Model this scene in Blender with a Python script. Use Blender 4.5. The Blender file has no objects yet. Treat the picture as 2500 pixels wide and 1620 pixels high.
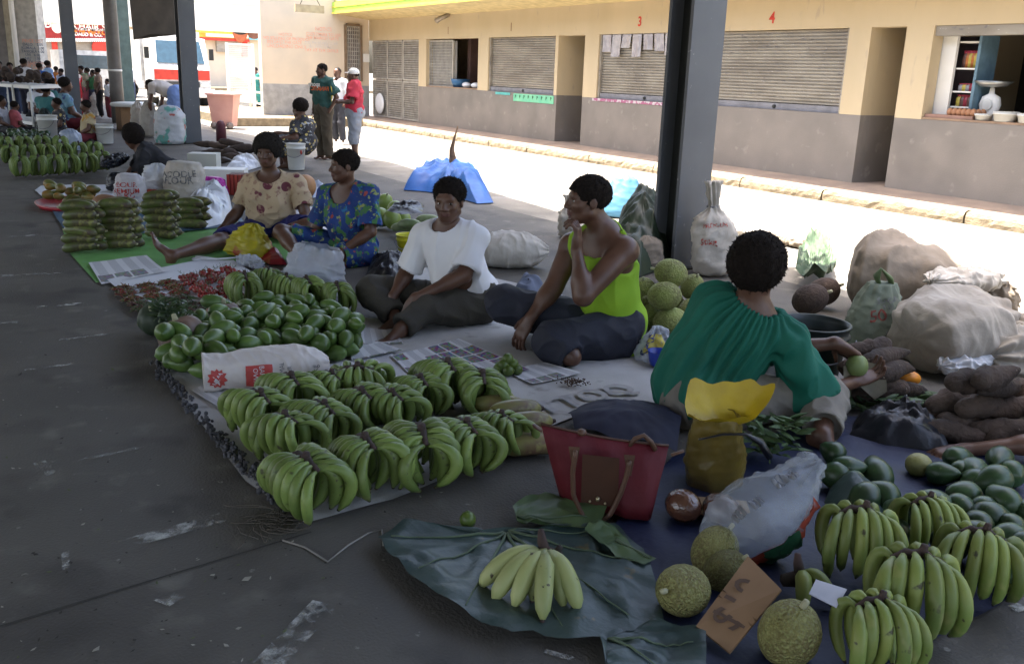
import bpy, math, random
import numpy as np
from mathutils import Vector, Matrix
SC=bpy.context.scene; COL=SC.collection
random.seed(5)
# ---------------------------------------------------------------- camera, light, exposure
FPX,PIT,ROLL,CH,YAW=2238.0,math.radians(15.7),math.radians(2.0),1.6,math.radians(57.464)
cam=bpy.data.cameras.new('camera'); camo=bpy.data.objects.new('camera',cam); COL.objects.link(camo)
MC=Matrix.Rotation(YAW,3,'Z')@Matrix.Rotation(math.pi/2-PIT,3,'X')@Matrix.Rotation(ROLL,3,'Z')
camo.matrix_world=Matrix.Translation((0,0,CH))@MC.to_4x4()
cam.sensor_width=36; cam.lens=FPX/2500*36; cam.clip_end=600; cam.clip_start=.05
SC.camera=camo
SUNV=Vector((-.16,-.22,1)).normalized()          # towards the sun
w=bpy.data.worlds.new('World'); SC.world=w; w.use_nodes=True
nt=w.node_tree; nt.nodes.clear()
sky=nt.nodes.new('ShaderNodeTexSky'); sky.sky_type='NISHITA'; sky.sun_disc=False
sky.sun_elevation=math.asin(SUNV.z); sky.sun_rotation=math.atan2(SUNV.x,SUNV.y)
sky.air_density=1.0; sky.dust_density=6.0; sky.ozone_density=.6
bg=nt.nodes.new('ShaderNodeBackground'); bg.inputs[1].default_value=.15
ow=nt.nodes.new('ShaderNodeOutputWorld'); nt.links.new(sky.outputs[0],bg.inputs[0]); nt.links.new(bg.outputs[0],ow.inputs[0])
sl=bpy.data.lights.new('sun','SUN'); sl.energy=4.6; sl.angle=math.radians(.53); sl.color=(1,.95,.86)
so=bpy.data.objects.new('sun',sl); COL.objects.link(so); so.rotation_euler=SUNV.to_track_quat('Z','Y').to_euler()
vs=SC.view_settings; vs.view_transform='Standard'; vs.look='None'; vs.exposure=2.6; vs.gamma=1
try: vs.use_curve_mapping=False
except Exception: pass
# ---------------------------------------------------------------- photo measuring helpers
MCn=np.array(MC); FW=np.array([-math.sin(YAW),math.cos(YAW),0]); RT=np.array([math.cos(YAW),math.sin(YAW),0]); UP=np.array([0,0,1.])
EYE=np.array([0,0,CH])
def ray(x,y): return MCn@np.array([(x-1250)/FPX,-(y-810)/FPX,-1.0])
def G(x,y,z=0.):
    "point of the level z seen at photo pixel x,y"
    d=ray(x,y); return EYE+d*((z-CH)/d[2])
def onY(x,y,Y): d=ray(x,y); return EYE+d*(Y/d[1])
def onX(x,y,X): d=ray(x,y); return EYE+d*(X/d[0])
def atD(x,y,D):
    d=ray(x,y); return EYE+d*(D/(d@FW))
def dep(p): return float(np.asarray(p)@FW)
def A(*a): return np.array(a,float)
def unit(v): v=np.asarray(v,float); return v/(np.linalg.norm(v)+1e-12)
def lerp(a,b,t): return np.asarray(a)*(1-t)+np.asarray(b)*t
def nz(P,f,seed,n=7):
    r=np.random.default_rng(seed); P=np.asarray(P); o=0
    for i in range(n):
        d=unit(r.normal(size=3)); o=o+np.sin(P@d*f*r.uniform(.6,1.6)+r.uniform(0,6.28))
    return o/(n*.6)
# ---------------------------------------------------------------- mesh building
class Geo:
    def __init__(s): s.V=[];s.T=[];s.Q=[];s.n=0;s.mt=[];s.mq=[];s.m=0
    def add(s,V,T=None,Q=None):
        V=np.asarray(V,float).reshape(-1,3)
        if T is not None and len(T): T=np.asarray(T,int).reshape(-1,3); s.T.append(T+s.n); s.mt.append(np.full(len(T),s.m))
        if Q is not None and len(Q): Q=np.asarray(Q,int).reshape(-1,4); s.Q.append(Q+s.n); s.mq.append(np.full(len(Q),s.m))
        s.V.append(V); s.n+=len(V); return s
    def box(s,a,b,M=None,off=(0,0,0)):
        V=np.array([[x,y,z] for z in (a[2],b[2]) for y in (a[1],b[1]) for x in (a[0],b[0])],float)
        if M is not None: V=V@np.asarray(M).T
        return s.add(V+np.asarray(off),None,[[0,2,3,1],[4,5,7,6],[0,1,5,4],[2,6,7,3],[0,4,6,2],[1,3,7,5]])
    def grid(s,V,nu,nv,cu=False):
        "nu x nv vertices, row major, optionally closed in u"
        I=np.arange(nu*nv).reshape(nv,nu); J=np.roll(I,-1,1) if cu else I[:,1:]; I2=I if cu else I[:,:-1]
        Q=np.stack([I2[:-1],J[:-1],J[1:],I2[1:]],-1).reshape(-1,4); return s.add(V,None,Q)
    def tube(s,P,R,n=8,cap=True,flat=None):
        P=np.asarray(P,float); k=len(P); R=np.broadcast_to(np.asarray(R,float),(k,)); T=np.gradient(P,axis=0)
        T/=np.linalg.norm(T,axis=1)[:,None]+1e-12
        u=np.cross(T[0],[0,0,1.]); u=np.cross(T[0],[0,1.,0]) if np.linalg.norm(u)<.1 else u; u=unit(u)
        th=np.arange(n)*2*math.pi/n; V=[]
        for i in range(k):
            u=unit(u-T[i]*(u@T[i])); v=np.cross(T[i],u)
            V.append(P[i]+R[i]*(np.cos(th)[:,None]*u+np.sin(th)[:,None]*v*(flat or 1)))
        s.grid(np.concatenate(V),n,k,True)
        if cap:
            b=s.n; e=np.arange(n)
            s.add([P[0]-T[0]*R[0]*.35,P[-1]+T[-1]*R[-1]*.35]); r0=b-n*k-b; 
            s.T.append(np.concatenate([np.stack([np.full(n,b),b-n*k+(e+1)%n,b-n*k+e],1),np.stack([np.full(n,b+1),b-n+e,b-n+(e+1)%n],1)])); s.mt.append(np.full(2*n,s.m))
        return s
    def lathe(s,pr,n=20,c=(0,0,0),M=None,ribs=0,rib=0.):
        pr=np.asarray(pr,float); th=np.arange(n)*2*math.pi/n
        f=1+(rib*np.abs(np.sin(th*ribs/2))-rib if ribs else 0*th)
        V=np.stack([pr[:,0,None]*np.cos(th)*f,pr[:,0,None]*np.sin(th)*f,np.repeat(pr[:,1,None],n,1)],-1).reshape(-1,3)
        if M is not None: V=V@np.asarray(M).T
        return s.grid(V+np.asarray(c),n,len(pr),True)
    def ell(s,c,r,M=None,n=12,m=8):
        ph=np.linspace(-math.pi/2,math.pi/2,m+1); th=np.arange(n)*2*math.pi/n; r=np.broadcast_to(np.asarray(r,float),3)
        V=np.stack([np.cos(ph)[:,None]*np.cos(th),np.cos(ph)[:,None]*np.sin(th),np.repeat(np.sin(ph)[:,None],n,1)],-1).reshape(-1,3)*r
        if M is not None: V=V@np.asarray(M).T
        return s.grid(V+np.asarray(c),n,m+1,True)
    def poly(s,P):
        P=np.asarray(P,float); n=len(P)
        return s.add(P,[[0,i,i+1] for i in range(1,n-1)])
    def xf(s,fn): s.V=[fn(v) for v in s.V]; return s
    def verts(s): return np.concatenate(s.V)
def mk(name,g,mat=None,parent=None,smooth=True,uv=None,loc=None):
    V=g.verts(); me=bpy.data.meshes.new(name)
    loc=np.zeros(3) if loc is None else np.asarray(loc,float)
    me.vertices.add(len(V)); me.vertices.foreach_set('co',(V-loc).astype(np.float32).ravel())
    T=np.concatenate(g.T) if g.T else np.zeros((0,3),int); Q=np.concatenate(g.Q) if g.Q else np.zeros((0,4),int)
    idx=np.concatenate([T.ravel(),Q.ravel()]).astype(np.int32); ls=np.concatenate([np.arange(len(T))*3,len(T)*3+np.arange(len(Q))*4]).astype(np.int32)
    me.loops.add(len(idx)); me.loops.foreach_set('vertex_index',idx)
    me.polygons.add(len(ls)); me.polygons.foreach_set('loop_start',ls)
    mi=np.concatenate(g.mt+g.mq).astype(np.int32) if (g.mt or g.mq) else None
    for m in (mat if isinstance(mat,(list,tuple)) else [mat]):
        if m: me.materials.append(m)
    if isinstance(mat,(list,tuple)): me.polygons.foreach_set('material_index',mi)
    me.polygons.foreach_set('use_smooth',np.full(len(ls),bool(smooth)))
    if uv is not None:
        l=me.uv_layers.new(name='UVMap'); l.data.foreach_set('uv',np.asarray(uv,np.float32)[idx].ravel())
    me.update(calc_edges=True); me.validate()
    o=bpy.data.objects.new(name,me); COL.objects.link(o)
    if parent is not None:
        o.parent=parent; q=parent; pl_=np.zeros(3)
        while q is not None: pl_=pl_+np.array(q.location); q=q.parent
        o.location=loc-pl_
    else: o.location=loc
    return o
def tag(o,label=None,cat=None,group=None,kind=None):
    if label: o['label']=label
    if cat: o['category']=cat
    if group: o['group']=group
    if kind: o['kind']=kind
    return o
def root(name,label,cat,loc=(0,0,0),group=None):
    o=bpy.data.objects.new(name,None); COL.objects.link(o); o.location=loc; o.empty_display_size=.1
    return tag(o,label,cat,group)
def st(name,g,mat,smooth=False,uv=None,kind='structure'): return tag(mk(name,g,mat,None,smooth,uv),kind=kind)
def dup(o,loc=None,M=None,label=None,group=None):
    "a copy of a thing and its parts that shares the meshes"
    r=o.copy(); COL.objects.link(r)
    if loc is not None: r.location=loc
    if M is not None: r.rotation_euler=M.to_euler() if hasattr(M,'to_euler') else M
    if label: r['label']=label
    if group: r['group']=group
    for ch in list(o.children):
        c=ch.copy(); COL.objects.link(c); c.parent=r
        for gc in ch.children:
            d=gc.copy(); COL.objects.link(d); d.parent=c
    return r
def star(out,rings=10,zf=None,c=None,res=None):
    "a sheet filling a star-shaped outline; zf(P,r) gives the height, r=0 centre, 1 rim"
    out=np.asarray(out,float)
    if res:
        d=np.linalg.norm(np.roll(out,-1,0)-out,axis=1); P=[]
        for i in range(len(out)):
            k=max(1,int(round(d[i]/res))); P+= [lerp(out[i],out[(i+1)%len(out)],j/k) for j in range(k)]
        out=np.array(P)
    n=len(out); c=out.mean(0) if c is None else np.asarray(c,float)
    rr=np.linspace(0,1,rings+1)[1:]; V=np.concatenate([[c]]+[c+(out-c)*r for r in rr]); r=np.concatenate([[0],np.repeat(rr,n)])
    if zf is not None: V=V.copy(); V[:,2]=zf(V,r)
    g=Geo(); Q=[];e=np.arange(n)
    for k in range(rings-1): a=1+k*n; Q.append(np.stack([a+e,a+n+e,a+n+(e+1)%n,a+(e+1)%n],1))
    g.add(V,np.stack([np.zeros(n,int),1+e,1+(e+1)%n],1),np.concatenate(Q) if Q else None); return g
def bil(c4,nx,ny,zf=None):
    "bilinear sheet with uv; corners in order"
    a,b,c,d=[np.asarray(p,float) for p in c4]; u,v=np.meshgrid(np.linspace(0,1,nx),np.linspace(0,1,ny)); u=u.ravel()[:,None]; v=v.ravel()[:,None]
    V=a*(1-u)*(1-v)+b*u*(1-v)+c*u*v+d*(1-u)*v; uv=np.hstack([u,v])
    if zf is not None: V[:,2]+=zf(V,uv)
    return Geo().grid(V,nx,ny),uv
def text(s,size=1.,bold=0.):
    cu=bpy.data.curves.new('t','FONT'); cu.body=s; cu.size=size; cu.align_x='CENTER'; cu.align_y='CENTER'; cu.offset=bold; cu.resolution_u=3
    o=bpy.data.objects.new('t',cu); COL.objects.link(o); bpy.context.view_layer.update()
    me=o.to_mesh(); me.calc_loop_triangles()
    V=np.array([v.co[:] for v in me.vertices]).reshape(-1,3); T=np.array([t.vertices[:] for t in me.loop_triangles]).reshape(-1,3)
    o.to_mesh_clear(); bpy.data.objects.remove(o); bpy.data.curves.remove(cu); return V,T
def lettering(name,s,size,c,ux,uy,mat,parent=None,bold=0.,fn=None):
    V,T=text(s,size,bold); P=np.asarray(c)+V[:,:1]*np.asarray(ux)+V[:,1:2]*np.asarray(uy)
    if fn: P=fn(P)
    return mk(name,Geo().add(P,T),mat,parent,False)
# ---------------------------------------------------------------- materials
MATS={}
def S(n,k,v):
    if k in n.inputs: n.inputs[k].default_value=v
def mat(name,col,rough=.6,col2=None,sc=6.,amt=1.,bump=0.,bsc=60.,spec=.4,alpha=None,kind='noise',detail=5.,spots=None,ssc=40.,sth=.62,uv=False,trans=0.,sheen=0,sub=0,ramp=(.35,.65),obj=False,metal=0,bkind='noise',stretch=None):
    """procedural material: base colour mixed to col2 by noise/voronoi/wave, optional spots colour and bump"""
    if name in MATS: return MATS[name]
    m=bpy.data.materials.new(name); m.use_nodes=True; t=m.node_tree; N=t.nodes; L=t.links; b=N['Principled BSDF']
    S(b,'Roughness',rough); S(b,'Specular IOR Level',spec); S(b,'Metallic',metal)
    if trans: S(b,'Transmission Weight',trans)
    if sub: S(b,'Subsurface Weight',sub); S(b,'Subsurface Radius',(.02,.01,.006))
    tc=N.new('ShaderNodeTexCoord'); co=tc.outputs['UV' if uv else 'Object']
    if stretch:
        mp=N.new('ShaderNodeMapping'); mp.inputs['Scale'].default_value=stretch; L.new(co,mp.inputs[0]); co=mp.outputs[0]
    c=None
    def tex(kind,s,det=detail):
        if kind=='vor': n=N.new('ShaderNodeTexVoronoi'); n.inputs['Scale'].default_value=s; L.new(co,n.inputs['Vector']); return n.outputs['Distance']
        if kind=='wave': n=N.new('ShaderNodeTexWave'); n.inputs['Scale'].default_value=s; n.inputs['Distortion'].default_value=1.5; L.new(co,n.inputs['Vector']); return n.outputs['Fac']
        n=N.new('ShaderNodeTexNoise'); n.inputs['Scale'].default_value=s; n.inputs['Detail'].default_value=det; L.new(co,n.inputs['Vector']); return n.outputs['Fac']
    def rampn(src,a,bb):
        r=N.new('ShaderNodeMapRange'); r.inputs[1].default_value=a; r.inputs[2].default_value=bb; L.new(src,r.inputs[0]); return r.outputs[0]
    def mix(f,c1,c2):
        x=N.new('ShaderNodeMix'); x.data_type='RGBA'; L.new(f,x.inputs[0])
        for i,cc in ((6,c1),(7,c2)):
            if isinstance(cc,tuple): x.inputs[i].default_value=(*cc[:3],1)
            else: L.new(cc,x.inputs[i])
        return x.outputs[2]
    c=tuple(col)
    if col2 is None: col2=tuple(v*.72 for v in col)
    f=rampn(tex(kind,sc),*ramp)
    if amt<1: 
        q=N.new('ShaderNodeMath'); q.operation='MULTIPLY'; L.new(f,q.inputs[0]); q.inputs[1].default_value=amt; f=q.outputs[0]
    c=mix(f,c,tuple(col2))
    for sp in (spots or []):   # (colour, scale, lo, hi, kind)
        c=mix(rampn(tex(sp[4] if len(sp)>4 else 'noise',sp[1],3.),sp[2],sp[3]),c,tuple(sp[0]))
    if obj:                    # each object its own tint
        oi=N.new('ShaderNodeObjectInfo'); h=N.new('ShaderNodeHueSaturation'); L.new(c,h.inputs['Color'])
        r=N.new('ShaderNodeMapRange'); r.inputs[3].default_value=.75; r.inputs[4].default_value=1.25; L.new(oi.outputs['Random'],r.inputs[0]); L.new(r.outputs[0],h.inputs['Value']); c=h.outputs[0]
    L.new(c,b.inputs['Base Color'])
    if bump:
        bn=N.new('ShaderNodeBump'); bn.inputs['Strength'].default_value=min(1,bump); bn.inputs['Distance'].default_value=.012*max(1,bump); L.new(tex(bkind,bsc,4.),bn.inputs['Height']); L.new(bn.outputs[0],b.inputs['Normal'])
    if alpha is not None:      # thin see-through film
        tr=N.new('ShaderNodeBsdfTransparent'); mx=N.new('ShaderNodeMixShader'); mx.inputs[0].default_value=alpha
        o=N['Material Output']; L.new(tr.outputs[0],mx.inputs[1]); L.new(b.outputs[0],mx.inputs[2]); L.new(mx.outputs[0],o.inputs[0])
    MATS[name]=m; return m
# ================================================================ the setting
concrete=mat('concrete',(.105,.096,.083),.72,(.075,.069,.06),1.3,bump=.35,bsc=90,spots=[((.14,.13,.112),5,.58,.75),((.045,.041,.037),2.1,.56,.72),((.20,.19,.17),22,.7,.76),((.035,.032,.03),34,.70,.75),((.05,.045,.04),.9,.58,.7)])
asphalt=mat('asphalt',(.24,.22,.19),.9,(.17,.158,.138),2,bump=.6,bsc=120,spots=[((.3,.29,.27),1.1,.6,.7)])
paveM=mat('pavement',(.23,.18,.145),.9,(.17,.135,.115),2.5,bump=.3,bsc=80)
kerbM=mat('kerb',(.27,.215,.14),.95,(.17,.135,.09),9,bump=1,bsc=40)
cream=mat('cream_paint',(.50,.405,.262),.7,(.46,.37,.235),1.5,spots=[((.5,.4,.26),1.2,.56,.75),((.42,.34,.24),9,.66,.75)],stretch=(1,1,.35),bump=.15,bsc=30)
greyp=mat('grey_paint',(.20,.178,.158),.7,(.165,.148,.132),1.8,spots=[((.14,.127,.115),.9,.56,.8),((.24,.22,.195),5,.62,.74)],bump=.2,bsc=40)
palew=mat('pale_wall',(.62,.52,.4),.75,(.55,.47,.37),1.5)
soff=mat('soffit',(.62,.5,.26),.7)
lime=mat('lime_fascia',(.4,.68,.08),.5,(.4,.6,.1),2)
yel=mat('yellow_trim',(.75,.65,.1),.5)
steel=mat('shutter_steel',(.34,.31,.26),.5,(.24,.215,.18),1.6,spots=[((.16,.15,.15),7,.63,.72),((.48,.45,.4),14,.67,.71)],metal=.3,stretch=(1,1,3))
railM=mat('rail_steel',(.2,.2,.22),.6)
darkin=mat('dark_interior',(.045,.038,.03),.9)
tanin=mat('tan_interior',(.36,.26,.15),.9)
pilG=mat('column_grey',(.115,.124,.138),.5,(.095,.103,.118),2,spots=[((.22,.23,.25),20,.7,.74)])
pilK=mat('column_black',(.016,.018,.016),.5)
redp=mat('red_paint',(.6,.05,.03),.6)
redf=mat('faded_red_paint',(.72,.33,.24),.7,(.66,.44,.34),30,ramp=(.45,.6))
greyf=mat('faded_grey_paint',(.5,.46,.44),.7,(.6,.52,.42),30,ramp=(.45,.6))
whitep=mat('white_paint',(.75,.74,.7),.5,(.68,.67,.63),3)
wire=mat('wire_mesh',(.42,.4,.36),.5,metal=.3)
# ground, road, shed floor
g=Geo(); g.grid(np.array([[x,y,-.008] for y in (-120,180) for x in (-320,60)],float),2,2); st('ground',g,mat('earth',(.24,.21,.17),.95,(.18,.16,.13),.4))
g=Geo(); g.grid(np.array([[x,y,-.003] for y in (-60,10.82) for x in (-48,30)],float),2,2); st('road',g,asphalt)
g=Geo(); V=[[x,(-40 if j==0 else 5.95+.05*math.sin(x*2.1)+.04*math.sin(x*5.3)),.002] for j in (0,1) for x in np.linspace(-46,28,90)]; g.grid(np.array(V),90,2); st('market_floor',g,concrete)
g=Geo(); g.add([[-48,10.95,.15],[30,10.95,.15],[30,11.62,.215],[-48,11.62,.215],[-48,13.9,.215],[30,13.9,.215]],None,[[0,1,2,3],[3,2,5,4]]); st('pavement',g,paveM)
# worn floor joints and paint
jm=mat('floor_joint',(.05,.046,.04),.9)
g=Geo()
for a,b in (((0,1530),(760,1300)),):
    p,q=G(*a),G(*b); n=np.cross(unit(q-p),UP)*.004; g.add([p-n+UP*.0045,p+n+UP*.0045,q+n+UP*.0045,q-n+UP*.0045],None,[[0,1,2,3]])
st('floor_joint',g,jm)
def worn(name,c,lo,hi,sc):
    m=bpy.data.materials.new(name); m.use_nodes=True; t=m.node_tree; N=t.nodes; L=t.links; b=N['Principled BSDF']; S(b,'Base Color',(*c,1)); S(b,'Roughness',.8)
    tc=N.new('ShaderNodeTexCoord'); n=N.new('ShaderNodeTexNoise'); n.inputs['Scale'].default_value=sc; n.inputs['Detail'].default_value=8; n.inputs['Roughness'].default_value=.7; L.new(tc.outputs['Object'],n.inputs['Vector'])
    r=N.new('ShaderNodeMapRange'); r.inputs[1].default_value=lo; r.inputs[2].default_value=hi; L.new(n.outputs['Fac'],r.inputs[0])
    tr=N.new('ShaderNodeBsdfTransparent'); mx=N.new('ShaderNodeMixShader'); L.new(r.outputs[0],mx.inputs[0]); L.new(tr.outputs[0],mx.inputs[1]); L.new(b.outputs[0],mx.inputs[2]); L.new(mx.outputs[0],N['Material Output'].inputs[0]); return m
wp=worn('worn_white_paint',(.46,.46,.43),.46,.68,9)
for (a,b,wd) in (((290,1335),(545,1265),.075),((650,1630),(795,1475),.09),((95,1130),(130,1160),.05),((95,1135),(150,1132),.03),((160,1350),(163,1392),.025),((395,1455),(435,1470),.07),
    ((0,580),(150,572),.07),((0,675),(160,667),.06),((90,752),(205,742),.06),((130,835),(280,815),.04),((200,1125),(360,1090),.03),((0,790),(60,787),.05),((195,445),(235,452),.08),((0,520),(60,516),.05),((60,905),(180,890),.03),((1330,1592),(1400,1612),.02),((2470,1490),(2500,1482),.04)):
    p,q=G(*a),G(*b); n=np.cross(unit(q-p),UP)*wd/2; g=Geo(); g.add([p-n+UP*.0065,p+n+UP*.0065,q+n+UP*.0065,q-n+UP*.0065],None,[[0,1,2,3]]); st('floor_marking',g,wp)
# kerb of separate stones
kr=root('kerb','weathered concrete kerb of long blocks between sunlit road and shaded pavement','kerb',(0,10.8,0)); kr['kind']='structure'; del kr['category']
x=-30.; k=0
while x<4:
    Lk=[1.9,2.1,1.6,2.2][k%4]; nx=26; rng=np.random.default_rng(k); P=[]
    prof=[(10.8,-.01),(10.795,.05),(10.8,.1),(10.82,.14),(10.86,.155),(10.96,.157)]
    for (yy,zz) in prof:
        for i in range(nx):
            P.append([x+.012+(Lk-.024)*i/(nx-1),yy+(.005*rng.normal() if 0<zz<.15 else 0),zz+(.003*rng.normal() if zz>.09 and zz<.156 else 0)])
    g=Geo().grid(np.array(P),nx,len(prof)); g.box((x+.012,10.84,-.01),(x+Lk-.012,10.955,.12)); mk('kerb_stone',g,kerbM,kr,False); x+=Lk; k+=1
# ---- shop row
Y0=11.6
shop=root('market_building','cream and grey market shop row with roller shutters under a lime awning','building',(-15,Y0,0))
def bx(name,a,b,m,par=None,**k): return mk(name,Geo().box(a,b),m,par or shop,False,**k)
ZS,ZT,ZB=1.19,2.41,.2
bx('upper_wall',(-26.7,Y0,ZT),(6,Y0+.25,3.9),cream)
opens=[(-22.92,-20.14),(-19.65,-16.85),(-15.33,-12.62),(-12.17,-9.32),(-7.95,-5.0),(-4.5,-1.6)]
segs=[(-23.37,-16.74),(-15.8,-8.94),(-8.37,6)]
for a,b in segs: bx('lower_wall',(a,Y0,ZB-.05),(b,Y0+.22,ZS),greyp)
piers=[(-23.37,-22.92),(-20.14,-19.65),(-16.85,-16.742),(-15.8,-15.33),(-12.62,-12.17),(-9.32,-8.942),(-8.37,-7.95),(-5.0,-4.5),(-1.6,6)]
for a,b in piers: bx('pier',(a,Y0-.003,ZS),(b,Y0+.22,ZT),cream)
# passages
for xa,xb,yb in ((-16.74,-15.8,16),(-8.94,-8.37,14.2)):
    bx('passage_wall',(xa-.2,Y0+.22,ZS),(xa-.001,yb,ZT+.3),cream); bx('passage_dado',(xa-.2,Y0+.22,.1),(xa+.002,yb,ZS),greyp)
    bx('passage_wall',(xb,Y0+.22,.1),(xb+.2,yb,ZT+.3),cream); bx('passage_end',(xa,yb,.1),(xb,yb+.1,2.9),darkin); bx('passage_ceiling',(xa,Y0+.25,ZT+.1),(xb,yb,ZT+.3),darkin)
# roller shutters: corrugated curtain + bottom rail
for a,b in (opens[1],opens[2],opens[3]):
    n=22; pr=[]
    for i in range(n):
        z0=ZS+.1+(ZT-ZS-.1)*i/n; dz=(ZT-ZS-.1)/n
        pr+=[(Y0+.1,z0+.004),(Y0+.078,z0+dz*.3),(Y0+.078,z0+dz*.72),(Y0+.1,z0+dz-.004)]
    V=[[x,y,z] for (y,z) in pr for x in (a,b)]; c=mk('roller_shutter',Geo().grid(np.array(V),2,len(pr)),steel,shop,False)
    mk('bottom_rail',Geo().box((a,Y0+.05,ZS+.002),(b,Y0+.11,ZS+.1)),railM,c,False)
    mk('lock',Geo().ell(((a+b)/2+.1,Y0+.04,ZS+.05),(.035,.025,.03)),pilK,c)
    for xx in (a,b-.05): mk('guide_rail',Geo().box((xx,Y0+.03,ZS+.003),(xx+.05,Y0+.12,ZT)),steel,c,False)
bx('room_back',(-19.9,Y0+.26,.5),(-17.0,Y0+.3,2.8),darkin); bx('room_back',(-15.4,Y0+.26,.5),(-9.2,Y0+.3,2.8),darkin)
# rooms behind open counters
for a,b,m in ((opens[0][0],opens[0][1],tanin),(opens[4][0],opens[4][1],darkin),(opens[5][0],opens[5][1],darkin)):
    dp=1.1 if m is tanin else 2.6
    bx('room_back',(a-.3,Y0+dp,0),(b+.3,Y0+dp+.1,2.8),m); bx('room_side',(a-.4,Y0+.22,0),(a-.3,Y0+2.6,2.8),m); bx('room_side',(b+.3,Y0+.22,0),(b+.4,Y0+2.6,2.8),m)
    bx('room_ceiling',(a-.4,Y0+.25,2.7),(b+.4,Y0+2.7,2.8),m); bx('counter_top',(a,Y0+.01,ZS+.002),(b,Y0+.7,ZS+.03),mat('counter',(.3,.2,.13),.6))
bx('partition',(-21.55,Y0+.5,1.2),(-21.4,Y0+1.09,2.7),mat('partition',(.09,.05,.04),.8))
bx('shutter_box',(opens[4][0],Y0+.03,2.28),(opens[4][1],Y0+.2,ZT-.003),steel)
# wire grilles
def grille(name,a,b,z0,z1,y,step,r,par,frame=.025,mid=()):
    g=Geo(); nx=int((b-a)/step); nzz=int((z1-z0)/step)
    for i in range(1,nx): x=a+(b-a)*i/nx; g.box((x-r,y-r,z0),(x+r,y+r,z1))
    for j in range(1,nzz): z=z0+(z1-z0)*j/nzz; g.box((a,y-r*1.9,z-r),(b,y-r*.05,z+r))
    o=mk(name,g,wire,par,False); o['kind']='stuff'
    f=Geo()
    for x in (a,b): f.box((x-frame,y-.03,z0),(x+frame,y+.02,z1))
    for z in (z0,z1)+tuple(mid): f.box((a,y-.028,z-frame),(b,y+.018,z+frame))
    mk('grille_frame',f,wire,o,False); return o
bx('grille_panel',(-22.9,Y0+.2,ZS+.03),(-21.6,Y0+.22,2.36),mat('grille_panel',(.42,.42,.4),.6,(.34,.34,.33),3))
grille('window_grille',-22.9,-21.6,ZS+.03,2.36,Y0+.12,.07,.008,shop)
gate=root('wire_gate','grey steel wire gate of three tall leaves in the wall end','gate',(-25,Y0,ZB))
for a,b in ((-26.5,-25.5),(-25.44,-24.48),(-24.4,-23.42)):
    grille('gate_leaf',a,b,.26,1.28,Y0+.06,.06,.009,gate,mid=()); grille('gate_leaf',a,b,1.34,2.38,Y0+.06,.06,.009,gate)
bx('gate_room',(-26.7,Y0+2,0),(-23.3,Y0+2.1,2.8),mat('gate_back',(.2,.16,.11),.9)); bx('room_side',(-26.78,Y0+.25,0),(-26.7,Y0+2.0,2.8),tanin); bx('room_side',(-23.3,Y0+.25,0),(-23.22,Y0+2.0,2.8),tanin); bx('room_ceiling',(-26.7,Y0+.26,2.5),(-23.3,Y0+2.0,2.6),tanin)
# awning
aw=Geo().add([[-27.3,10.5,3.12],[6,10.5,3.12],[6,Y0+.01,2.99],[-26.7,Y0+.01,2.99],[-27.3,10.5,3.2],[6,10.5,3.2],[6,Y0+.01,3.3],[-26.7,Y0+.01,3.3]],None,[[0,3,2,1],[4,5,6,7],[0,4,7,3],[1,2,6,5]]); awn=mk('awning',aw,soff,shop,False)
mk('fascia',Geo().box((-27.32,10.46,3.12),(6,10.497,3.42)),lime,awn,False); mk('fascia_trim',Geo().box((-27.33,10.44,3.1),(6,10.459,3.14)).box((-27.33,10.44,3.27),(6,10.459,3.3)),yel,awn,False)
bx('roof',(-26.9,10.52,3.44),(6,Y0+5,3.55),soff)
# numbers
for s_,px,py in (('3',1562,54),('4',1885,45)):
    lettering('painted_number',s_,.24,onY(px,py,Y0-.004),(1,0,0),(0,0,1),redp,shop,.006)
for px,py in ((1248,66),(1094,75)): p=onY(px,py,Y0-.003); mk('paint_stroke',Geo().box(p-A(.012,0,.09),p+A(.012,.002,.09)),mat('rust',(.2,.09,.05),.8),shop,False)
# floodlight on wall
fl=root('flood_light','small metal flood lamp on a bracket high on the cream wall','lamp',onY(1075,45,Y0-.1))
p=onY(1075,45,Y0-.25); q=onY(1100,35,Y0-.05); mk('lamp_body',Geo().tube([p-A(.12,.05,.06),p,lerp(p,q,.9)],[.075,.06,.05],10),mat('lamp_metal',(.35,.3,.24),.4,metal=.5),fl)
mk('wire',Geo().tube([q,q+A(.1,.05,.12),q+A(.35,.05,.18),q+A(.5,.05,.1)],.008,5),pilK,fl)
# ---- notice wall closing the yard
XW=-26.72
nw=root('notice_wall','pale end wall with faded red painted notices and a narrow barred window','wall',(XW,9.6,0))
ya=onX(638,120,XW)[1]
mk('wall',Geo().box((XW-.25,ya,1.1),(XW,Y0-.0,4.6)),palew,nw,False); mk('dado',Geo().box((XW-.25,ya,.0),(XW+.003,Y0-.0,1.1)),mat('dado_grey',(.34,.34,.34),.7),nw,False)
def wl(s,px,py,sz,m): lettering('painted_line',s,sz,onX(px,py,XW+.004),(0,1,0),(0,0,1),m,nw,.002)
wl('NOTICE',697,85,.11,redf); wl('NO SELLING OF PRODUCE',700,95,.115,redf); wl('BEYOND THE GATE',695,104,.115,redf); wl('UNLOADING ONLY',700,114,.13,redf)
wl('NOTICE',790,72,.14,redf); wl('CUSTOMERS TO USE',790,85,.115,redf); wl('THE MARKET GATE',787,94,.115,redf); wl('NO PARKING HERE',785,106,.115,greyf); wl('AT ANY TIME',783,114,.115,greyf); wl('PAY AT THE OFFICE',786,124,.115,redf)
mk('notice_board',Geo().box(onX(862,68,XW)-A(0,.18,0),onX(862,230,XW)+A(.02,.2,0)),mat('barred_dark',(.1,.07,.07),.8),nw,False)
a=onX(847,195,XW); b=onX(877,66,XW); g=Geo()
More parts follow.
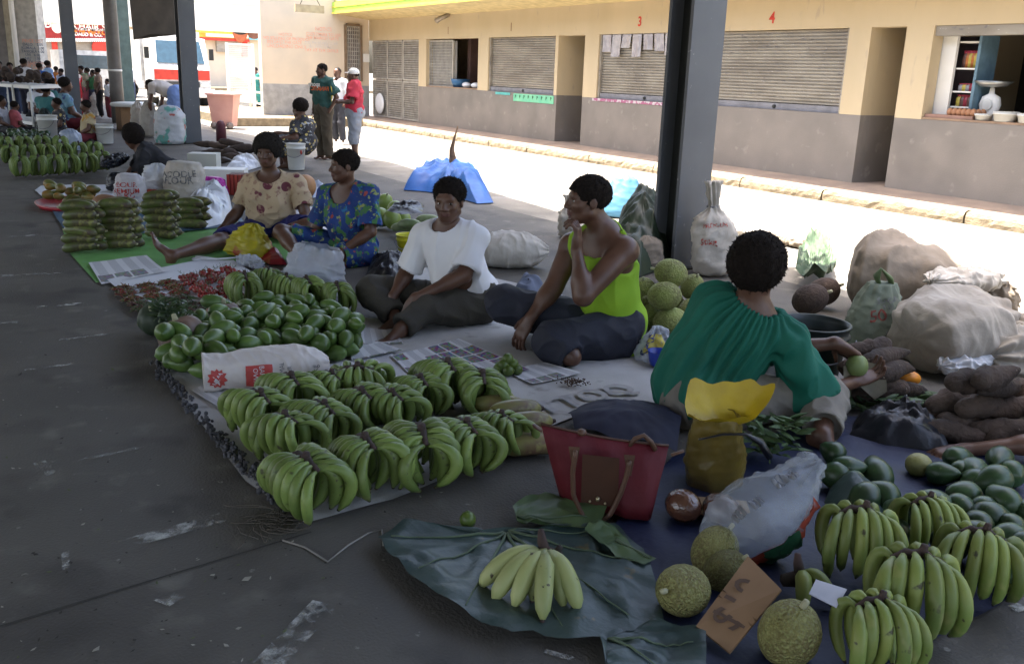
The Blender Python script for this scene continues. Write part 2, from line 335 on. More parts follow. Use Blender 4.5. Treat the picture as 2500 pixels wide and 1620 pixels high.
for i in range(8): y=lerp(a,b,i/7)[1]; g.box((XW+.02,y-.012,a[2]),(XW+.045,y+.012,b[2]))
for i in range(14): z=a[2]+(b[2]-a[2])*i/13; g.box((XW+.022,a[1],z-.012),(XW+.048,b[1],z+.012))
mk('window_bars',g,wire,nw,False)
g=Geo()
for y in (a[1]-.04,b[1]+.04): g.box((XW+.001,y-.035,a[2]-.04),(XW+.055,y+.035,b[2]+.04))
for z in (a[2]-.04,b[2]+.04): g.box((XW+.002,a[1],z-.035),(XW+.056,b[1],z+.035))
mk('window_frame',g,mat('brown_frame',(.2,.14,.09),.7),nw,False)
p=onX(893,142,XW+.005); mk('meter_box',Geo().box(p-A(0,.1,.12),p+A(.05,.1,.12)),whitep,nw,False)
# hanging lamp bar above
p=onX(720,24,XW+1.2); q=onX(790,20,XW+1.2); hb=root('strip_light','bare strip lamp hanging on two wires before the pale end wall','lamp',p)
mk('tube',Geo().box(lerp(p,q,0)-A(.05,.0,.05),q+A(.05,0,.05)),mat('lamp_bar',(.45,.36,.22),.6),hb,False); mk('hanger',Geo().tube([p+A(0,.1,.05),lerp(p,q,.5)+A(0,0,.6)],.01,5).tube([q-A(0,.1,-.05),lerp(p,q,.5)+A(0,0,.6)],.01,5),pilK,hb)
# loading platform + rail
pf=Geo().box((-32,7.0,0),(XW+1.6,Y0-.9,.22)); st('platform',pf,kerbM)
rl=root('hand_rail','white painted two bar handrail along the platform edge','railing',(-26,7.5,.22))
pa=[G(612,262,.22),G(668,265,.22),G(740,272,.22),G(800,280,.22)]
for p in pa: mk('post',Geo().tube([p,p+UP*.95],.035,8),whitep,rl)
for z in (.95,.5): mk('bar',Geo().tube([pa[0]+UP*z-A(1.5,0,0),pa[0]+UP*z,pa[-1]+UP*z],.03,8),whitep,rl)
p=G(675,285,.0); mk('crate',Geo().box(p-A(.2,.2,0),p+A(.2,.2,.28)),mat('orange_wood',(.5,.24,.1),.7)); tag(bpy.data.objects['crate'],'small orange wooden box below the white handrail','crate')
# ---- shed columns (I sections) and roof
def ibeam(name,label,xa,xb,ya,yb,h,m1,m2,group='steel columns along the market shed edge'):
    r=root(name,label,'column',((xa+xb)/2,(ya+yb)/2,0),group); t=.035
    mk('flange',Geo().box((xb-t,ya,0),(xb,yb,h)),m1,r,False); mk('flange',Geo().box((xa,ya,0),(xa+t,yb,h)),m1,r,False)
    ym=(ya+yb)/2; mk('web',Geo().box((xa+t,ym-.05,0),(xb-t,ym-.02,h)),m2,r,False); mk('base_plate',Geo().box((xa-.05,ya-.05,.003),(xb+.05,yb+.05,.02)),m2,r,False); return r
RZ=4.15
ibeam('steel_column','nearest thick grey steel column standing beside the breadfruit pile',-6.17,-5.87,5.38,5.74,RZ,pilG,pilK)
ibeam('steel_column','blue grey steel column behind the woman bent over in black',-20.0,-19.68,4.5,4.82,RZ+.8,pilG,pilK)
ibeam('steel_column','greenish steel column beside the fat drain pipe',G(313,286)[0]-.13,G(313,286)[0]+.13,G(313,286)[1]-.2,G(313,286)[1]+.2,RZ+.8,mat('column_green',(.13,.2,.19),.5),pilK)
p=G(186,298); ibeam('steel_column','slim blue grey column among the background shoppers at left',p[0]-.1,p[0]+.1,p[1]-.15,p[1]+.15,RZ+1.2,pilG,pilK)
p=G(291,300); tag(mk('drain_pipe',Geo().tube([p+UP*z for z in (0,1,2,3,4.4)],.17,16),mat('pipe_grey',(.13,.12,.11),.4,(.1,.09,.08),5)),'fat dark grey drain pipe rising in front of greenish column','pipe')
mk('pipe_band',Geo().tube([p+UP*1.32+A(0,0,0),p+UP*1.36],.18,16),whitep,bpy.data.objects['drain_pipe'])
# hanging board between columns
D=dep(G(470,350)); a=[atD(x,y,D+1.2) for x,y in ((312,-40),(440,-40),(440,84),(365,84),(326,97))]
g=Geo(); nn=unit(np.cross(a[1]-a[0],a[2]-a[0]))*.05; b=[p+nn for p in a]; g.poly(a); g.poly(b[::-1])
for i in range(5): j=(i+1)%5; g.add([a[i],b[i],b[j],a[j]],None,[[0,1,2,3]])
tag(mk('hanging_board',g,mat('board_grey',(.16,.14,.125),.8,(.11,.1,.09),3),None,False),'weathered grey board hanging between the steel columns','board')
roofM=mat('shed_roof',(.2,.2,.2),.7)
g=Geo(); ye=[(-50,5.55),(-25,5.35),(-16,6.05),(-9.3,5.45),(-6,5.3),(-3.4,5.1),(-2.2,4.5),(1,4.0),(9,3.9)]
n=len(ye); V=[[x,y,RZ+.05+max(0,-x-12)*.045] for x,y in ye]+[[x,-9.5,RZ+.05+max(0,-x-12)*.045] for x,y in ye]; V+= [[a,b,c+.15] for a,b,c in V]
g.grid(np.array(V[:2*n]),n,2); g.grid(np.array(V[2*n:]),n,2); g.add(V[:n]+V[2*n:3*n],None,[[i,i+1,n+i+1,n+i] for i in range(n-1)])
tag(mk('shed_roof',g,roofM,None,False),'broad flat market shed roof over the vendors','roof')
# ================================================================ bodies: smooth-union fields turned into one mesh
class SD:
    def __init__(s,h): s.h=h; s.P=[]
    def _a(s,lo,hi,fn,k,op): s.P.append((np.asarray(lo,float),np.asarray(hi,float),fn,k,op))
    def cap(s,a,b,ra,rb=None,k=.02,op=0):
        a=np.asarray(a,float); b=np.asarray(b,float); rb=ra if rb is None else rb; ab=b-a; L2=ab@ab+1e-9; m=max(ra,rb)
        def fn(X,Y,Z):
            t=np.clip(((X-a[0])*ab[0]+(Y-a[1])*ab[1]+(Z-a[2])*ab[2])/L2,0,1)
            return np.sqrt((X-a[0]-t*ab[0])**2+(Y-a[1]-t*ab[1])**2+(Z-a[2]-t*ab[2])**2)-(ra+(rb-ra)*t)
        s._a(np.minimum(a,b)-m,np.maximum(a,b)+m,fn,k,op); return s
    def chain(s,P,R,k=.02):
        for i in range(len(P)-1): s.cap(P[i],P[i+1],R[i],R[i+1],k)
        return s
    def ell(s,c,r,M=None,k=.02,op=0):
        c=np.asarray(c,float); r=np.broadcast_to(np.asarray(r,float),3); M=np.eye(3) if M is None else np.asarray(M); e=np.abs(M)@r; rm=r.min()
        def fn(X,Y,Z):
            x,y,z=X-c[0],Y-c[1],Z-c[2]; q=0; q2=0
            for i in range(3):
                l=(x*M[0,i]+y*M[1,i]+z*M[2,i]); q=q+(l/r[i])**2; q2=q2+(l/r[i]**2)**2
            q=np.sqrt(q); return q*(q-1)/(np.sqrt(q2)+1e-6)
        s._a(c-e,c+e,fn,k,op); return s
    def plane(s,p,n,c,rad,k=.006):
        "cut away what lies beyond the plane (side n) inside a ball"
        p=np.asarray(p,float); n=unit(n); c=np.asarray(c,float)
        def fn(X,Y,Z): return np.maximum(-((X-p[0])*n[0]+(Y-p[1])*n[1]+(Z-p[2])*n[2]),np.sqrt((X-c[0])**2+(Y-c[1])**2+(Z-c[2])**2)-rad)
        s._a(c-rad,c+rad,fn,k,1); return s
    def mesh(s,zmin=None):
        h=s.h; U=[p for p in s.P if p[4]==0]; lo=np.min([p[0] for p in U],0)-4*h-.02; hi=np.max([p[1] for p in U],0)+4*h+.02
        n=np.ceil((hi-lo)/h).astype(int)+1; d=np.full(n,.5,np.float32); ax=[(lo[i]+h*np.arange(n[i])).astype(np.float32) for i in range(3)]
        for (a,b,fn,k,op) in s.P:
            m=k+3*h; i0=np.maximum(0,np.floor((a-m-lo)/h).astype(int)); i1=np.minimum(n,np.ceil((b+m-lo)/h).astype(int)+1)
            if (i1<=i0).any(): continue
            sl=tuple(slice(i0[i],i1[i]) for i in range(3)); X=ax[0][sl[0],None,None]; Y=ax[1][None,sl[1],None]; Z=ax[2][None,None,sl[2]]
            q=fn(X,Y,Z).astype(np.float32); o=d[sl]
            if op==0: t=np.clip(.5+.5*(q-o)/k,0,1); d[sl]=q*(1-t)+o*t-k*t*(1-t)
            else: t=np.clip(.5-.5*(o+q)/k,0,1); d[sl]=o*(1-t)-q*t+k*t*(1-t)
        if zmin is not None:
            Z=ax[2][None,None,:]; d=np.maximum(d,zmin-Z+0*d)
        return nets(d,lo,h)
def nets(d,lo,h):
    I=d<0; c=np.zeros(tuple(np.array(d.shape)-1),np.int8); n=d.shape
    for k in range(8): o=(k&1,k>>1&1,k>>2&1); c+=I[o[0]:n[0]-1+o[0],o[1]:n[1]-1+o[1],o[2]:n[2]-1+o[2]]
    act=(c>0)&(c<8); ix=np.argwhere(act); N=len(ix); idx=np.full(act.shape,-1,np.int32); idx[act]=np.arange(N)
    vals=np.stack([d[ix[:,0]+(k&1),ix[:,1]+(k>>1&1),ix[:,2]+(k>>2&1)] for k in range(8)],1)
    P=np.zeros((N,3)); W=np.zeros(N)
    for a in range(8):
        for bit in (1,2,4):
            if a&bit: continue
            b=a|bit; va,vb=vals[:,a],vals[:,b]; m=(va<0)!=(vb<0); t=np.where(m,va/np.where(m,va-vb,1),0)
            pa=np.array([a&1,a>>1&1,a>>2&1],float); pb=np.array([b&1,b>>1&1,b>>2&1],float)
            P+=m[:,None]*(pa+(pb-pa)*t[:,None]); W+=m
    V=lo+h*(ix+P/W[:,None]); Q=[]
    for x in range(3):
        y,z=(x+1)%3,(x+2)%3
        sa=[slice(None)]*3; sb=[slice(None)]*3; sa[x]=slice(0,-1); sb[x]=slice(1,None); e=I[tuple(sa)]!=I[tuple(sb)]
        w=np.argwhere(e); w=w[(w[:,y]>0)&(w[:,z]>0)&(w[:,y]<n[y]-1)&(w[:,z]<n[z]-1)]
        def cell(dy,dz): q=w.copy(); q[:,y]-=dy; q[:,z]-=dz; return idx[q[:,0],q[:,1],q[:,2]]
        q=np.stack([cell(1,1),cell(0,1),cell(0,0),cell(1,0)],1); f=I[w[:,0],w[:,1],w[:,2]]; q[~f]=q[~f][:,::-1]; Q.append(q)
    Q=np.concatenate(Q); return V,Q[(Q>=0).all(1)]
def vnormals(V,Q):
    nn=np.cross(V[Q[:,2]]-V[Q[:,0]],V[Q[:,3]]-V[Q[:,1]]); N=np.zeros_like(V)
    for k in range(4): np.add.at(N,Q[:,k],nn)
    return N/(np.linalg.norm(N,axis=1)[:,None]+1e-12)
def cloth(V,Q,amp,seed,f=22,dirn=None):
    "folds: ridged noise pushed along the normals"
    N=vnormals(V,Q); P=V.copy()
    if dirn is not None: u=unit(dirn); P=P-.75*np.outer(P@u,u)
    r=(1-np.abs(nz(P,f,seed)))**2; r2=(1-np.abs(nz(P,f*2.3,seed+1)))**2; return V+N*((r-.35)*amp*1.9+(r2-.35)*amp*1.0)[:,None]
def frame(fwd,up):
    fwd=unit(fwd); up=unit(np.asarray(up,float)-fwd*(np.dot(up,fwd))); return np.stack([np.cross(fwd,up),fwd,up],1)   # columns right, forward, up
def face(S_,c,M,H):
    def P(x,y,z): return np.asarray(c)+M@(np.array([x,y,z])*H)
    def E(x,y,z,r,k=.03,op=0): S_.ell(P(x,y,z),np.array(r)*H,M,k*H*4,op)
    E(0,-.08,.14,(.325,.41,.35)); E(0,.10,-.12,(.265,.265,.33)); E(0,.2,-.37,(.13,.12,.11))
    for s in (-1,1):
        S_.cap(P(s*.215,-.02,-.24),P(s*.06,.21,-.38),.1*H,.09*H,.1*H); E(s*.17,.22,-.1,(.1,.1,.1),.02)
    S_.cap(P(-.16,.29,.085),P(.16,.29,.085),.055*H,.055*H,.08*H)
    for s in (-1,1): S_.ell(P(s*.145,.42,0),np.array((.085,.1,.06))*H,M,.06*H,1)
    S_.cap(P(0,.34,.03),P(0,.42,-.13),.033*H,.055*H,.05*H)
    for s in (-1,1): S_.ell(P(s*.065,.365,-.155),np.array((.05,.05,.04))*H,M,.03*H)
    E(0,.345,-.235,(.125,.05,.026),.008); E(0,.335,-.29,(.11,.055,.032),.008)
    S_.ell(P(0,.405,-.262),np.array((.13,.03,.009))*H,M,.012*H,1)
    for s in (-1,1): S_.ell(P(s*.325,-.06,-.03),np.array((.035,.08,.125))*H,M,.03*H); S_.ell(P(s*.37,-.04,-.02),np.array((.02,.04,.07))*H,M,.02*H,1)
def hand(S_,w,dirn,pn,sc,side=1,curl=.5,spread=.2,fist=False):
    "palm and five fingers; pn = where the palm looks, side=+1 thumb along cross(dir,pn)"
    d=unit(dirn); pn=unit(np.asarray(pn,float)-d*np.dot(pn,d)); sd=np.cross(d,pn)*side; M=np.stack([d,sd,pn],1)
    S_.ell(w+d*.055*sc,np.array((.062,.043,.019))*sc,M,.012*sc); S_.cap(w-d*.01*sc,w+d*.04*sc,.024*sc,.026*sc,.02*sc)
    for i,l in enumerate((.92,1.0,.95,.78)):
        o=(1.5-i)*.0215; p=w+d*.098*sc+sd*o*sc; S_.cap(w+d*.05*sc+sd*o*.8*sc,p,.011*sc,.0105*sc,.008*sc); ang=0; r=.0098
        for seg,le in enumerate((.043,.028,.022)):
            ang+=curl*(.75,1.1,.8)[seg]*(1+.12*i); v=d*math.cos(ang)+pn*math.sin(ang)+sd*spread*(1.5-i)*.35*math.cos(ang); q=p+unit(v)*le*l*sc; S_.cap(p,q,r*sc,(r-.001)*sc,.004*sc); p=q; r-=.0009
    p=w+d*.022*sc+sd*.03*sc; v=unit(d*.62+sd*.72+pn*.32); q=p+v*.042*sc; S_.cap(p,q,.014*sc,.0115*sc,.014*sc); v=unit(v+d*.45+pn*curl*.4-sd*curl*.3); q2=q+v*.03*sc; S_.cap(q,q2,.0112*sc,.01*sc,.004*sc); S_.cap(q2,q2+unit(v+pn*.3*curl)*.02*sc,.0098*sc,.008*sc,.004*sc)
def foot(S_,a,toe,up,sc,side=1):
    d=unit(toe); u=unit(np.asarray(up,float)-d*np.dot(up,d)); s=np.cross(d,u)*side; M=np.stack([s,d,u],1)
    S_.ell(a-u*.045*sc-d*.03*sc,np.array((.03,.04,.032))*sc,M,.02*sc); S_.cap(a-u*.02*sc,a+d*.08*sc-u*.045*sc,.036*sc,.026*sc,.03*sc); S_.ell(a+d*.115*sc-u*.06*sc,np.array((.044,.05,.02))*sc,M,.02*sc)
    for i in range(5):
        o=(i-2)*.0185; l=(.055,.05,.045,.036,.028)[i]; p=a+d*(.145-.012*i)*sc-u*.063*sc-s*o*sc; S_.cap(p,p+d*l*sc,(.0135,.0095,.009,.0085,.0085)[i]*sc,None,.006*sc)
SKIN=mat('skin',(.115,.057,.036),.42,(.085,.04,.025),9,bump=.12,bsc=160,spec=.45,obj=False)
LIP=mat('lip',(.13,.055,.045),.4); EYEW=mat('eye_white',(.5,.46,.42),.25); IRIS=mat('iris',(.01,.006,.004),.15); NAIL=SKIN
HAIR=mat('hair',(.012,.009,.008),.95,(.02,.015,.012),60,bump=1.0,bsc=200,spec=.15); HAIRG=mat('hair_greying',(.022,.019,.017),.95,(.035,.03,.027),60,bump=1.0,bsc=200,spec=.15)
def person(label,J,H,h=.007,hair='afro',hairs=1.,top=None,bot=None,bulk=1.,limb=1.,group=None,hands=None,feet=None,skin=None,hairmat=None,extra=None,zmin=None,cat='person',cap=None,fz=0):
    """J: joints (hc head centre, hd face direction, hu head up, nk neck base, sL sR eL eR wL wR, pv pelvis, hL hR kL kR aL aR).
    top=dict(m,slv,inf,neck,amp) bot=dict(m,len,inf,amp)"""
    sc=H/.25; g0=J['pv'].copy(); g0[2]=0; r=root('person',label,cat,g0,group); sk=skin or SKIN
    Mh=frame(J['hd'],J.get('hu',UP)); S_=SD(h); face(S_,J['hc'],Mh,H) if h<.012 else (S_.ell(J['hc']+Mh@A(0,-.05,.1)*H,A(.33,.42,.37)*H,Mh),S_.ell(J['hc']+Mh@A(0,.1,-.15)*H,A(.26,.27,.34)*H,Mh),S_.ell(J['hc']+Mh@A(0,.4,-.1)*H,A(.06,.07,.09)*H,Mh,.02))
    S_.cap(J['hc']+Mh@A(0,-.1,-.22)*H,J['nk'],.058*sc,.064*sc,.03)
    upv=unit(J['nk']-J['pv']); rt=J['sR']-J['sL']; sw=np.linalg.norm(rt); Mt=frame(np.cross(upv,unit(rt)),upv)     # right, forward, up
    def torso(Q,inf,k=.05):
        L=J['nk']-J['pv']; f=Mt[:,1]
        Q.cap(J['sL'],J['sR'],.05*sc*limb+inf*.8,None,k); [Q.cap(lerp(J['nk'],J['s'+z],.25),J['s'+z],.058*sc+inf*.7,.048*sc*limb+inf*.7,k) for z in 'LR']; Q.ell(J['pv']+L*.70+f*.015*sc,A(sw*.44+inf,.108*sc*bulk+inf,.17*sc+inf),Mt,k)
        Q.ell(J['pv']+L*.40+f*.028*sc*bulk,A(sw*.40*bulk**.5+inf,.118*sc*bulk+inf,.16*sc+inf),Mt,k); Q.ell(J['pv']+L*.10,A(sw*.42*bulk**.5+inf,.12*sc*bulk+inf,.13*sc+inf),Mt,k)
        if J.get('bust'):
            for s in (-1,1): Q.ell(J['pv']+L*.58+f*.1*sc*bulk+Mt[:,0]*s*.08*sc,A(.075,.06,.075)*sc*J['bust']+inf,Mt,.04)
        Q.cap(lerp(J['pv'],J['nk'],.85),J['nk'],.075*sc+inf,.062*sc+inf,k)
    torso(S_,0)
    for s in 'LR':
        if 'e'+s in J:
            S_.chain([J['s'+s],J['e'+s],J['w'+s]],[.056*sc*limb,.042*sc*limb,.0265*sc],.02); f1=lerp(J['e'+s],J['w'+s],.25); S_.ell(f1,A(.044,.044,.07)*sc*limb,frame(J['w'+s]-J['e'+s]+1e-3,UP)[:,[0,2,1]],.02)
            if hands and s in hands: dd=hands[s]; hand(S_,J['w'+s],dd[0],dd[1],sc*1.05,dd[2],dd[3])
        if 'k'+s in J:
            S_.chain([J['h'+s],J['k'+s],J['a'+s]],[.088*sc*limb,.06*sc*limb,.036*sc],.02); S_.ell(lerp(J['k'+s],J['a'+s],.3),A(.055,.055,.11)*sc*limb,frame(J['a'+s]-J['k'+s]+1e-3,UP)[:,[0,2,1]],.03)
            if feet and s in feet: dd=feet[s]; foot(S_,J['a'+s],dd[0],dd[1],sc*1.05,dd[2])
    if extra: extra(S_)
    V,Q=S_.mesh(zmin); g=Geo(); L=(V-J['hc'])@Mh/H; qc=L[Q].mean(1); lip=((qc[:,0]/.125)**2+((qc[:,2]+.265)/.062)**2<1)&(qc[:,1]>.28)
    g.add(V,None,Q[~lip]); n0=g.n; g.n=0; g.m=1; g.Q.append(Q[lip]); g.mq.append(np.full(lip.sum(),1)); g.n=n0
    if h<.012:
        for s in (-1,1):
            p=J['hc']+Mh@(A(s*.138,.262,-.008)*H); g.m=2; g.ell(p,A(.062,.062,.05)*H,None,12,8); g.m=3; look=Mh@unit(A(J.get('gz',0),1,-.05)); g.ell(p+look*.03*H,.038*H,None,10,6); g.m=0; g.ell(p+Mh@A(0,-.012,.022)*H,A(.066,.064,.042)*H,Mh@np.array(Matrix.Rotation(-.35,3,'X')),12,8)
    mk('body',g,[sk,LIP,EYEW,IRIS],r)
    # hair
    if hair:
        Hs=SD(max(h,.008)); hm=hairmat or HAIR; P=lambda x,y,z: J['hc']+Mh@(A(x,y,z)*H)
        if hair=='afro': Hs.ell(P(0,-.12,.2),A(.43,.47,.42)*H*hairs,Mh); Hs.ell(P(0,.50,-.16-.02*hairs),A(.42,.50,.37)*H,Mh,.02,1); Hs.ell(P(0,.1,-.62),A(.5,.6,.38)*H,Mh,.02,1)
        elif hair=='ball': Hs.ell(P(0,-.16,.10),A(.49,.49,.52)*H*hairs,Mh); Hs.ell(P(0,.56,-.16),A(.38,.42,.36)*H,Mh,.02,1)
        else: Hs.ell(P(0,-.085,.15),A(.342,.425,.365)*H*hairs,Mh); Hs.ell(P(0,.52,-.2),A(.45,.44,.42)*H,Mh,.02,1); Hs.ell(P(0,.13,-.5),A(.5,.42,.36)*H,Mh,.02,1)
        V,Q=Hs.mesh(); N=vnormals(V,Q); V=V+N*((nz(V,120,3)+nz(V,260,4))*.0028*sc)[:,None]; g=Geo().add(V,None,Q)
        rg=np.random.default_rng(4); k=min(len(V),2600 if h<.009 else 500); i=rg.integers(0,len(V),k); b=V[i]-N[i]*.004; e=V[i]+N[i]*(rg.uniform(.002,.008,k)*sc*(1 if hair!='short' else .4))[:,None]+rg.normal(0,.004,(k,3)); t=rg.normal(0,.0025*sc,(k,3))
        g.add(np.stack([b-t,b+t,e],1).reshape(-1,3),np.arange(3*k).reshape(-1,3)); mk('hair',g,hm,r)
    if cap: cap(r,J,Mh,H)
    if top:
        C_=SD(h); inf=top.get('inf',.014); torso(C_,inf)
        for s in 'LR':
            if 'e'+s not in J: continue
            t=top.get('slv',.6); loose=top.get('loose',.012)
            if t>0:
                e=lerp(J['s'+s],J['e'+s],t); C_.cap(J['s'+s],e+(e-J['s'+s])*.12,.05*sc*limb+inf*.8,.046*sc*limb+inf+loose,.03); C_.plane(e,J['e'+s]-J['s'+s],e+unit(J['e'+s]-J['s'+s])*.11*sc,.115*sc)
            else:
                C_.ell(lerp(J['s'+s],J['nk'],-.12),A(.085,.11,.11)*sc,Mt,.02,1)
        nr=top.get('neck',.085); C_.ell(J['nk']+upv*top.get('nz',.025)*sc+Mt[:,1]*top.get('ny',.03)*sc,A(nr*1.15,nr*1.1,nr*top.get('nh',.8))*sc,Mt,.01,1)
        for pp,nn,rr in top.get('cuts',[]): C_.plane(pp,nn,pp+unit(nn)*rr,rr*1.02)
        if top.get('extra'): top['extra'](C_)
        V,Q=C_.mesh(zmin); V=cloth(V,Q,top.get('amp',.007)*1.35,top.get('seed',1),top.get('f',16),top.get('dirn')); V=top['post'](V,Q) if 'post' in top else V; mk('shirt',Geo().add(V,None,Q),top['m'],r)
    if bot:
        C_=SD(h); inf=bot.get('inf',.016); f=Mt[:,1]; L=J['nk']-J['pv']
        C_.ell(J['pv']+L*.06,A(sw*.43*bulk**.5+inf,.125*sc*bulk+inf,.13*sc+inf),Mt,.04)
        for s in 'LR':
            if 'k'+s not in J: continue
            t=bot.get('len'+s,bot.get('len',1.0)); C_.cap(J['h'+s],lerp(J['h'+s],J['k'+s],min(t*2,1)),.092*sc*limb+inf,(.066*sc*limb)+inf,.04)
            e=lerp(J['h'+s],J['k'+s],min(t*2,1))
            if t>.5: e=lerp(J['k'+s],J['a'+s],(t-.5)*2); C_.cap(J['k'+s],e,.064*sc*limb+inf,.05*sc+inf*1.1,.03)
            ed=J['a'+s]-J['k'+s] if t>.5 else J['k'+s]-J['h'+s]; C_.plane(e,ed,e+unit(ed)*.1*sc,.105*sc)
        if bot.get('skirt'):
            C_.chain([J['hL'],J['kL']],[.09*sc+inf,.08*sc+inf]); C_.cap(lerp(J['hL'],J['hR'],.5),lerp(J['kL'],J['kR'],.5)*.6+lerp(J['hL'],J['hR'],.5)*.4,.1*sc+inf,.09*sc,.08)
        if bot.get('extra'): bot['extra'](C_)
        V,Q=C_.mesh(zmin); V=cloth(V,Q,bot.get('amp',.007),bot.get('seed',5),bot.get('f',15),bot.get('dirn')); mk(bot.get('name','trousers'),Geo().add(V,None,Q),bot['m'],r)
    return r
# ================================================================ the vendors
def jn(D,**k): return {n:atD(v[0],v[1],D+v[2]) for n,v in k.items()}
def dirc(right,fwd,up=0.): return RT*right+FW*fwd+UP*up
# fabrics
def fabric_leaf(name,base,leaf,dark,sc=5.5,th=.36):
    m=mat(name,base,.85,tuple(v*.85 for v in base),3,spots=[(leaf,sc,th,th-.03,'vor'),(dark,sc*3.1,.58,.64)],bump=.2,bsc=25); return m
F_CREAM=fabric_leaf('cream_floral_cloth',(.5,.38,.25),(.14,.035,.05),(.32,.2,.14),6,.3)
F_BLUE=mat('blue_tropical_cloth',(.015,.05,.22),.8,(.01,.03,.12),4,spots=[((.05,.15,.05),13,.54,.58),((.25,.3,.1),19,.6,.63),((.3,.06,.05),17,.64,.67),((.02,.14,.3),16,.63,.67)],bump=.15,bsc=30)
F_TAPA=mat('tapa_print_cloth',(.05,.05,.055),.85,(.03,.03,.035),8,spots=[((.5,.38,.12),13,.33,.3,'vor'),((.05,.04,.04),26,.22,.2,'vor'),((.35,.36,.36),20,.62,.65)])
F_WHITE=mat('white_tee',(.72,.72,.75),.85,(.66,.66,.70),5,bump=.15,bsc=120)
F_OLIVE=mat('olive_trouser',(.05,.045,.035),.85,(.04,.035,.028),5,bump=.2,bsc=90)
F_LIME=mat('lime_singlet',(.25,.43,.02),.8,(.2,.36,.018),6,bump=.1,bsc=150)
F_NAVY=mat('navy_trouser',(.02,.022,.035),.8,(.015,.016,.026),6,bump=.1,bsc=90)
F_BLACK=mat('black_trouser',(.008,.008,.01),.8)
F_GREEN=mat('green_blouse',(.003,.115,.075),.75,(.0025,.09,.058),4,bump=.12,bsc=60)
F_KHAKI=mat('grey_trouser',(.2,.18,.15),.85,(.15,.135,.115),7,bump=.2,bsc=60)
F_DBLUE=mat('dark_blue_skirt',(.015,.018,.12),.8)
# --- woman in cream floral blouse
D=dep(G(670,575))
J=jn(D,hc=(652,372,-.12),nk=(659,428,-.02),sL=(727,449,-.02),sR=(607,452,.02),eL=(747,528,-.12),wL=(721,572,-.35),eR=(578,520,-.05),wR=(538,563,-.22),pv=(663,558,.05),hL=(700,565,.0),hR=(630,570,.0),kL=(750,592,-.35))
J['hR']=J['hR']; J['kR']=G(535,590,.10); J['aR']=G(425,622,.075); J['aL']=J['kL']+dirc(-.28,-.05,-.05); J['aL'][2]=.08; J['kL'][2]=.16; J['hd']=dirc(-.05,-.99,-.02); J['hu']=UP+RT*.02; J['gz']=-.15; J['bust']=1.0
person('smiling woman with rounded afro in cream blouse with maroon leaf print, leg stretched out',J,.275,.0075,'afro',1.16,dict(m=F_CREAM,slv=.62,inf=.018,neck=.1,ny=.05,nz=.02,nh=1.0,amp=.007),dict(m=F_DBLUE,len=.42,inf=.03,amp=.01,name='skirt'),bulk=1.32,limb=1.15,
  hands={'R':(dirc(-.3,-.25,-.9),dirc(.5,.5,.3),-1,.35),'L':(dirc(-.7,-.5,-.4),dirc(0,.2,-1),1,.4)},feet={'R':(dirc(-.45,-.1,.85),dirc(.85,.1,.4),1)},hairmat=HAIRG,zmin=.0)
# --- woman in blue tropical dress
D=dep(G(870,640))
J=jn(D,hc=(838,405,-.05),nk=(848,462,.02),sR=(798,472,.12),sL=(902,474,-.10),eR=(772,560,.08),wR=(762,615,-.05),eL=(905,566,-.2),wL=(822,622,-.32),pv=(868,605,.05),hL=(885,618,-.08),hR=(850,612,.08),kR=(688,600,.0),kL=(822,652,-.32))
J['kR'][2]=.24; J['kL'][2]=.11; J['aR']=G(742,640,.09); J['aL']=G(735,655,.07); J['hd']=dirc(-.88,-.45,.0); J['hu']=UP-RT*.04; J['bust']=.9; J['gz']=0
person('woman with cropped dark hair in blue tropical dress, looking left and peeling fruit',J,.268,.0072,'short',1.05,dict(m=F_BLUE,slv=.72,inf=.018,neck=.1,ny=.06,nz=.0,nh=1.25,amp=.007,seed=3,loose=.03),dict(m=F_BLUE,len=.40,inf=.022,amp=.009,name='dress_skirt'),bulk=1.08,limb=1.05,
  hands={'R':(dirc(.25,-.3,-.8),dirc(.8,-.2,.2),-1,.55),'L':(dirc(-.85,-.1,-.35),dirc(-.2,.6,-.3),1,.6)},feet={'R':(dirc(-.2,-.9,-.1),UP,1)},zmin=.0)
# --- person in white tee shirt
D=dep(G(1130,785))
J=jn(D,hc=(1095,492,-.06),nk=(1093,555,.02),sR=(1030,580,.06),sL=(1168,580,-.06),eR=(992,668,.05),wR=(958,725,-.12),eL=(1133,672,-.2),wL=(1012,728,-.32),pv=(1150,735,.06),hL=(1165,752,-.05),hR=(1105,745,.1),kL=(1040,762,-.28),kR=(905,728,.08))
J['kL'][2]=.15; J['kR'][2]=.17; J['aL']=G(978,800,.075); J['aR']=G(965,785,.07)+FW*.1; J['hL'][2]=.12; J['hR'][2]=.12; J['hd']=dirc(-.22,-.97,-.03); J['hu']=UP-RT*.03; J['gz']=-.25
person('person with short afro in white T-shirt sitting cross legged in olive trousers',J,.262,.0068,'afro',.93,dict(m=F_WHITE,slv=.74,inf=.02,neck=.082,ny=.02,nz=.03,amp=.008,seed=7,loose=.018,dirn=(0,0,1),f=13,extra=lambda C:C.cap(atD(1178,745,D+.02),atD(1192,775,D+.0),.1,.07,.06)),dict(m=F_OLIVE,len=.93,inf=.022,amp=.01,seed=9),bulk=1.25,limb=1.1,
  hands={'R':(dirc(-.1,-.2,-.95),dirc(.6,.4,0),-1,.4),'L':(dirc(-.35,-.15,-.9),dirc(-.3,.8,-.2),1,.35)},feet={'L':(dirc(-.55,-.75,-.1),UP+dirc(.3,0,0),1),'R':(dirc(-.8,-.5,-.1),UP,-1)},zmin=.0)
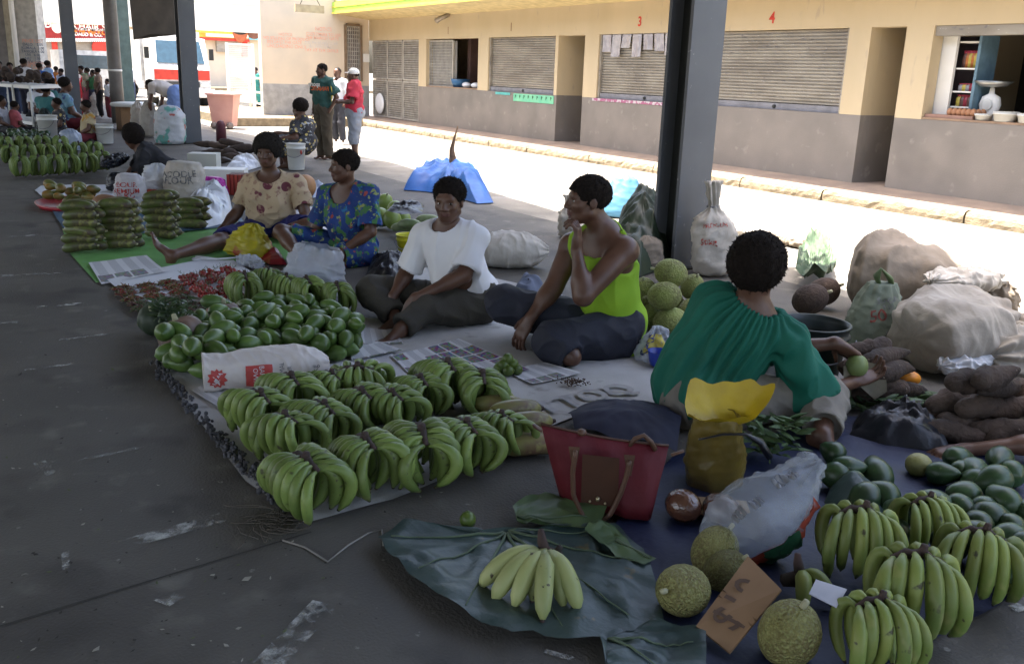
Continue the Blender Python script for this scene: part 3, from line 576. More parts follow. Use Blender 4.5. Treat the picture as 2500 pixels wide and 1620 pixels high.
# --- man in lime singlet
D=dep(G(1500,862))
J=jn(D,hc=(1432,489,.0),nk=(1478,568,.03),sL=(1526,612,-.10),sR=(1398,600,.16),eL=(1424,722,-.28),wL=(1408,610,-.18),eR=(1352,700,.05),wR=(1293,778,-.05),pv=(1505,805,.06),hL=(1500,838,-.04),hR=(1470,812,.12),kL=(1352,845,-.25),kR=(1232,742,.12))
J['kL'][2]=.13; J['kR'][2]=.25; J['aL']=G(1400,880,.07)+FW*.05; J['aR']=G(1330,800,.08)+FW*.1; J['hL'][2]=.13; J['hR'][2]=.13; J['hd']=dirc(-.97,-.2,.03); J['hu']=UP-RT*.1
def darkcap(r,J,M,H):
    s=SD(.007); s.ell(J['hc']+M@A(0,.27,.265)*H,A(.17,.13,.045)*H,M@np.array(Matrix.Rotation(-.5,3,'X')))
    V,Q=s.mesh(); mk('hair_tuft',Geo().add(V,None,Q),HAIR,r)
person('man with cropped hair in lime green singlet, hand raised to his chin, white striped trousers',J,.282,.0068,'short',1.05,dict(m=F_LIME,slv=0,inf=.013,neck=.105,ny=.06,nz=.0,nh=1.3,amp=.008,seed=11,dirn=(0,0,1),f=17,extra=lambda C:C.cap(atD(1510,800,D+.04),atD(1532,845,D+.0),.12,.1,.06)),dict(m=F_NAVY,len=.92,inf=.022,amp=.009,seed=13),bulk=1.12,limb=1.22,
  hands={'L':(dirc(.02,.05,1),dirc(-.9,.3,.1),-1,.75),'R':(dirc(-.45,-.1,-.88),dirc(.5,.5,-.3),-1,.35)},feet={'R':(dirc(.5,-.8,-.1),UP,1)},zmin=.0,cap=darkcap)
# --- woman in green blouse seen from behind
D=dep(G(1720,1030))
J=jn(D,hc=(1852,655,-.02),nk=(1838,752,-.02),sL=(1742,748,.05),sR=(1925,838,-.06),eL=(1900,850,.25),wL=(2042,838,.20),eR=(1985,965,-.05),wR=(2082,932,.15),pv=(1700,985,.0),hL=(1690,1000,.15),hR=(1790,1015,-.02),kL=(1900,960,.3),kR=(2010,1010,.05))
J['hL'][2]=.13; J['hR'][2]=.13; J['kL'][2]=.16; J['kR'][2]=.14; J['aR']=G(2010,1060,.08); J['aL']=G(2000,1035,.07)+FW*.15; J['hd']=dirc(.62,.78,-.25); J['hu']=UP+RT*.12
def gather(V,Q):
    N=vnormals(V,Q); d=V-J['nk']; a=unit(J['nk']-J['pv']); e1=unit(np.cross(a,FW)); e2=np.cross(a,e1); th=np.arctan2(d@e2,d@e1); q=np.linalg.norm(d,axis=1); k=np.exp(-((q-.16)/.15)**2)
    return V+N*(.0085*k*np.sin(th*30+2*nz(V,12,5))+.012*np.exp(-((q-.42)/.2)**2)*np.sin(th*17+3*nz(V,7,6)))[:,None]
def blouse(C): C.chain([J['sL'],atD(1695,860,D+.03),atD(1680,950,D+.0)],[.09,.11,.12],.06); C.cap(atD(1680,940,D+.02),atD(1715,970,D),.15,.17,.08); C.cap(J['sR'],lerp(J['sR'],J['eR'],.82),.07,.068,.05)
person('woman with big round afro in gathered green blouse, seen from behind peeling fruit',J,.275,.0068,'ball',1.0,dict(m=F_GREEN,slv=.86,inf=.02,neck=.095,ny=.0,nz=.045,nh=.75,amp=.010,seed=17,dirn=J['nk']-J['pv'],f=15,loose=.035,extra=blouse,post=gather),dict(m=F_KHAKI,len=.9,inf=.03,amp=.012,seed=19,f=17),bulk=1.12,limb=1.0,
  hands={'L':(dirc(.75,.1,-.45),dirc(-.2,-.4,-.8),1,.45),'R':(dirc(.8,.3,.25),dirc(-.1,-.3,.8),-1,.5)},feet={'R':(dirc(.4,-.75,-.2),UP,1)},zmin=.0)
# ================================================================ goods on the floor
BAN=mat('green_banana',(.155,.21,.05),.45,(.105,.16,.038),7,bump=.08,bsc=40,spots=[((.035,.035,.018),17,.62,.7),((.19,.22,.075),9,.6,.74),((.05,.055,.025),60,.66,.72)],obj=True)
BANY=mat('yellow_green_banana',(.20,.23,.055),.5,(.14,.20,.045),7,spots=[((.05,.045,.02),20,.66,.72),((.27,.28,.10),8,.6,.72)],obj=True)
BANP=mat('pale_banana',(.30,.32,.13),.5,(.24,.27,.10),6,spots=[((.06,.05,.03),28,.69,.73)],obj=True)
CROWN=mat('banana_crown',(.03,.022,.018),.8,(.06,.035,.03),14)
AVO=mat('avocado',(.10,.165,.034),.4,(.06,.115,.024),14,spots=[((.11,.19,.04),60,.66,.72)],obj=True,spec=.5)
AVOD=mat('dark_avocado',(.032,.068,.022),.36,(.02,.044,.015),14,spots=[((.1,.13,.05),50,.66,.72)],obj=True,spec=.5)
CUC=mat('cucumber',(.10,.135,.03),.42,(.07,.045,.035),9,spots=[((.2,.2,.06),14,.58,.68)],obj=True,stretch=(1,1,1))
CUCP=mat('purple_cucumber',(.2,.2,.06),.42,(.13,.065,.05),9,spots=[((.26,.24,.09),14,.58,.68)],obj=True)
LIMEM=mat('lime_fruit',(.11,.16,.03),.35,(.07,.11,.02),8,bump=.1,bsc=150,obj=True)
BREAD=mat('breadfruit',(.25,.28,.075),.7,(.17,.165,.06),7,bump=.6,bsc=75,bkind='vor',spots=[((.28,.30,.10),60,.5,.62)],obj=True)
BREADD=mat('brown_breadfruit',(.17,.16,.05),.65,(.12,.10,.035),6,bump=.8,bsc=85,bkind='vor',spots=[((.2,.2,.07),70,.5,.62)],obj=True)
STALK=mat('stalk',(.4,.38,.24),.7)
PUMP=mat('pumpkin',(.19,.115,.08),.55,(.12,.10,.09),5,spots=[((.24,.10,.03),3.5,.58,.7)])
ROOT=mat('root_skin',(.075,.05,.037),.9,(.04,.028,.022),9,bump=.9,bsc=50,spots=[((.3,.24,.18),30,.72,.75)],obj=True)
CHIL=mat('chilli',(.10,.12,.03),.4,(.16,.05,.02),45,ramp=(.45,.55),obj=True); CHIG=mat('green_chilli',(.04,.07,.02),.45,(.08,.09,.03),45,obj=True)
TOM=mat('tomato',(.26,.016,.012),.25,(.18,.014,.01),30,spec=.6,obj=True)
LEAF=mat('taro_leaf',(.042,.068,.062),.42,(.028,.048,.045),5,bump=.35,bsc=20,spots=[((.06,.085,.082),3,.55,.7),((.1,.085,.04),14,.68,.73)]); LEAFL=mat('leaf_light',(.09,.13,.05),.55,(.06,.1,.04),8); VEIN=mat('leaf_vein',(.10,.14,.08),.6)
GREENS=mat('leafy_greens',(.06,.1,.035),.55,(.035,.065,.022),9,obj=True)
MATG=mat('woven_sack_mat',(.48,.47,.465),.85,(.37,.36,.35),2.5,bump=.3,bsc=160,spots=[((.2,.19,.175),6,.6,.74)])
MATW=mat('white_mat',(.62,.63,.66),.8,(.55,.56,.6),3)
MATN=mat('green_mat',(.15,.36,.10),.75,(.12,.3,.08),6,spots=[((.2,.36,.2),5,.6,.75)],bump=.3,bsc=30); MATB=mat('blue_sheet',(.06,.13,.2),.6,(.05,.1,.16),8,spots=[((.15,.24,.32),9,.58,.7)],bump=.4,bsc=25)
NAVY=mat('navy_tarp',(.007,.013,.05),.6,(.005,.009,.036),4,bump=.35,bsc=26)
SACK=mat('white_sack',(.48,.44,.39),.75,(.38,.345,.30),4,bump=.35,bsc=30,spots=[((.27,.23,.19),2.5,.55,.75)]); SACKB=mat('beige_sack',(.24,.195,.15),.8,(.18,.145,.11),4,bump=.5,bsc=22,spots=[((.22,.17,.12),2.6,.6,.74)])
SACKG=mat('teal_sack',(.17,.2,.15),.8,(.125,.15,.115),5,bump=.4,bsc=28); PLW=mat('white_plastic',(.62,.64,.68),.4,(.52,.54,.58),6,bump=.4,bsc=18); PLT=mat('clear_plastic',(.5,.54,.6),.25,alpha=.30,bump=.8,bsc=14); PLM=mat('milky_plastic',(.55,.58,.66),.3,alpha=.62,bump=.6,bsc=16)
BLKP=mat('black_plastic',(.008,.009,.014),.38,bump=.7,bsc=14,spec=.4); PRR=mat('red_print',(.45,.05,.045),.6,(.38,.06,.05),12); PRG=mat('grey_print',(.12,.12,.13),.7,(.2,.2,.21),30); PRN=mat('green_print',(.02,.09,.04),.6)
BUCW=mat('white_bucket',(.6,.6,.57),.4,(.53,.53,.5),3); CARD=mat('cardboard',(.25,.15,.08),.85,(.21,.125,.065),6); INK=mat('ink',(.10,.06,.04),.8)
# --- mats
def sheet(name,label,cat,pts,m,z=.012,rings=12,wav=.006,res=.08,seed=1,kind=None,curl=0.,**k):
    P=np.array([G(x,y) for x,y in pts])
    g=star(P,rings,lambda V,r: z+np.abs(nz(V,9,seed))*wav+curl*np.maximum(0,r-.9)*10*np.abs(nz(V,5,seed+3)),res=res); o=mk(name,g,m,None,True); tag(o,label,cat,kind=kind); return o
sheet('mat','long grey woven sack mat spread under the bananas and avocados','mat',[(378,892),(470,1010),(600,1180),(745,1282),(960,1225),(1210,1120),(1330,1050),(1460,1000),(1640,985),(1640,900),(1560,860),(1240,770),(960,790),(800,760),(590,730),(400,790)],MATG,.010,20,.007)
sheet('mat','white paper mat under the rows of chilli and tomato heaps','mat',[(262,688),(330,672),(480,640),(570,640),(645,690),(690,740),(640,790),(430,840),(385,800)],MATW,.018,12,.004,seed=3)
sheet('mat','bright green plastic mat around the cucumber stacks','mat',[(152,560),(172,622),(235,692),(400,672),(690,640),(780,600),(700,560),(520,535),(300,540)],MATN,.008,14,.006,seed=4)
sheet('mat','faded blue sheet showing behind the cucumber stacks','mat',[(124,512),(160,570),(420,575),(600,550),(560,500),(300,495)],MATB,.016,12,.01,seed=5)
sheet('mat','white cloth strip with red edge left of papayas','mat',[(84,466),(110,488),(300,485),(420,452),(200,452),(100,455)],MATW,.006,8,.02,seed=6)
sheet('mat','faded grey cloth patch between white shirted and lime dressed sitters','mat',[(930,640),(1010,800),(1250,830),(1560,850),(1500,760),(1300,700),(1150,670)],MATG,.005,10,.004,seed=16)
sheet('tarp','dark navy tarpaulin spread under the nearest fruit at right','tarpaulin',[(1490,1300),(1560,1420),(1650,1640),(2100,1660),(2300,1560),(2520,1440),(2640,1200),(2560,1060),(2300,1030),(2060,1020),(1900,1060),(1640,1120)],NAVY,.010,20,.018,seed=7,curl=.004)
for i,(x,y) in enumerate(((1338,992),(1392,978),(1448,964),(1512,950))): lettering('stencil_letter','TTOQ'[i],.21,G(x,y,.027),(0,1,0),(-1,0,0),mat('faded_stencil',(.26,.25,.25),.85,(.36,.35,.35),9),bpy.data.objects['mat'],.006)
lettering('stencil_letter','PUNIC',.10,G(1495,985,.027),(0,1,0),(-1,0,0),MATS['faded_stencil'],bpy.data.objects['mat'],.002)
# black fringe of the mat, loose string
g=Geo(); rg=np.random.default_rng(3); E_=[(378,892),(430,955),(500,1040),(560,1110),(640,1190),(720,1262)]
for i in range(len(E_)-1):
    for k in range(60): p=lerp(G(*E_[i]),G(*E_[i+1]),rg.random())+rg.normal(0,.018,3)*A(1,1,0); p[2]=.012+.022*rg.random(); g.ell(p,rg.uniform(.006,.016,3),None,5,3)
o=mk('mat_fringe',g,mat('dark_fringe',(.035,.033,.036),.9,(.1,.1,.11),40),bpy.data.objects['mat']); o['kind']='stuff'
g=Geo(); rg=np.random.default_rng(9)
for k in range(26):
    p=G(690+rg.normal()*25,1270+rg.normal()*12); a=rg.uniform(0,6.3); t=np.linspace(0,1,9)[:,None]; g.tube(p+np.hstack([np.cos(a+t*rg.uniform(1,4)),np.sin(a+t*rg.uniform(1,4)),0*t])*t*rg.uniform(.08,.17)+A(0,0,.012),.0016,4)
o=mk('frayed_thread',g,mat('thread',(.12,.1,.08),.9),bpy.data.objects['mat']); o['kind']='stuff'
P=[G(*q,.006) for q in ((690,1318),(745,1335),(800,1370),(850,1330),(900,1300),(932,1292),(936,1330))]; tag(mk('string',Geo().tube(P,.0035,5),mat('string',(.3,.28,.25),.8)),'thin pale knotted string lying on the bare floor','string')
# --- newspapers
def newsm(name,cols,pic):
    m=bpy.data.materials.new(name); m.use_nodes=True; t=m.node_tree; N=t.nodes; L=t.links; b=N['Principled BSDF']; S(b,'Roughness',.85); S(b,'Specular IOR Level',.2)
    tc=N.new('ShaderNodeTexCoord')
    def brick(sx,sy,mort,off):
        mp=N.new('ShaderNodeMapping'); mp.inputs['Scale'].default_value=(sx,sy,1); L.new(tc.outputs['UV'],mp.inputs[0])
        br=N.new('ShaderNodeTexBrick'); br.offset=off; br.inputs['Scale'].default_value=1; br.inputs['Mortar Size'].default_value=mort; br.inputs['Brick Width'].default_value=1; br.inputs['Row Height'].default_value=1
        br.inputs['Color1'].default_value=(0,0,0,1); br.inputs['Color2'].default_value=(1,1,1,1); br.inputs['Mortar'].default_value=(.5,.5,.5,1); L.new(mp.outputs[0],br.inputs['Vector']); return br
    pics=brick(cols,cols*.8,.06,0); txt=brick(cols,38,.22,0)
    vo=N.new('ShaderNodeTexNoise'); vo.inputs['Scale'].default_value=cols*4; L.new(tc.outputs['UV'],vo.inputs['Vector'])
    hs=N.new('ShaderNodeHueSaturation'); hs.inputs['Saturation'].default_value=pic; hs.inputs['Value'].default_value=.42; L.new(vo.outputs['Color'],hs.inputs['Color'])
    mx=N.new('ShaderNodeMix'); mx.data_type='RGBA'; mx.inputs[6].default_value=(.62,.62,.64,1); mx.inputs[7].default_value=(.22,.22,.25,1); inv=N.new('ShaderNodeMath'); inv.operation='SUBTRACT'; inv.inputs[0].default_value=.62; L.new(txt.outputs['Fac'],inv.inputs[1]); inv.use_clamp=True; L.new(inv.outputs[0],mx.inputs[0])
    sel=N.new('ShaderNodeMath'); sel.operation='GREATER_THAN'; sel.inputs[1].default_value=.62 if pic<1.5 else .2; L.new(pics.outputs['Color'],sel.inputs[0])
    ms=N.new('ShaderNodeMath'); ms.operation='MULTIPLY'; L.new(sel.outputs[0],ms.inputs[0]); iv=N.new('ShaderNodeMath'); iv.operation='SUBTRACT'; iv.inputs[0].default_value=1; L.new(pics.outputs['Fac'],iv.inputs[1]); L.new(iv.outputs[0],ms.inputs[1])
    m2=N.new('ShaderNodeMix'); m2.data_type='RGBA'; L.new(ms.outputs[0],m2.inputs[0]); L.new(mx.outputs[2],m2.inputs[6]); L.new(hs.outputs[0],m2.inputs[7]); L.new(m2.outputs[2],b.inputs['Base Color']); return m
def paper(label,pts,m,z=.022,seed=1,wav=.006):
    g,uv=bil([G(x,y,z) for x,y in pts],28,20,lambda V,uv:nz(V,11,seed)*wav+(np.abs(uv-.5).max(1)>.46)*.004); return tag(mk('newspaper',g,m,None,True,uv),label,'newspaper')
N1=newsm('news_photos',6,1.9); N2=newsm('news_text',4,.9); N3=newsm('news_spread',3,.8)
paper('colour newspaper page covered in rows of small photographs',[(955,870),(1120,828),(1295,902),(1030,945)],N1,.026,2)
paper('pale newspaper sheet between flour bag and photo page',[(790,895),(955,862),(1060,945),(860,962)],N3,.022,3)
paper('small newspaper folded on green mat before the cucumber stacks',[(216,643),(358,624),(408,664),(248,693)],N2,.02,4)
paper('newspaper half hidden beneath the rear bananas and flour bag',[(780,880),(860,905),(905,975),(800,960)],N2,.019,5)
paper('crumpled newspaper strip beside the avocado heap',[(845,845),(935,838),(985,858),(860,880)],N3,.03,6,.012)
paper('dark framed paper sheet under the left end of the flour bag',[(468,955),(520,930),(640,1000),(560,1010)],N3,.02,7)
paper('creased newspaper in front of the man in the lime singlet',[(1235,905),(1330,885),(1420,912),(1300,938)],N2,.022,9,.01)
paper('newspaper lying before the bare feet of the white shirted sitter',[(880,800),(965,805),(985,838),(885,842)],N3,.021,10,.01)
paper('newspaper spread behind tomato heaps near seated women',[(640,700),(740,672),(790,700),(700,752)],N2,.024,8)
# --- banana hands
def bez(P,n):
    t=np.linspace(0,1,n)[:,None]; return (1-t)**3*P[0]+3*t*(1-t)**2*P[1]+3*t*t*(1-t)*P[2]+t**3*P[3]
def finger(P,r,n=11,sides=7):
    k=np.linspace(0,1,n); R=r*np.interp(k,[0,.1,.22,.45,.75,.9,.96,1],[.42,.5,.85,1,.97,.78,.45,.28]); g=Geo(); g.m=0; g.tube(bez(P,n),R,sides); e=bez(P,n)[-1]; d=unit(e-bez(P,n)[-2]); g.m=1; g.tube([e,e+d*.008],[r*.3,r*.22],5); return g
def hand_proto(nf,seed,s=1.,m=BAN,rows=2,splay=1.,lean=0.,inner=0):
    rg=np.random.default_rng(seed); r=bpy.data.objects.new('banana_hand',None); COL.objects.link(r); cz=.285
    for row in range(rows):
        n=nf-row
        for i in range(n):
            u=(2*i/(n-1)-1)+rg.normal()*.03; sd=-1 if row==0 else 1; k=1+.05*rg.normal(); l=1-.12*abs(u)
            P=[A(u*.085,sd*.012,cz-.03*u*u-.012*row),A(u*.135*splay,sd*.10*k+lean*.3,cz+.05-.05*u*u),A(u*.18*splay,sd*.165*k*l+lean,cz*.5),A(u*.13*splay,sd*(.055+.03*rg.normal())*l+lean,.02+.02*rg.random())]
            mk('banana',finger(np.array(P)*s,(.0285 if m is BANY else .0245)*s*(1+.06*rg.normal())),[m,CROWN],r)
    for i in range(inner):
        u=(2*i/(inner-1)-1)*.8; sd=-1 if i%2 else 1; P=[A(u*.075,0,cz-.03),A(u*.11,sd*.06,cz+.0),A(u*.15,sd*.09,cz*.5),A(u*.11,sd*(.03+.02*rg.normal()),.02)]; mk('banana',finger(np.array(P)*s,.03*s),[m,CROWN],r)
    g=Geo(); x=np.linspace(-1,1,9); g.tube(np.stack([x*.088,0*x,cz-.004-.03*x*x+.006*np.sin(x*9)],1)*s,np.interp(x,[-1,0,1],[.012,.02,.012])*s*(1+.2*np.sin(x*23)),7); g.tube(np.array([A(.01,0,cz),A(.015,0,cz+.035)])*s,A(.018,.013)*s,7)
    mk('crown',g,CROWN,r); return r
def yawpx(a): 
    "heading of an image direction (right=0, away=90)"
    v=RT*math.cos(math.radians(a))+FW*math.sin(math.radians(a)); return math.atan2(v[1],v[0])
protos=[hand_proto(7,1,inner=9),hand_proto(6,2,.94,inner=8,lean=.02),hand_proto(8,3,1.0,inner=9)]
BH=[((751,1235),2,-58,'biggest green banana hand at the near left corner of the mat'),((912,1190),2,-55,'tall green banana hand second along the front edge of the mat'),((1032,1165),0,-60,'green banana hand third along the front edge of the mat'),((1125,1142),0,-55,'green banana hand fourth along the front edge of the mat'),((1215,1105),1,-50,'green banana hand at right end of the front edge, next to the cucumbers'),
 ((622,1062),1,-30,'pale fingered banana hand at the left mat edge below the flour bag'),((692,1125),1,-45,'low green banana hand tucked behind the near left corner hand'),((775,1085),0,-50,'green banana hand in the middle row behind second front hand'),((893,1040),1,-52,'dark green banana hand in middle row, left of centre'),((962,1042),1,-55,'green banana hand at the centre of the heap'),((706,1020),1,-40,'dark banana hand just below the flour bag'),((800,998),1,-45,'banana hand at the right end of the flour bag'),((1030,1010),0,-52,'dark green banana hand behind the third front hand'),((1090,985),0,-58,'rearmost banana hand beside the small lime piles'),((1158,1000),1,-60,'banana hand against the purple cucumbers'),((880,985),1,-10,'loosely curled banana hand at the rear beside a lime pile'),
 ((596,752),0,-45,'leftmost banana hand behind the avocado heap, by the pumpkin'),((652,735),1,-30,'rear banana hand between tomato heaps and avocados'),((690,752),1,-48,'banana hand at the middle behind the avocado heap'),((762,762),0,-50,'banana hand right of middle behind the avocado heap'),((822,772),1,-52,'rightmost banana hand behind the avocado heap')]
used=set()
for i,(px,k,yw,lab) in enumerate(BH):
    p=G(*px,.02); s=tuple(np.array((.97,1.0,.72))*random.uniform(.9,1.08)) if i<16 else (.82,)*3
    o=protos[k] if k not in used else dup(protos[k]); used.add(k); o.location=p; o.rotation_euler=(random.uniform(-.16,.16),random.uniform(-.1,.1),yawpx(yw+random.uniform(-16,16))); o.scale=s; tag(o,lab,'banana hand','green banana hands on the grey mat')
pr2=[hand_proto(6,11,.8,BANY,2,1.0,-.05),hand_proto(6,12,.86,BANY,2,.95,-.06)]
for i,(px,k,yw,lab) in enumerate([((2085,1385),0,-8,'green yellow banana hand beside printed plastic bag'),((2246,1335),0,10,'small banana hand with dark crown at back of the navy tarp bananas'),((2215,1520),1,-12,'long fingered banana hand at the front middle of the navy tarp'),((2372,1445),0,-25,'yellowing banana hand at the right edge of the navy tarp'),((2122,1612),1,6,'banana hand at the bottom edge of the picture beside round breadfruit')]):
    o=pr2[k] if i in (0,2) else dup(pr2[k]); o.location=G(*px,.015); o.rotation_euler=(0,0,yawpx(yw)); tag(o,lab,'banana hand','yellow green banana hands on the navy tarp'); o.scale=(.98,.85,.98,.98,.82)[i:i+1]*3
def fan(label,crown,ch,tips,r,m,zt=.03,z2=None):
    c=G(*crown,ch); R_=root('banana_hand',label,'banana hand',G(*crown))
    for t in tips: e=G(*t,zt); h=c*A(1,1,0); mk('banana',finger(np.array([c+A(0,0,-.01),lerp(c,e,.3)+UP*.07,lerp(c,e,.75)+UP*.06,e]),r),[m,CROWN],R_)
    mk('crown',Geo().tube([c-RT*.06+UP*-.01,c,c+RT*.05-UP*.01],[.02,.03,.018],7).tube([c,c+UP*.05-RT*.015,c+UP*.085-RT*.02],[.02,.016,.01],7).tube([c+RT*.03,c+RT*.045+UP*.03],[.014,.01],6),CROWN,R_)
fan('single hand of pale ripe bananas lying on the big taro leaf',(1333,1352),.13,[(1172,1432),(1205,1465),(1255,1480),(1325,1512),(1375,1478),(1412,1490),(1300,1465)],.031,BANP,.04)
fan('two short green bananas under the white paper tag',(1955,1410),.08,[(1960,1490),(2030,1475)],.026,BANY)
# --- round fruit helpers
def pear(L,r,neck=.55,n=14): 
    t=np.linspace(0,1,12); R=r*np.sqrt(np.clip(np.sin(np.pi*t**.8),0,1))*np.interp(t,[0,.5,.8,1],[1,1,.8+.2*(1-neck),neck+.1]); R[0]=R[-1]=.001; return Geo().lathe(np.stack([R,(t-.45)*L],1),n)
def inside(p,P):
    c=False; j=len(P)-1
    for i in range(len(P)):
        if (P[i][1]>p[1])!=(P[j][1]>p[1]) and p[0]<(P[j][0]-P[i][0])*(p[1]-P[i][1])/(P[j][1]-P[i][1])+P[i][0]: c=not c
        j=i
    return c
def pile(poly,n,r,hm,seed=1,z0=.02):
    rg=np.random.default_rng(seed); P=[G(x,y)[:2] for x,y in poly]; lo=np.min(P,0); hi=np.max(P,0); out=[]; c=np.mean(P,0); ext=np.max(np.linalg.norm(np.array(P)-c,axis=1))
    while len(out)<n:
        best=None
        for k in range(14):
            q=rg.uniform(lo,hi)
            if not inside(q,P): continue
            z=z0+r
            for e in out:
                d=math.hypot(q[0]-e[0],q[1]-e[1])
                if d<1.9*r: z=max(z,e[2]+math.sqrt((1.9*r)**2-d*d)*.86)
            if best is None or z<best[2]: best=(q[0],q[1],z)
        if best is None: continue
        if best[2]>hm: break
        out.append(best)
    return out
def rest(proto,pts,label,cat,group,seed=1,flat=True,sc=(.8,1.15)):
    rg=np.random.default_rng(seed)
    for i,p in enumerate(pts):
        o=proto if i==0 else dup(proto); o.location=p; a=rg.uniform(0,6.3); o.rotation_euler=(math.pi/2+rg.normal()*.25,rg.normal()*.3,a) if flat else (rg.normal()*.3,rg.normal()*.3,a); s=rg.uniform(*sc); o.scale=(s,s,s*rg.uniform(.85,1.18)); tag(o,label,cat,group)
pts=pile([(405,890),(425,925),(500,935),(590,900),(700,885),(790,900),(868,880),(875,830),(790,795),(690,785),(600,790),(530,800),(470,850)],150,.049,.24,4)
rest(mk('avocado',pear(.158,.0465),AVO),pts,'glossy green avocado in the big heap before the rear banana hands','avocado','avocados in the heap by the flour bag',2)
A2=[(2035,1105),(2068,1140),(2140,1158),(2040,1160),(2085,1175),(2155,1210),(2195,1250),(2298,1155),(2340,1118),(2350,1148),(2375,1152),(2425,1172),(2465,1155),(2385,1178),(2282,1232),(2355,1210),(2452,1222),(2325,1265),(2385,1278),(2405,1245),(2322,1325),(2385,1312),(2470,1285),(2462,1312),(2470,1352),(2428,1376),(2475,1390),(2345,1240),(2420,1265),(2495,1250),(2500,1330),(2440,1120),(2110,1215),(2180,1300)]
rest(mk('avocado',pear(.155,.058,.75),AVOD),[G(x,y,.07+.03*(i%5==1)) for i,(x,y) in enumerate(A2)],'dull dark green avocado among the loose ones on the navy tarp','avocado','avocados loose on the navy tarp',5)
o=mk('citrus_fruit',Geo().ell((0,0,0),(.056,.056,.05),None,16,10).ell((.054,0,0),(.012,.012,.01),None,6,4),mat('pale_citrus',(.27,.25,.09),.5,(.2,.2,.07),8,bump=.2,bsc=90)); o.location=G(2243,1134,.06); tag(o,'round yellowish citrus fruit alone on the navy tarp','citrus')
# limes
lp=mk('lime',Geo().ell((0,0,0),(.032,.032,.034),None,12,8).ell((0,0,.033),(.007,.007,.006),None,6,4),LIMEM); first=True
for lab,grp,L in (('small green lime in the little pile on the photo newspaper','limes piled on the photo newspaper',[(1218,900),(1240,905),(1262,902),(1230,890),(1252,888),(1240,876)]),('small dull green lime in the pile behind the loosely curled bananas','limes piled behind curled bananas',[(915,950),(940,955),(958,945),(925,938),(945,932),(935,918)]),('dull green lime beside the rearmost banana hand','limes beside rearmost banana hand',[(998,945),(1022,938),(1000,928),(1028,922)])):
    for i,(x,y) in enumerate(L): o=lp if first else dup(lp); first=False; o.location=G(x,y,.045+.028*(i>2)+.03*(i==5)); o.rotation_euler=(i*1.3,i*.7,i*2.1); tag(o,lab,'lime',grp)
o=dup(lp,G(1142,1268,.036),label='single lime alone on the bare floor in front of the mat'); del o['group']; o.scale=(.95,)*3
# --- cucumbers
def cuc(L,r,bend=.02):
    t=np.linspace(0,1,13); P=np.stack([(t-.5)*L,0*t,bend*np.sin(np.pi*t)],1); R=r*np.interp(t,[0,.04,.12,.3,.7,.88,.96,1],[.35,.65,.88,1,1,.9,.68,.4]); g=Geo(); g.tube(P,R,10); g.m=1; g.tube([P[-1],P[-1]+A(.02,0,.004)],[.012,.008],6); return g
cp=mk('cucumber',cuc(.275,.048),[CUC,STALK]); first=True; rg=np.random.default_rng(2)
for (x,y),n,lab,grp in (((205,618),6,'cucumber of the tallest, leftmost stack','cucumbers in the leftmost stack'),((298,610),6,'cucumber of the second stack from the left','cucumbers in the second stack'),((395,584),6,'cucumber of the third stack, beside the bare foot','cucumbers in third stack by foot'),((468,560),4,'cucumber of the smallest stack, beside the white bag','cucumbers in the smallest stack')):
    b=G(x,y)
    for k in range(n):
        for sgn in (-1,1):
            o=cp if first else dup(cp); first=False; o.location=b+FW*(.047*sgn+rg.normal()*.006)+RT*(rg.normal()*.018+.03*(sgn>0))+UP*(.055+.068*k); o.rotation_euler=(rg.normal()*.1,rg.normal()*.05,yawpx(rg.normal()*5+4)+(math.pi if rg.random()<.25 else 0)); tag(o,'%s %s cucumber %s'%(('lowest','second lowest','third lowest','fourth lowest','fifth lowest','sixth lowest')[k] if k<n-1 else 'topmost',('front','rear')[sgn>0],lab.split('cucumber',1)[1].strip()),'cucumber',grp)
cp=mk('cucumber',cuc(.25,.046,.012),[CUCP,CROWN]); first=True
for (x,y,z,a) in ((1195,975,.06,-5),(1218,992,.075,0),(1256,1005,.13,22),(1282,1035,.11,20),(1275,1072,.06,25),(1235,1055,.06,22),(1300,1090,.05,15),(1215,1030,.05,10)):
    o=cp if first else dup(cp); first=False; o.location=G(x,y,z); o.rotation_euler=(0,0,yawpx(a)); tag(o,'purplish yellow cucumber in the pile right of the banana hands','cucumber','purplish cucumbers beside the bananas')
# --- chilli and tomato heaps
def chillies(seed,m2):
    rg=np.random.default_rng(seed); g=Geo()
    for k in range(75):
        a=rg.uniform(0,6.3); q=.058*math.sqrt(rg.random()); p=A(q*math.cos(a),q*math.sin(a),.006+(.03-.45*q)*rg.random()); b=rg.uniform(0,6.3); d=A(math.cos(b),math.sin(b),rg.normal()*.3)*rg.uniform(.014,.026); g.m=int(rg.random()<.3); g.tube([p-d,p+A(0,0,.003),p+d],[.0025,.0038,.0012],5)
    return mk('chilli_heap',g,[m2,LIP if m2==CHIG else TOM])
h1,h2=chillies(1,CHIL),chillies(2,CHIG); c1=c2=True
for i,(x,y) in enumerate([(335,345),(375,385),(425,435),(535,320),(570,360),(610,405),(715,295),(760,335),(810,380)]):
    o=h1 if c1 else dup(h1); c1=False; o.location=G(200+x/3.4,600+y/3.4+6,.02); o.rotation_euler=(0,0,i*1.7); o.scale=(1.15,1.15,1.2); tag(o,'small heap of reddish brown chillies in the far rows on the white paper','chilli heap','reddish chilli heaps on white paper')
for i,(x,y) in enumerate([(480,475),(520,515),(680,450),(720,495),(840,425),(920,485),(950,530)]):
    o=h2 if c2 else dup(h2); c2=False; o.location=G(200+x/3.4,600+y/3.4+6,.02); o.rotation_euler=(0,0,i*1.7); o.scale=(1.25,1.25,1.3); tag(o,'small heap of dark green chillies in the near rows on the white paper','chilli heap','green chilli heaps on white paper')
g=Geo(); rg=np.random.default_rng(6)
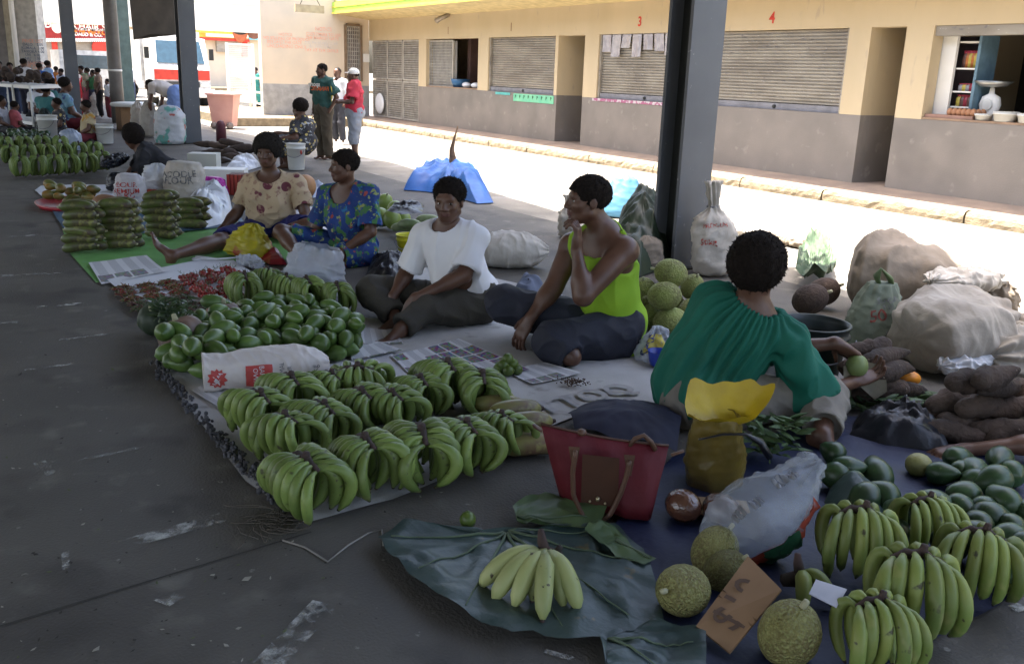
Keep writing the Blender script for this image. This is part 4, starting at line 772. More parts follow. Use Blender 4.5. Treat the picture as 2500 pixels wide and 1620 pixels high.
for k in range(26): a=rg.uniform(0,6.3); q=.075*math.sqrt(rg.random()); g.m=0; p=A(q*math.cos(a),q*math.sin(a),.018+(.055-.6*q)*rg.random()); g.ell(p,.0165,None,8,6)
g.m=1
for k in range(24): a=rg.uniform(0,6.3); q=.08*math.sqrt(rg.random()); p=A(q*math.cos(a),q*math.sin(a),.035+.03*rg.random()); g.tube([p,p+A(*(rg.normal(0,.012,2)),.02)],.0016,3)
th=mk('tomato_heap',g,[TOM,LEAFL])
for i,(x,y) in enumerate([(895,270),(1045,240),(1210,215),(940,325),(1110,290),(1290,255),(985,365),(1200,330),(1330,290),(1055,405),(1230,370),(1410,330),(1245,415),(1480,375)]):
    o=th if i==0 else dup(th); o.location=G(200+x/3.4,600+y/3.4+7,.02); o.rotation_euler=(0,0,i*1.3); tag(o,'little heap of small red tomatoes on the white paper beside the chillies','tomato heap','small tomato heaps on white paper')
# --- pumpkins, melon, leafy bunch
def pumpkin(label,px,r,tilt=(0,0,0),m=PUMP):
    t=np.linspace(0,math.pi,16); R=np.sin(t)**.8; Z=-np.cos(t)*.8-.12*np.exp(-(t-math.pi)**2*6)
    Rt=root('pumpkin',label,'pumpkin',G(*px)); Mr=np.array(Matrix.Rotation(tilt[0],3,'X')@Matrix.Rotation(tilt[1],3,'Y')); c=G(*px)+UP*(r*.85)
    mk('rind',Geo().lathe(np.stack([R*r,Z*r],1),40,c,Mr,9,.09),m,Rt); mk('stem',Geo().tube([c+Mr@A(0,0,.6*r),c+Mr@A(.02,0,.95*r)],[.02,.013],7),STALK,Rt)
pumpkin('ribbed grey orange pumpkin at the near left of the avocados',(448,865),.135,(.3,-.2)); pumpkin('second grey pumpkin behind the avocado heap',(548,808),.115)
pumpkin('dark green round melon at the mat edge beside pumpkin',(385,815),.115,(.4,.3),mat('melon',(.025,.04,.022),.6,(.04,.055,.03),7))
def leaves(name,label,cat,c,rx,ry,n,L,m,seed=1,up=.5,kind=None,w=.35,stalk=True):
    rg=np.random.default_rng(seed); g=Geo()
    for k in range(n):
        q=rg.uniform(-1,1,2); 
        if q@q>1: q/=math.sqrt(q@q)*1.1
        p=c+RT*q[0]*rx+FW*q[1]*ry+UP*rg.uniform(.01,up*.12); a=rg.uniform(0,6.3); d=A(math.cos(a),math.sin(a),rg.normal()*.25+up*.25); d=unit(d)*L*rg.uniform(.6,1.2); s=unit(np.cross(d,UP+rg.normal(0,.5,3)))*np.linalg.norm(d)*w*.5; nn=unit(np.cross(d,s))*.012
        g.add([p,p+d*.3+s*.8,p+d*.65+s*.75,p+d,p+d*.65-s*.75,p+d*.3-s*.8,p+d*.3-nn,p+d*.65-nn],[[0,6,1],[0,5,6],[3,2,7],[3,7,4]],[[1,6,7,2],[6,5,4,7]])
        if stalk and rg.random()<.4: g.tube([p-d*.5,p],.003,4)
    o=mk(name,g,m,None,True); tag(o,label,cat,kind=kind); return o
leaves('leafy_bunch','dark leafy vegetable bunch wrapped beside the melon','vegetable',G(425,790,.12),.10,.08,90,.075,GREENS,3,1.2)
leaves('leaf_scraps','loose green leaf trimmings by the woman in green','leaves',G(2130,985),.3,.2,170,.11,GREENS,5,.6,'stuff')
leaves('leaf_scraps','green leaves and stems beside the crossed trouser leg','leaves',G(1880,1110,.05),.12,.06,60,.11,GREENS,6,1.4,'stuff')
# --- breadfruit
bpP=mk('breadfruit',Geo().add(*(lambda g:(g.verts(),None,np.concatenate(g.Q)))(Geo().ell((0,0,0),(.115,.115,.135),None,20,14))),BREAD); bst=mk('stalk',Geo().tube([(0,0,.13),(.004,0,.165)],[.014,.012],7),STALK,bpP)
def bread(px,z,s,tilt,label,m=None,group=None):
    global bpP
    o=bpP if not bpP.get('label') else dup(bpP); o.location=G(*px,z); o.rotation_euler=tilt; o.scale=(s,s,s*1.02); tag(o,label,'breadfruit',group)
    if m: o.material_slots[0].link='OBJECT'; o.material_slots[0].material=m
    return o
YA=yawpx(180)
for px,z,s,t,lab in [((1638,666),.40,.80,(0,1.35,YA),'topmost green breadfruit on the pile at the steel column'),((1622,722),.28,.80,(.1,1.75,YA-.3),'breadfruit with white stalk at the front of the pile'),((1573,712),.26,.74,(.4,.3,0),'brownish breadfruit at the left of the pile behind the lime singlet'),((1690,700),.27,.68,(.5,.2,1),'small green breadfruit at the right shoulder of the pile'),((1722,722),.22,.72,(1.2,.4,2),'breadfruit at the right end of the pile behind green blouse'),((1585,775),.10,.8,(.6,1,1),'dark breadfruit low at the left of the pile'),((1637,785),.11,.82,(1,1.2,2),'round breadfruit lowest at front of the pile'),((1685,765),.12,.74,(.3,.4,3),'brown breadfruit low at the right of the pile'),((1640,745),.12,.74,(.2,.4,0),'breadfruit hidden in the middle of the pile'),((1560,740),.1,.76,(.2,.4,0),'breadfruit half hidden by the lime singlet at left of the pile'),((1715,770),.1,.74,(.2,1.4,0),'breadfruit at the lowest right of the pile')]: bread(px,z,s,t,lab,None,'breadfruit piled by the steel column')
bread((1668,1440),.085,.70,(1.2,.3,YA+2.2),'round olive breadfruit left of the cardboard sign',BREADD); bread((1927,1545),.09,.76,(.2,.2,1),'round olive breadfruit in front of the cardboard sign',BREADD); bread((1772,1395),.06,.6,(.3,.6,1),'breadfruit half hidden behind cardboard sign',BREADD); bread((1745,1345),.08,.66,(.3,.6,2),'dark breadfruit inside the clear plastic bag',BREADD)
for px,z,s,lab in (((1978,730),.12,.95,'knobbly brown root fruit beyond the dark bucket'),((2010,712),.13,.9,'second brown root fruit behind the first beyond the bucket')): bread(px,z,s,(1,.5,2),lab,ROOT)
for i,(px,z,s) in enumerate(((( 940,495),.14,.8),((965,510),.2,.75),((930,530),.12,.85),((958,535),.12,.8),((985,535),.10,.7))): o=bread(px,z,s,(i,.5,i),'smooth light green fruit on the heap behind the woman in blue',mat('green_papaya',(.2,.27,.06),.4,(.15,.22,.05),5),'light green fruit behind blue dress')
cp2=mk('cucumber',cuc(.24,.045),[mat('pale_cucumber',(.25,.3,.16),.45,(.15,.2,.08),9),STALK]); 
for i,(x,y,z,a) in enumerate(((1045,528,.1,5),(1060,540,.12,15),(985,548,.08,8),(1000,540,.13,-4))):
    o=cp2 if i==0 else dup(cp2); o.location=G(x,y+10,z); o.rotation_euler=(0,0,yawpx(a)); tag(o,'pale striped cucumber behind the yellow bucket','cucumber','pale cucumbers behind yellow bucket')
# --- roots
def root_g(L,r,seed,hook=.1):
    rg=np.random.default_rng(seed); t=np.linspace(0,1,12); P=np.stack([(t-.5)*L,.02*np.sin(t*5+seed),hook*L*(t-.5)**2],1); R=r*np.interp(t,[0,.08,.3,.6,.85,1],[.35,.75,1,.95,.6,.18])*(1+.07*rg.normal(size=12)); return Geo().tube(P,R,10)
rp=mk('cassava_root',root_g(.36,.052,1),ROOT); ry=mk('cassava_root',root_g(.30,.06,2,.3),ROOT); f=[True,True]
for i,(x,y,z,a,k,lab,grp) in enumerate([(500,352,.12,3,0,'r1',0),(535,355,.12,0,1,'r1',0),(565,348,.2,-5,0,'r1',0),(585,360,.2,4,0,'r1',0),(520,372,.08,-3,0,'r1',0),(560,375,.1,2,1,'r1',0),(575,385,.07,0,0,'r1',0),(530,390,.06,8,0,'r1',0),(600,365,.12,3,0,'r1',0),
  (2110,850,.28,5,1,'r2',0),(2160,870,.26,20,0,'r2',0),(2185,905,.2,25,0,'r2',0),(2150,935,.14,15,0,'r2',0),(2190,955,.08,12,0,'r2',0),(2120,900,.2,10,1,'r2',0),(2130,960,.08,5,0,'r2',0),
  (2425,915,.34,35,1,'r3',0),(2380,930,.3,10,1,'r3',0),(2440,945,.26,30,0,'r3',0),(2330,985,.14,10,1,'r3',0),(2400,990,.16,20,1,'r3',0),(2460,1000,.14,15,1,'r3',0),(2290,1020,.07,10,1,'r3',0),(2360,1030,.08,5,1,'r3',0),(2430,1045,.08,0,1,'r3',0),(2480,1060,.07,20,1,'r3',0),(2500,960,.1,90,1,'r3',0),(2320,1055,.06,0,0,'r3',0)]):
    src=(rp,ry)[k]; o=src if f[k] else dup(src); f[k]=False; D2={'r1':('long brown cassava root in the distant heap before the pink bin','cassava roots in the distant heap'),'r2':('earthy brown root stacked beside the hands of the woman in green','roots beside the woman in green'),'r3':('lumpy earth brown root in the heap at the right edge','roots heaped at right edge')}[lab]
    o.location=G(x,y,z); o.rotation_euler=(i*.9,0.1*math.sin(i*3),yawpx(a+8*math.sin(i*7))+(math.pi if i%3==0 else 0)); s=1.25 if lab=='r1' else 1.0; o.scale=(s,s,s); tag(o,D2[0],'root',D2[1])
# --- big leaves
def bigleaf(label,pts,m,c,z=.03,amp=.035,veins=(),seed=3,rim=.0):
    P=np.array([G(x,y) for x,y in pts]); C0=G(*c)
    def zf(V,r):
        d=V-C0; a=np.arctan2(d[:,1],d[:,0]); return z+amp*(.7*np.abs(nz(V,9,seed))+.4*np.abs(np.sin(a*9))*r+.55*(1-np.abs(nz(V,24,seed+5)))**2+.3*np.abs(nz(V,50,seed+6)))+rim*np.maximum(0,r-.75)*4*(.5+.5*np.sin(a*6))
    g=star(P,22,zf,C0,.035); o=mk('leaf',g,m,None,True); tag(o,label,'leaf')
    V=g.verts()
    for v in veins:
        e=G(*v); n=14; L=[lerp(C0,e,t) for t in np.linspace(.02,.95,n)]; L=[p*A(1,1,0)+UP*(V[np.argmin(((V-p)[:,:2]**2).sum(1)),2]+.003) for p in L]; mk('vein',Geo().tube(L,np.linspace(.006,.002,n),5),VEIN,o)
    return o
bigleaf('large blue green taro leaf spread on the floor under the single banana hand',[(922,1340),(985,1297),(1060,1300),(1150,1320),(1232,1312),(1300,1330),(1420,1300),(1500,1300),(1570,1360),(1600,1450),(1620,1545),(1475,1580),(1385,1588),(1300,1568),(1250,1578),(1150,1540),(1080,1495),(1010,1440),(960,1390)],LEAF,(1236,1320),.016,.03,[(940,1345),(1010,1430),(1130,1530),(1380,1570),(1550,1545),(1560,1400),(1480,1320)],3)
bigleaf('second taro leaf running out of the picture at the bottom',[(1460,1580),(1600,1540),(1720,1560),(1720,1680),(1480,1690)],LEAF,(1480,1590),.02,.03,[(1600,1660),(1700,1600)],5)
bigleaf('curled green leaf tip under the red handbag',[(1250,1262),(1330,1232),(1400,1240),(1480,1275),(1460,1310),(1400,1320),(1330,1315),(1262,1300)],LEAFL,(1260,1285),.03,.022,[(1440,1290),(1400,1310)],6,.02)
bigleaf('narrow torn leaf lying on navy tarp beside the breadfruit',[(1425,1325),(1455,1300),(1500,1320),(1550,1370),(1600,1398),(1570,1412),(1500,1385),(1460,1355)],LEAFL,(1500,1350),.03,.03,[(1590,1400)],8)
bigleaf('big pale green leaves bundled beyond the afro woman',[(1935,715),(1945,650),(1985,622),(2020,640),(2035,700),(2010,725)],mat('pale_leaf',(.07,.105,.06),.6,(.05,.08,.045),5),(1985,690),.06,.13,[(1950,650),(1985,630),(2020,660)],9,.05)
# ================================================================ sacks, bags and containers
class Bag:
    "soft closed surface round an axis; u along it 0..1, th round it"
    def __init__(s,p0,p1,side,prof,flat=1.,seed=1,amp=.03,sag=0.,sq=1.,zmin=.012,f=9,pleat=1.,rough=1.):
        s.pl=pleat; s.rg=rough
        s.p0=np.asarray(p0,float); s.p1=np.asarray(p1,float); a=unit(s.p1-s.p0); s.sd=unit(np.asarray(side,float)-a*np.dot(side,a)); s.ot=np.cross(a,s.sd); s.a=a; s.pr=prof; s.flat=flat; s.seed=seed; s.amp=amp; s.sag=sag; s.sq=sq; s.zmin=zmin; s.f=f
    def at(s,u,th):
        u=np.asarray(u,float); th=np.asarray(th,float); R=np.interp(u,[p[0] for p in s.pr],[p[1] for p in s.pr]); c=np.sign(np.cos(th))*np.abs(np.cos(th))**s.sq; d=np.sign(np.sin(th))*np.abs(np.sin(th))**s.sq
        P=s.p0+(s.p1-s.p0)*u[...,None]+s.sd*(R*c)[...,None]+s.ot*(R*d*s.flat)[...,None]
        dd=s.sd*c[...,None]+s.ot*d[...,None]; q=P.reshape(-1,3); k=s.f/max(.05,max(p[1] for p in s.pr))*.22
        Rm=max(p[1] for p in s.pr); n=((1-np.abs(nz(q*A(1,1,.5),k*1.3,s.seed)))**2*.45+(1-np.abs(nz(q*A(1,1,.6),k*3.1,s.seed+2)))**3*.5+(1-np.abs(nz(q,k*6.5,s.seed+4)))**4*.32*s.rg+(1-np.abs(nz(q*A(1,1,.6),k*13,s.seed+6)))**3*.16*s.rg-.5+.18*(1-s.rg)).reshape(u.shape); n=n+.5*np.cos(th*9+2.5*nz(q,k*.8,s.seed+5).reshape(u.shape))*np.clip(1.05-R/Rm,0,.7)*s.pl; P=P+dd*(s.amp*1.35*n*np.clip(R/.03,0,1))[...,None]
        if s.sag: P=P-UP*(s.sag*np.sin(np.pi*u))[...,None]
        P[...,2]=np.maximum(P[...,2],s.zmin+.004*np.sin(P[...,0]*40)); return P
    def geo(s,nu=40,nt=44,open_=False):
        u,t=np.meshgrid(np.linspace(0,1,nu),np.arange(nt)*2*math.pi/nt,indexing='ij'); P=s.at(u,t); g=Geo().grid(P.reshape(-1,3),nt,nu,True)
        e=np.arange(nt); g.add([P[0].mean(0)]); b=g.n-1; g.T.append(np.stack([np.full(nt,b),(e+1)%nt,e],1)); g.mt.append(np.full(nt,g.m))
        if not open_: g.add([P[-1].mean(0)]); b=g.n-1; g.T.append(np.stack([np.full(nt,b),(nu-1)*nt+e,(nu-1)*nt+(e+1)%nt],1)); g.mt.append(np.full(nt,g.m))
        return g
    def put(s,V2,u0,t0,su,st,off=.004,rot=0.):
        "print 2D points on the surface: x round it, y along it"
        V2=np.asarray(V2,float); c,d=math.cos(rot),math.sin(rot); x=V2[:,0]*c-V2[:,1]*d; y=V2[:,0]*d+V2[:,1]*c; u=u0+y*su; t=t0+x*st; e=1e-3
        P=s.at(u,t); n=np.cross(s.at(u,t+e)-P,s.at(u+e,t)-P); n/=np.linalg.norm(n,axis=1)[:,None]+1e-12; ax=s.p0+(s.p1-s.p0)*u[:,None]; sg=np.sign(((P-ax)*n).sum(1))[:,None]; return P+n*sg*off
def find(B,px):
    u,t=np.meshgrid(np.linspace(.03,.97,70),np.linspace(0,6.283,120)); P=B.at(u.ravel(),t.ravel()); v=(P-EYE)@MCn; X=1250-FPX*v[:,0]/v[:,2]; Y=810+FPX*v[:,1]/v[:,2]; d=np.hypot(X-px[0],Y-px[1]); k=np.where(d<max(8,d.min()+4))[0]; k=k[np.argmax(v[k,2])]; return u.ravel()[k],t.ravel()[k]
def fine(V,T,n=1):
    V=np.asarray(V,float); T=np.asarray(T)
    for _ in range(n):
        a,b,c=V[T[:,0]],V[T[:,1]],V[T[:,2]]; k=len(V); m=len(T); V=np.concatenate([V,(a+b)/2,(b+c)/2,(c+a)/2]); e=np.arange(m); ab,bc,ca=k+e,k+m+e,k+2*m+e
        T=np.concatenate([np.stack(q,1) for q in ((T[:,0],ab,ca),(ab,T[:,1],bc),(ca,bc,T[:,2]),(ab,bc,ca))])
    return V,T
def prt(bag,par,s_,u0,t0,size,m,rot=0.,bold=.0,name='lettering',asp=1.):
    V,T=text(s_,1.,bold); V,T=fine(V[:,:2],T,1); R=np.interp(u0,[p[0] for p in bag.pr],[p[1] for p in bag.pr]); L=np.linalg.norm(bag.p1-bag.p0)
    return mk(name,Geo().add(bag.put(V*size,u0,t0,1/L,asp/max(R,.03),.005,rot),T),m,par,False)
def block(bag,par,u0,t0,w,h,m,rot=0.,name='printed_panel',off=.003):
    x,y=np.meshgrid(np.linspace(-w/2,w/2,14),np.linspace(-h/2,h/2,14)); R=np.interp(u0,[p[0] for p in bag.pr],[p[1] for p in bag.pr]); L=np.linalg.norm(bag.p1-bag.p0)
    return mk(name,Geo().grid(bag.put(np.stack([x.ravel(),y.ravel()],1),u0,t0,1/L,1/R,off,rot),14,14),m,par,True)
def crumple(name,label,cat,pts,m,H,seed,rings=16,amp=.05,f=14,c=None,p=1.6,res=.03,z0=.015):
    P=np.array([G(x,y) for x,y in pts]); C0=G(*c) if c else None
    def zf(V,r): return z0+H*(1-r**p)*(.85+.3*nz(V,f*.5,seed+3))+amp*(1-r**6)*(.9*(1-np.abs(nz(V,f,seed)))**2+.5*(1-np.abs(nz(V,f*2.4,seed+1)))**2+.2*(1-np.abs(nz(V,f*5,seed+2))))
    return tag(mk(name,star(P,rings,zf,C0,res),m,None,True),label,cat)
TN=math.pi*1.5   # the side of a standing bag that looks at the camera
def stand(label,x,yb,yt,wpx,m,cat='sack',prof=None,seed=1,amp=.03,name='sack',lean=0.,flat=.8,sq=.9,open_=False,dd=0.,f=9):
    D=dep(G(x,yb)); b=G(x,yb); b=b+FW*dd; b[2]=.012; t=atD(x+lean,yt,D+dd); w=np.linalg.norm(atD(x+wpx/2,yb,D)-atD(x-wpx/2,yb,D))/2
    prof=prof or [(0,.55),(.04,.85),(.2,1),(.6,.98),(.8,.85),(.9,.55),(1,.15)]
    B=Bag(b,t,RT,[(u,r*w) for u,r in prof],flat,seed,amp,sq=sq,f=f); o=mk(name,B.geo(open_=open_),m,None,True,loc=b); tag(o,label,cat); return B,o
def lie(label,a,b,m,w,h,cat='sack',prof=None,seed=1,amp=.03,name='sack',sq=.85,za=None,zb=None,f=9):
    p=G(*a); q=G(*b); p=p+UP*(za or h); q=q+UP*(zb or h); prof=prof or [(0,.2),(.08,.6),(.3,.95),(.6,1),(.85,.85),(.96,.5),(1,.15)]
    B=Bag(p,q,np.cross(q-p,UP),[(u,r*w) for u,r in prof],h/w,seed,amp,sq=sq,f=f,pleat=.9,rough=.3); o=mk(name,B.geo(90,80),m,None,True,loc=p*A(1,1,0)); tag(o,label,cat); return B,o
TIE=[(0,.6),(.04,.88),(.25,1),(.5,.95),(.62,.7),(.70,.3),(.74,.14),(.80,.2),(.9,.27),(1,.32)]
# flour bag lying by the avocados
B,o=lie('printed white flour bag lying on its side between avocados and bananas',(498,955),(802,930),mat('flour_bag',(.60,.55,.52),.5,(.52,.47,.44),5,bump=.4,bsc=22),.13,.10,'flour bag',[(0,.95),(.03,.9),(.15,.85),(.4,1.0),(.75,1.05),(.9,.8),(1,.35)],3,.011,'flour_bag')
tt=math.pi*1.60
for w_ in (1,):
    d0=B.at(A(.4),A(0.))[0]; best=min(np.linspace(0,6.28,60),key=lambda t:((lambda P:dep(P)-1.6*P[2])(B.at(A(.4),A(t))[0]))); tt=best
tt=find(B,(650,925))[1]; block(B,o,.42,tt,.13,.13,PRR,0); prt(B,o,'BAKERS',.44,tt,.034,MATW,0,.003); prt(B,o,'OWN',.39,tt,.034,MATW,0,.003); prt(B,o,'NORMAL',.60,tt,.036,PRG,math.pi,.001); prt(B,o,'FLOUR',.66,tt,.03,PRG,math.pi,.001); prt(B,o,'5kg',.86,tt,.05,PRG,math.pi,.002)
V=[];n=22
for i in range(n): r=.05 if i%2 else .036; V.append((r*math.cos(i*2*math.pi/n),r*math.sin(i*2*math.pi/n)))
mk('printed_star',Geo().add(B.put(np.array([(0,0)]+V),.10,tt,1/np.linalg.norm(B.p1-B.p0),1/.1),[[0,i+1,(i+1)%n+1] for i in range(n)]),PRR,o,False); prt(B,o,'WIN',.10,tt,.034,MATW,-.6,.002)
# white standing/lying sacks behind the vendors
lie('plump white sack lying behind the person in the white T-shirt',(1180,650),(1338,655),SACK,.17,.15,seed=5,amp=.02,prof=[(0,.5),(.06,.9),(.3,1.05),(.65,1),(.85,.7),(.95,.35),(1,.2)])
B,o=stand('white sack with tied neck standing right of the steel column',1740,672,442,105,SACK,prof=TIE,seed=6,amp=.035); prt(B,o,'50kg',.38,math.pi*1.5-.35,.07,PRR); prt(B,o,'PREMIUM',.55,math.pi*1.5,.05,PRR,.0)
mk('tie',Geo().tube([B.at(A(.735),A(t))[0] for t in np.linspace(0,6.28,14)],.008,5),PRG,o)
stand('pale blue plastic covered mound of produce on the sunlit road',1530,545,425,150,mat('pale_blue_plastic',(.07,.19,.29),.5,(.055,.16,.25),4,bump=.4,bsc=12),prof=[(0,1),(.15,.98),(.45,.78),(.7,.55),(.9,.36),(1,.1)],seed=8,amp=.014,name='plastic_mound',cat='sack',dd=.6)
stand('small grey sack beyond the man in the lime singlet',1385,580,475,42,SACK,seed=9,prof=TIE)
stand('beige sack hidden close behind the lime singlet at the column foot',1580,660,575,75,SACKB,seed=29,amp=.02)
crumple('leaf_bundle','dark green leaf bundle heaped beside the pale blue mound','leaves',[(1470,655),(1500,600),(1560,585),(1620,600),(1640,650),(1560,680)],mat('dark_leaf',(.02,.035,.018),.55,(.012,.022,.012),7),.42,21,amp=.14,f=9,p=2.6,rings=24)
lie('white cloth bag lying in the sun beyond the afro woman',(1790,575),(1890,590),SACK,.10,.06,seed=12)
lie('flat brown sack lying on the sunlit road beyond the pale leaves',(1890,590),(1985,612),SACKB,.09,.05,seed=13)
# sack heap at the right
lie('huge brown woven sack slumped over the heap at right',(2065,760),(2370,790),SACKB,.30,.25,seed=14,amp=.07,prof=[(0,.62),(.05,.95),(.3,1.05),(.6,.85),(.82,.5),(.88,.25),(.92,.25),(1,.5)],za=.33,zb=.26,f=5)
B,o=stand('teal grey sack marked 50 standing in front of the brown sack',2130,850,690,150,SACKG,prof=[(0,.8),(.05,1),(.3,.98),(.6,.8),(.8,.6),(.92,.5),(1,.42)],seed=15,amp=.02,lean=22); prt(B,o,'50',.55,TN-.25,.10,mat('red_stencil',(.25,.06,.05),.8),.2,.004); prt(B,o,'50KG',.32,TN+.35,.05,PRG,.2); prt(B,o,'SUGAR',.78,TN+.2,.045,PRG,.1); prt(B,o,'FIJI',.68,TN+.1,.04,PRG,.1)
DIRT=mat('dirty_sack',(.36,.325,.28),.8,(.27,.24,.2),4,bump=.5,bsc=24,spots=[((.22,.17,.13),2.2,.55,.75)])
lie('fat dirty pale sack at the middle right of the sack heap',(2215,905),(2430,880),DIRT,.27,.22,seed=16,amp=.07,prof=[(0,.5),(.06,.85),(.3,1.05),(.65,1),(.9,.7),(1,.3)],za=.2,zb=.26,f=6)
lie('pale sack with collapsed neck at the right edge',(2400,930),(2560,880),DIRT,.2,.15,seed=17,amp=.08,f=7)
stand('open mouthed beige sack held up on top of the right heap',2445,860,690,115,SACKB,prof=[(0,.2),(.2,.5),(.4,.7),(.7,.95),(.9,1),(1,.85)],seed=18,amp=.07,lean=10,dd=.6)
lie('folded brown sacking draped over the front of the teal sack heap',(2180,720),(2290,760),SACKB,.13,.07,seed=19,amp=.06,za=.34,zb=.26,name='sacking')
lie('limp pale sack folded over the top of the dirty sack at right',(2250,830),(2410,800),SACK,.13,.06,seed=33,amp=.045,za=.40,zb=.36,f=8); lie('grey green empty sack bunched between the teal sack and dirty pale sack',(2190,850),(2270,880),SACKG,.12,.08,seed=34,amp=.07,za=.2,zb=.12,f=8); lie('crumpled pale plastic sack lying over the near side of dirty sack',(2290,935),(2420,920),PLW,.09,.05,seed=35,amp=.03,za=.1,zb=.12,f=8)
c=atD(2160,700,dep(G(2130,850))); g=Geo()
for s_ in (-.03,.05): g.m=0; P=[c+RT*s_,c+RT*(s_-.03)+UP*.06,c+RT*(s_-.05-s_)+UP*.12-FW*.03]; g.tube(P,[.03,.045,.012],8,flat=.35)
tag(mk('leaf_sprig',g,LEAFL),'green leaf poking out of the top of the teal sack','leaf')
# dark bucket
def bucket(label,x,yb,yt,wpx,m,taper=.82,name='bucket',lid=False,handle=True,ring=True,stack=0,inside=None,dd=0.):
    D=dep(G(x,yb))+dd; b=G(x,yb)+FW*dd; b[2]=.012; h=np.linalg.norm(atD(x,yt,D)-atD(x,yb,D)); w=np.linalg.norm(atD(x+wpx/2,yt,D)-atD(x-wpx/2,yt,D))/2
    r=root(name,label,'bucket',b); pr=[(.002,.003),(w*taper*.98,.003),(w*taper,.01)]+([(w*.96,h*.8),(w*1.03,h*.805),(w*1.03,h*.84),(w*.97,h*.85)] if ring else [])+[(w,h*.97),(w*1.04,h*.975),(w*1.04,h)]
    pr+= [(w*.6,h+.004),(.002,h+.004)] if lid else [(w*.97,h),(w*.95,h*.9),(w*taper*.95,.02),(.002,.02)]
    mk('shell',Geo().lathe(pr,30,b),m,r)
    if inside: mk('contents',Geo().lathe([(w*.93,h*.8),(w*.5,h*.85),(.002,h*.86)],24,b),inside,r)
    if handle: t=np.linspace(0,math.pi,15); mk('handle',Geo().tube(np.stack([np.cos(t)*w*1.03,-np.sin(t)*w*.55,-np.sin(t)*h*.32+h*.82],1)@np.stack([RT,FW,UP])+b-FW*w*.6,.005,5),railM,r)
    return r,b,w,h
bucket('big dark charcoal bucket in front of the woman in green',1968,940,792,172,mat('charcoal_bucket',(.02,.028,.028),.45),.8)
c=atD(2092,893,dep(G(1720,1030))+.18); tag(mk('peeled_fruit',Geo().ell(c,(.055,.055,.06),None,14,10),mat('peeled_green',(.12,.17,.05),.5,(.2,.24,.09),9)),'green fruit held between the hands of the woman in green','fruit')
s=c-UP*.05+RT*.03; g=star([s+RT*a+UP*b+FW*d for a,b,d in ((-.1,.05,0),(.02,.06,.05),(.12,.05,.02),(.13,-.07,-.02),(.08,-.12,-.02),(-.02,-.04,-.05),(-.1,-.01,-.03))],8,None); V=g.verts(); V=V+FW[None]*(nz(V,25,3)*.015)[:,None]; g.V=[V]; tag(mk('rag',g,mat('rag_cloth',(.17,.15,.11),.9,(.11,.1,.07),12)),'grubby cloth rag under the fruit in the hands','cloth')
tag(mk('orange_container',Geo().tube([G(2195,930,.05),G(2215,922,.13)],[.06,.07],14,flat=.6),mat('orange_plastic',(.75,.27,.02),.4)),'bright orange plastic tub behind the roots','tub')
# navy bundle, black plastic
o=bigleaf('x',[(1385,1040),(1430,1015),(1520,1008),(1600,1015),(1660,1060),(1650,1130),(1500,1120),(1400,1090)],mat('navy_bundle',(.016,.018,.04),.75,(.011,.012,.028),5),(1530,1070),.0,.02,(),12); o.name='bundle'; tag(o,'dark navy cloth bundle behind the red handbag','bundle'); me=o.data
for v in me.vertices: d=math.hypot(v.co.x-G(1530,1070)[0],v.co.y-G(1530,1070)[1]); v.co.z+=.15*max(0,1-(d/.36)**2.2)
crumple('plastic_bag','crumpled dark plastic bag on the navy tarp near a reaching hand','bag',[(2070,1070),(2085,1035),(2150,1020),(2230,1015),(2300,1050),(2320,1110),(2250,1105),(2160,1095)],BLKP,.10,4,amp=.07,f=22)
crumple('plastic_bag','black plastic bag slumped beside the yellow bucket','bag',[(880,700),(905,650),(960,640),(1010,660),(1010,710),(950,730)],BLKP,.2,5,amp=.05,f=18)
crumple('leaf_parcel','dark folded leaf parcel behind the clear plastic bag','leaf',[(2010,1235),(2030,1185),(2090,1175),(2150,1220),(2180,1265),(2120,1290),(2040,1275)],LEAF,.1,6,amp=.03,f=9)
crumple('plastic_tarp','bright blue tarpaulin bunched over a heap at the sunlit road edge','tarpaulin',[(985,466),(1010,440),(1060,425),(1130,425),(1175,440),(1195,478),(1205,497),(1165,500),(1110,482),(1040,470)],mat('blue_tarp',(.045,.16,.48),.5,(.035,.12,.38),5,bump=.4,bsc=12),.26,7,amp=.12,f=6,c=(1080,455),p=2.6,res=.03,rings=30)
tag(mk('blue_scrap',Geo().add([G(900,330),G(925,352),G(915,358),G(897,336)],None,[[0,1,2,3]]).add([G(930,345,.03),G(942,352,.05),G(938,360),G(922,354)],None,[[0,1,2,3]]),mat('blue_scrap',(.1,.4,.6),.5)),'scraps of light blue plastic on the sunlit road','plastic')
D=dep(G(1108,455)); P=[atD(x,y,D) for x,y in ((1118,308),(1110,335),(1103,365),(1106,395),(1108,430),(1110,460))]; yr=root('yam','tall pointed yam standing up out of the blue tarpaulin','yam',G(1108,470)); mk('tuber',Geo().tube(P,[.006,.018,.035,.06,.085,.1],10),mat('yam_skin',(.2,.12,.07),.9,(.12,.075,.045),20,bump=.8,bsc=50),yr); mk('binding',Geo().tube([P[3]+A(.08*math.cos(t),.08*math.sin(t),-.1+.02*math.sin(3*t)) for t in np.linspace(0,12.5,30)],.008,4),STALK,yr)
# yellow bucket
bucket('bright yellow bucket with black plastic inside, left of the white T-shirt',1000,640,575,66,mat('yellow_bucket',(.62,.58,.02),.4),.78,inside=BLKP); B=bpy.data
crumple('plastic_bag','black plastic liner spilling over the rim of the yellow bucket','bag',[(945,600),(960,580),(1010,575),(1035,585),(1030,605),(980,610)],BLKP,.0,9,amp=.04,f=16,z0=.33)
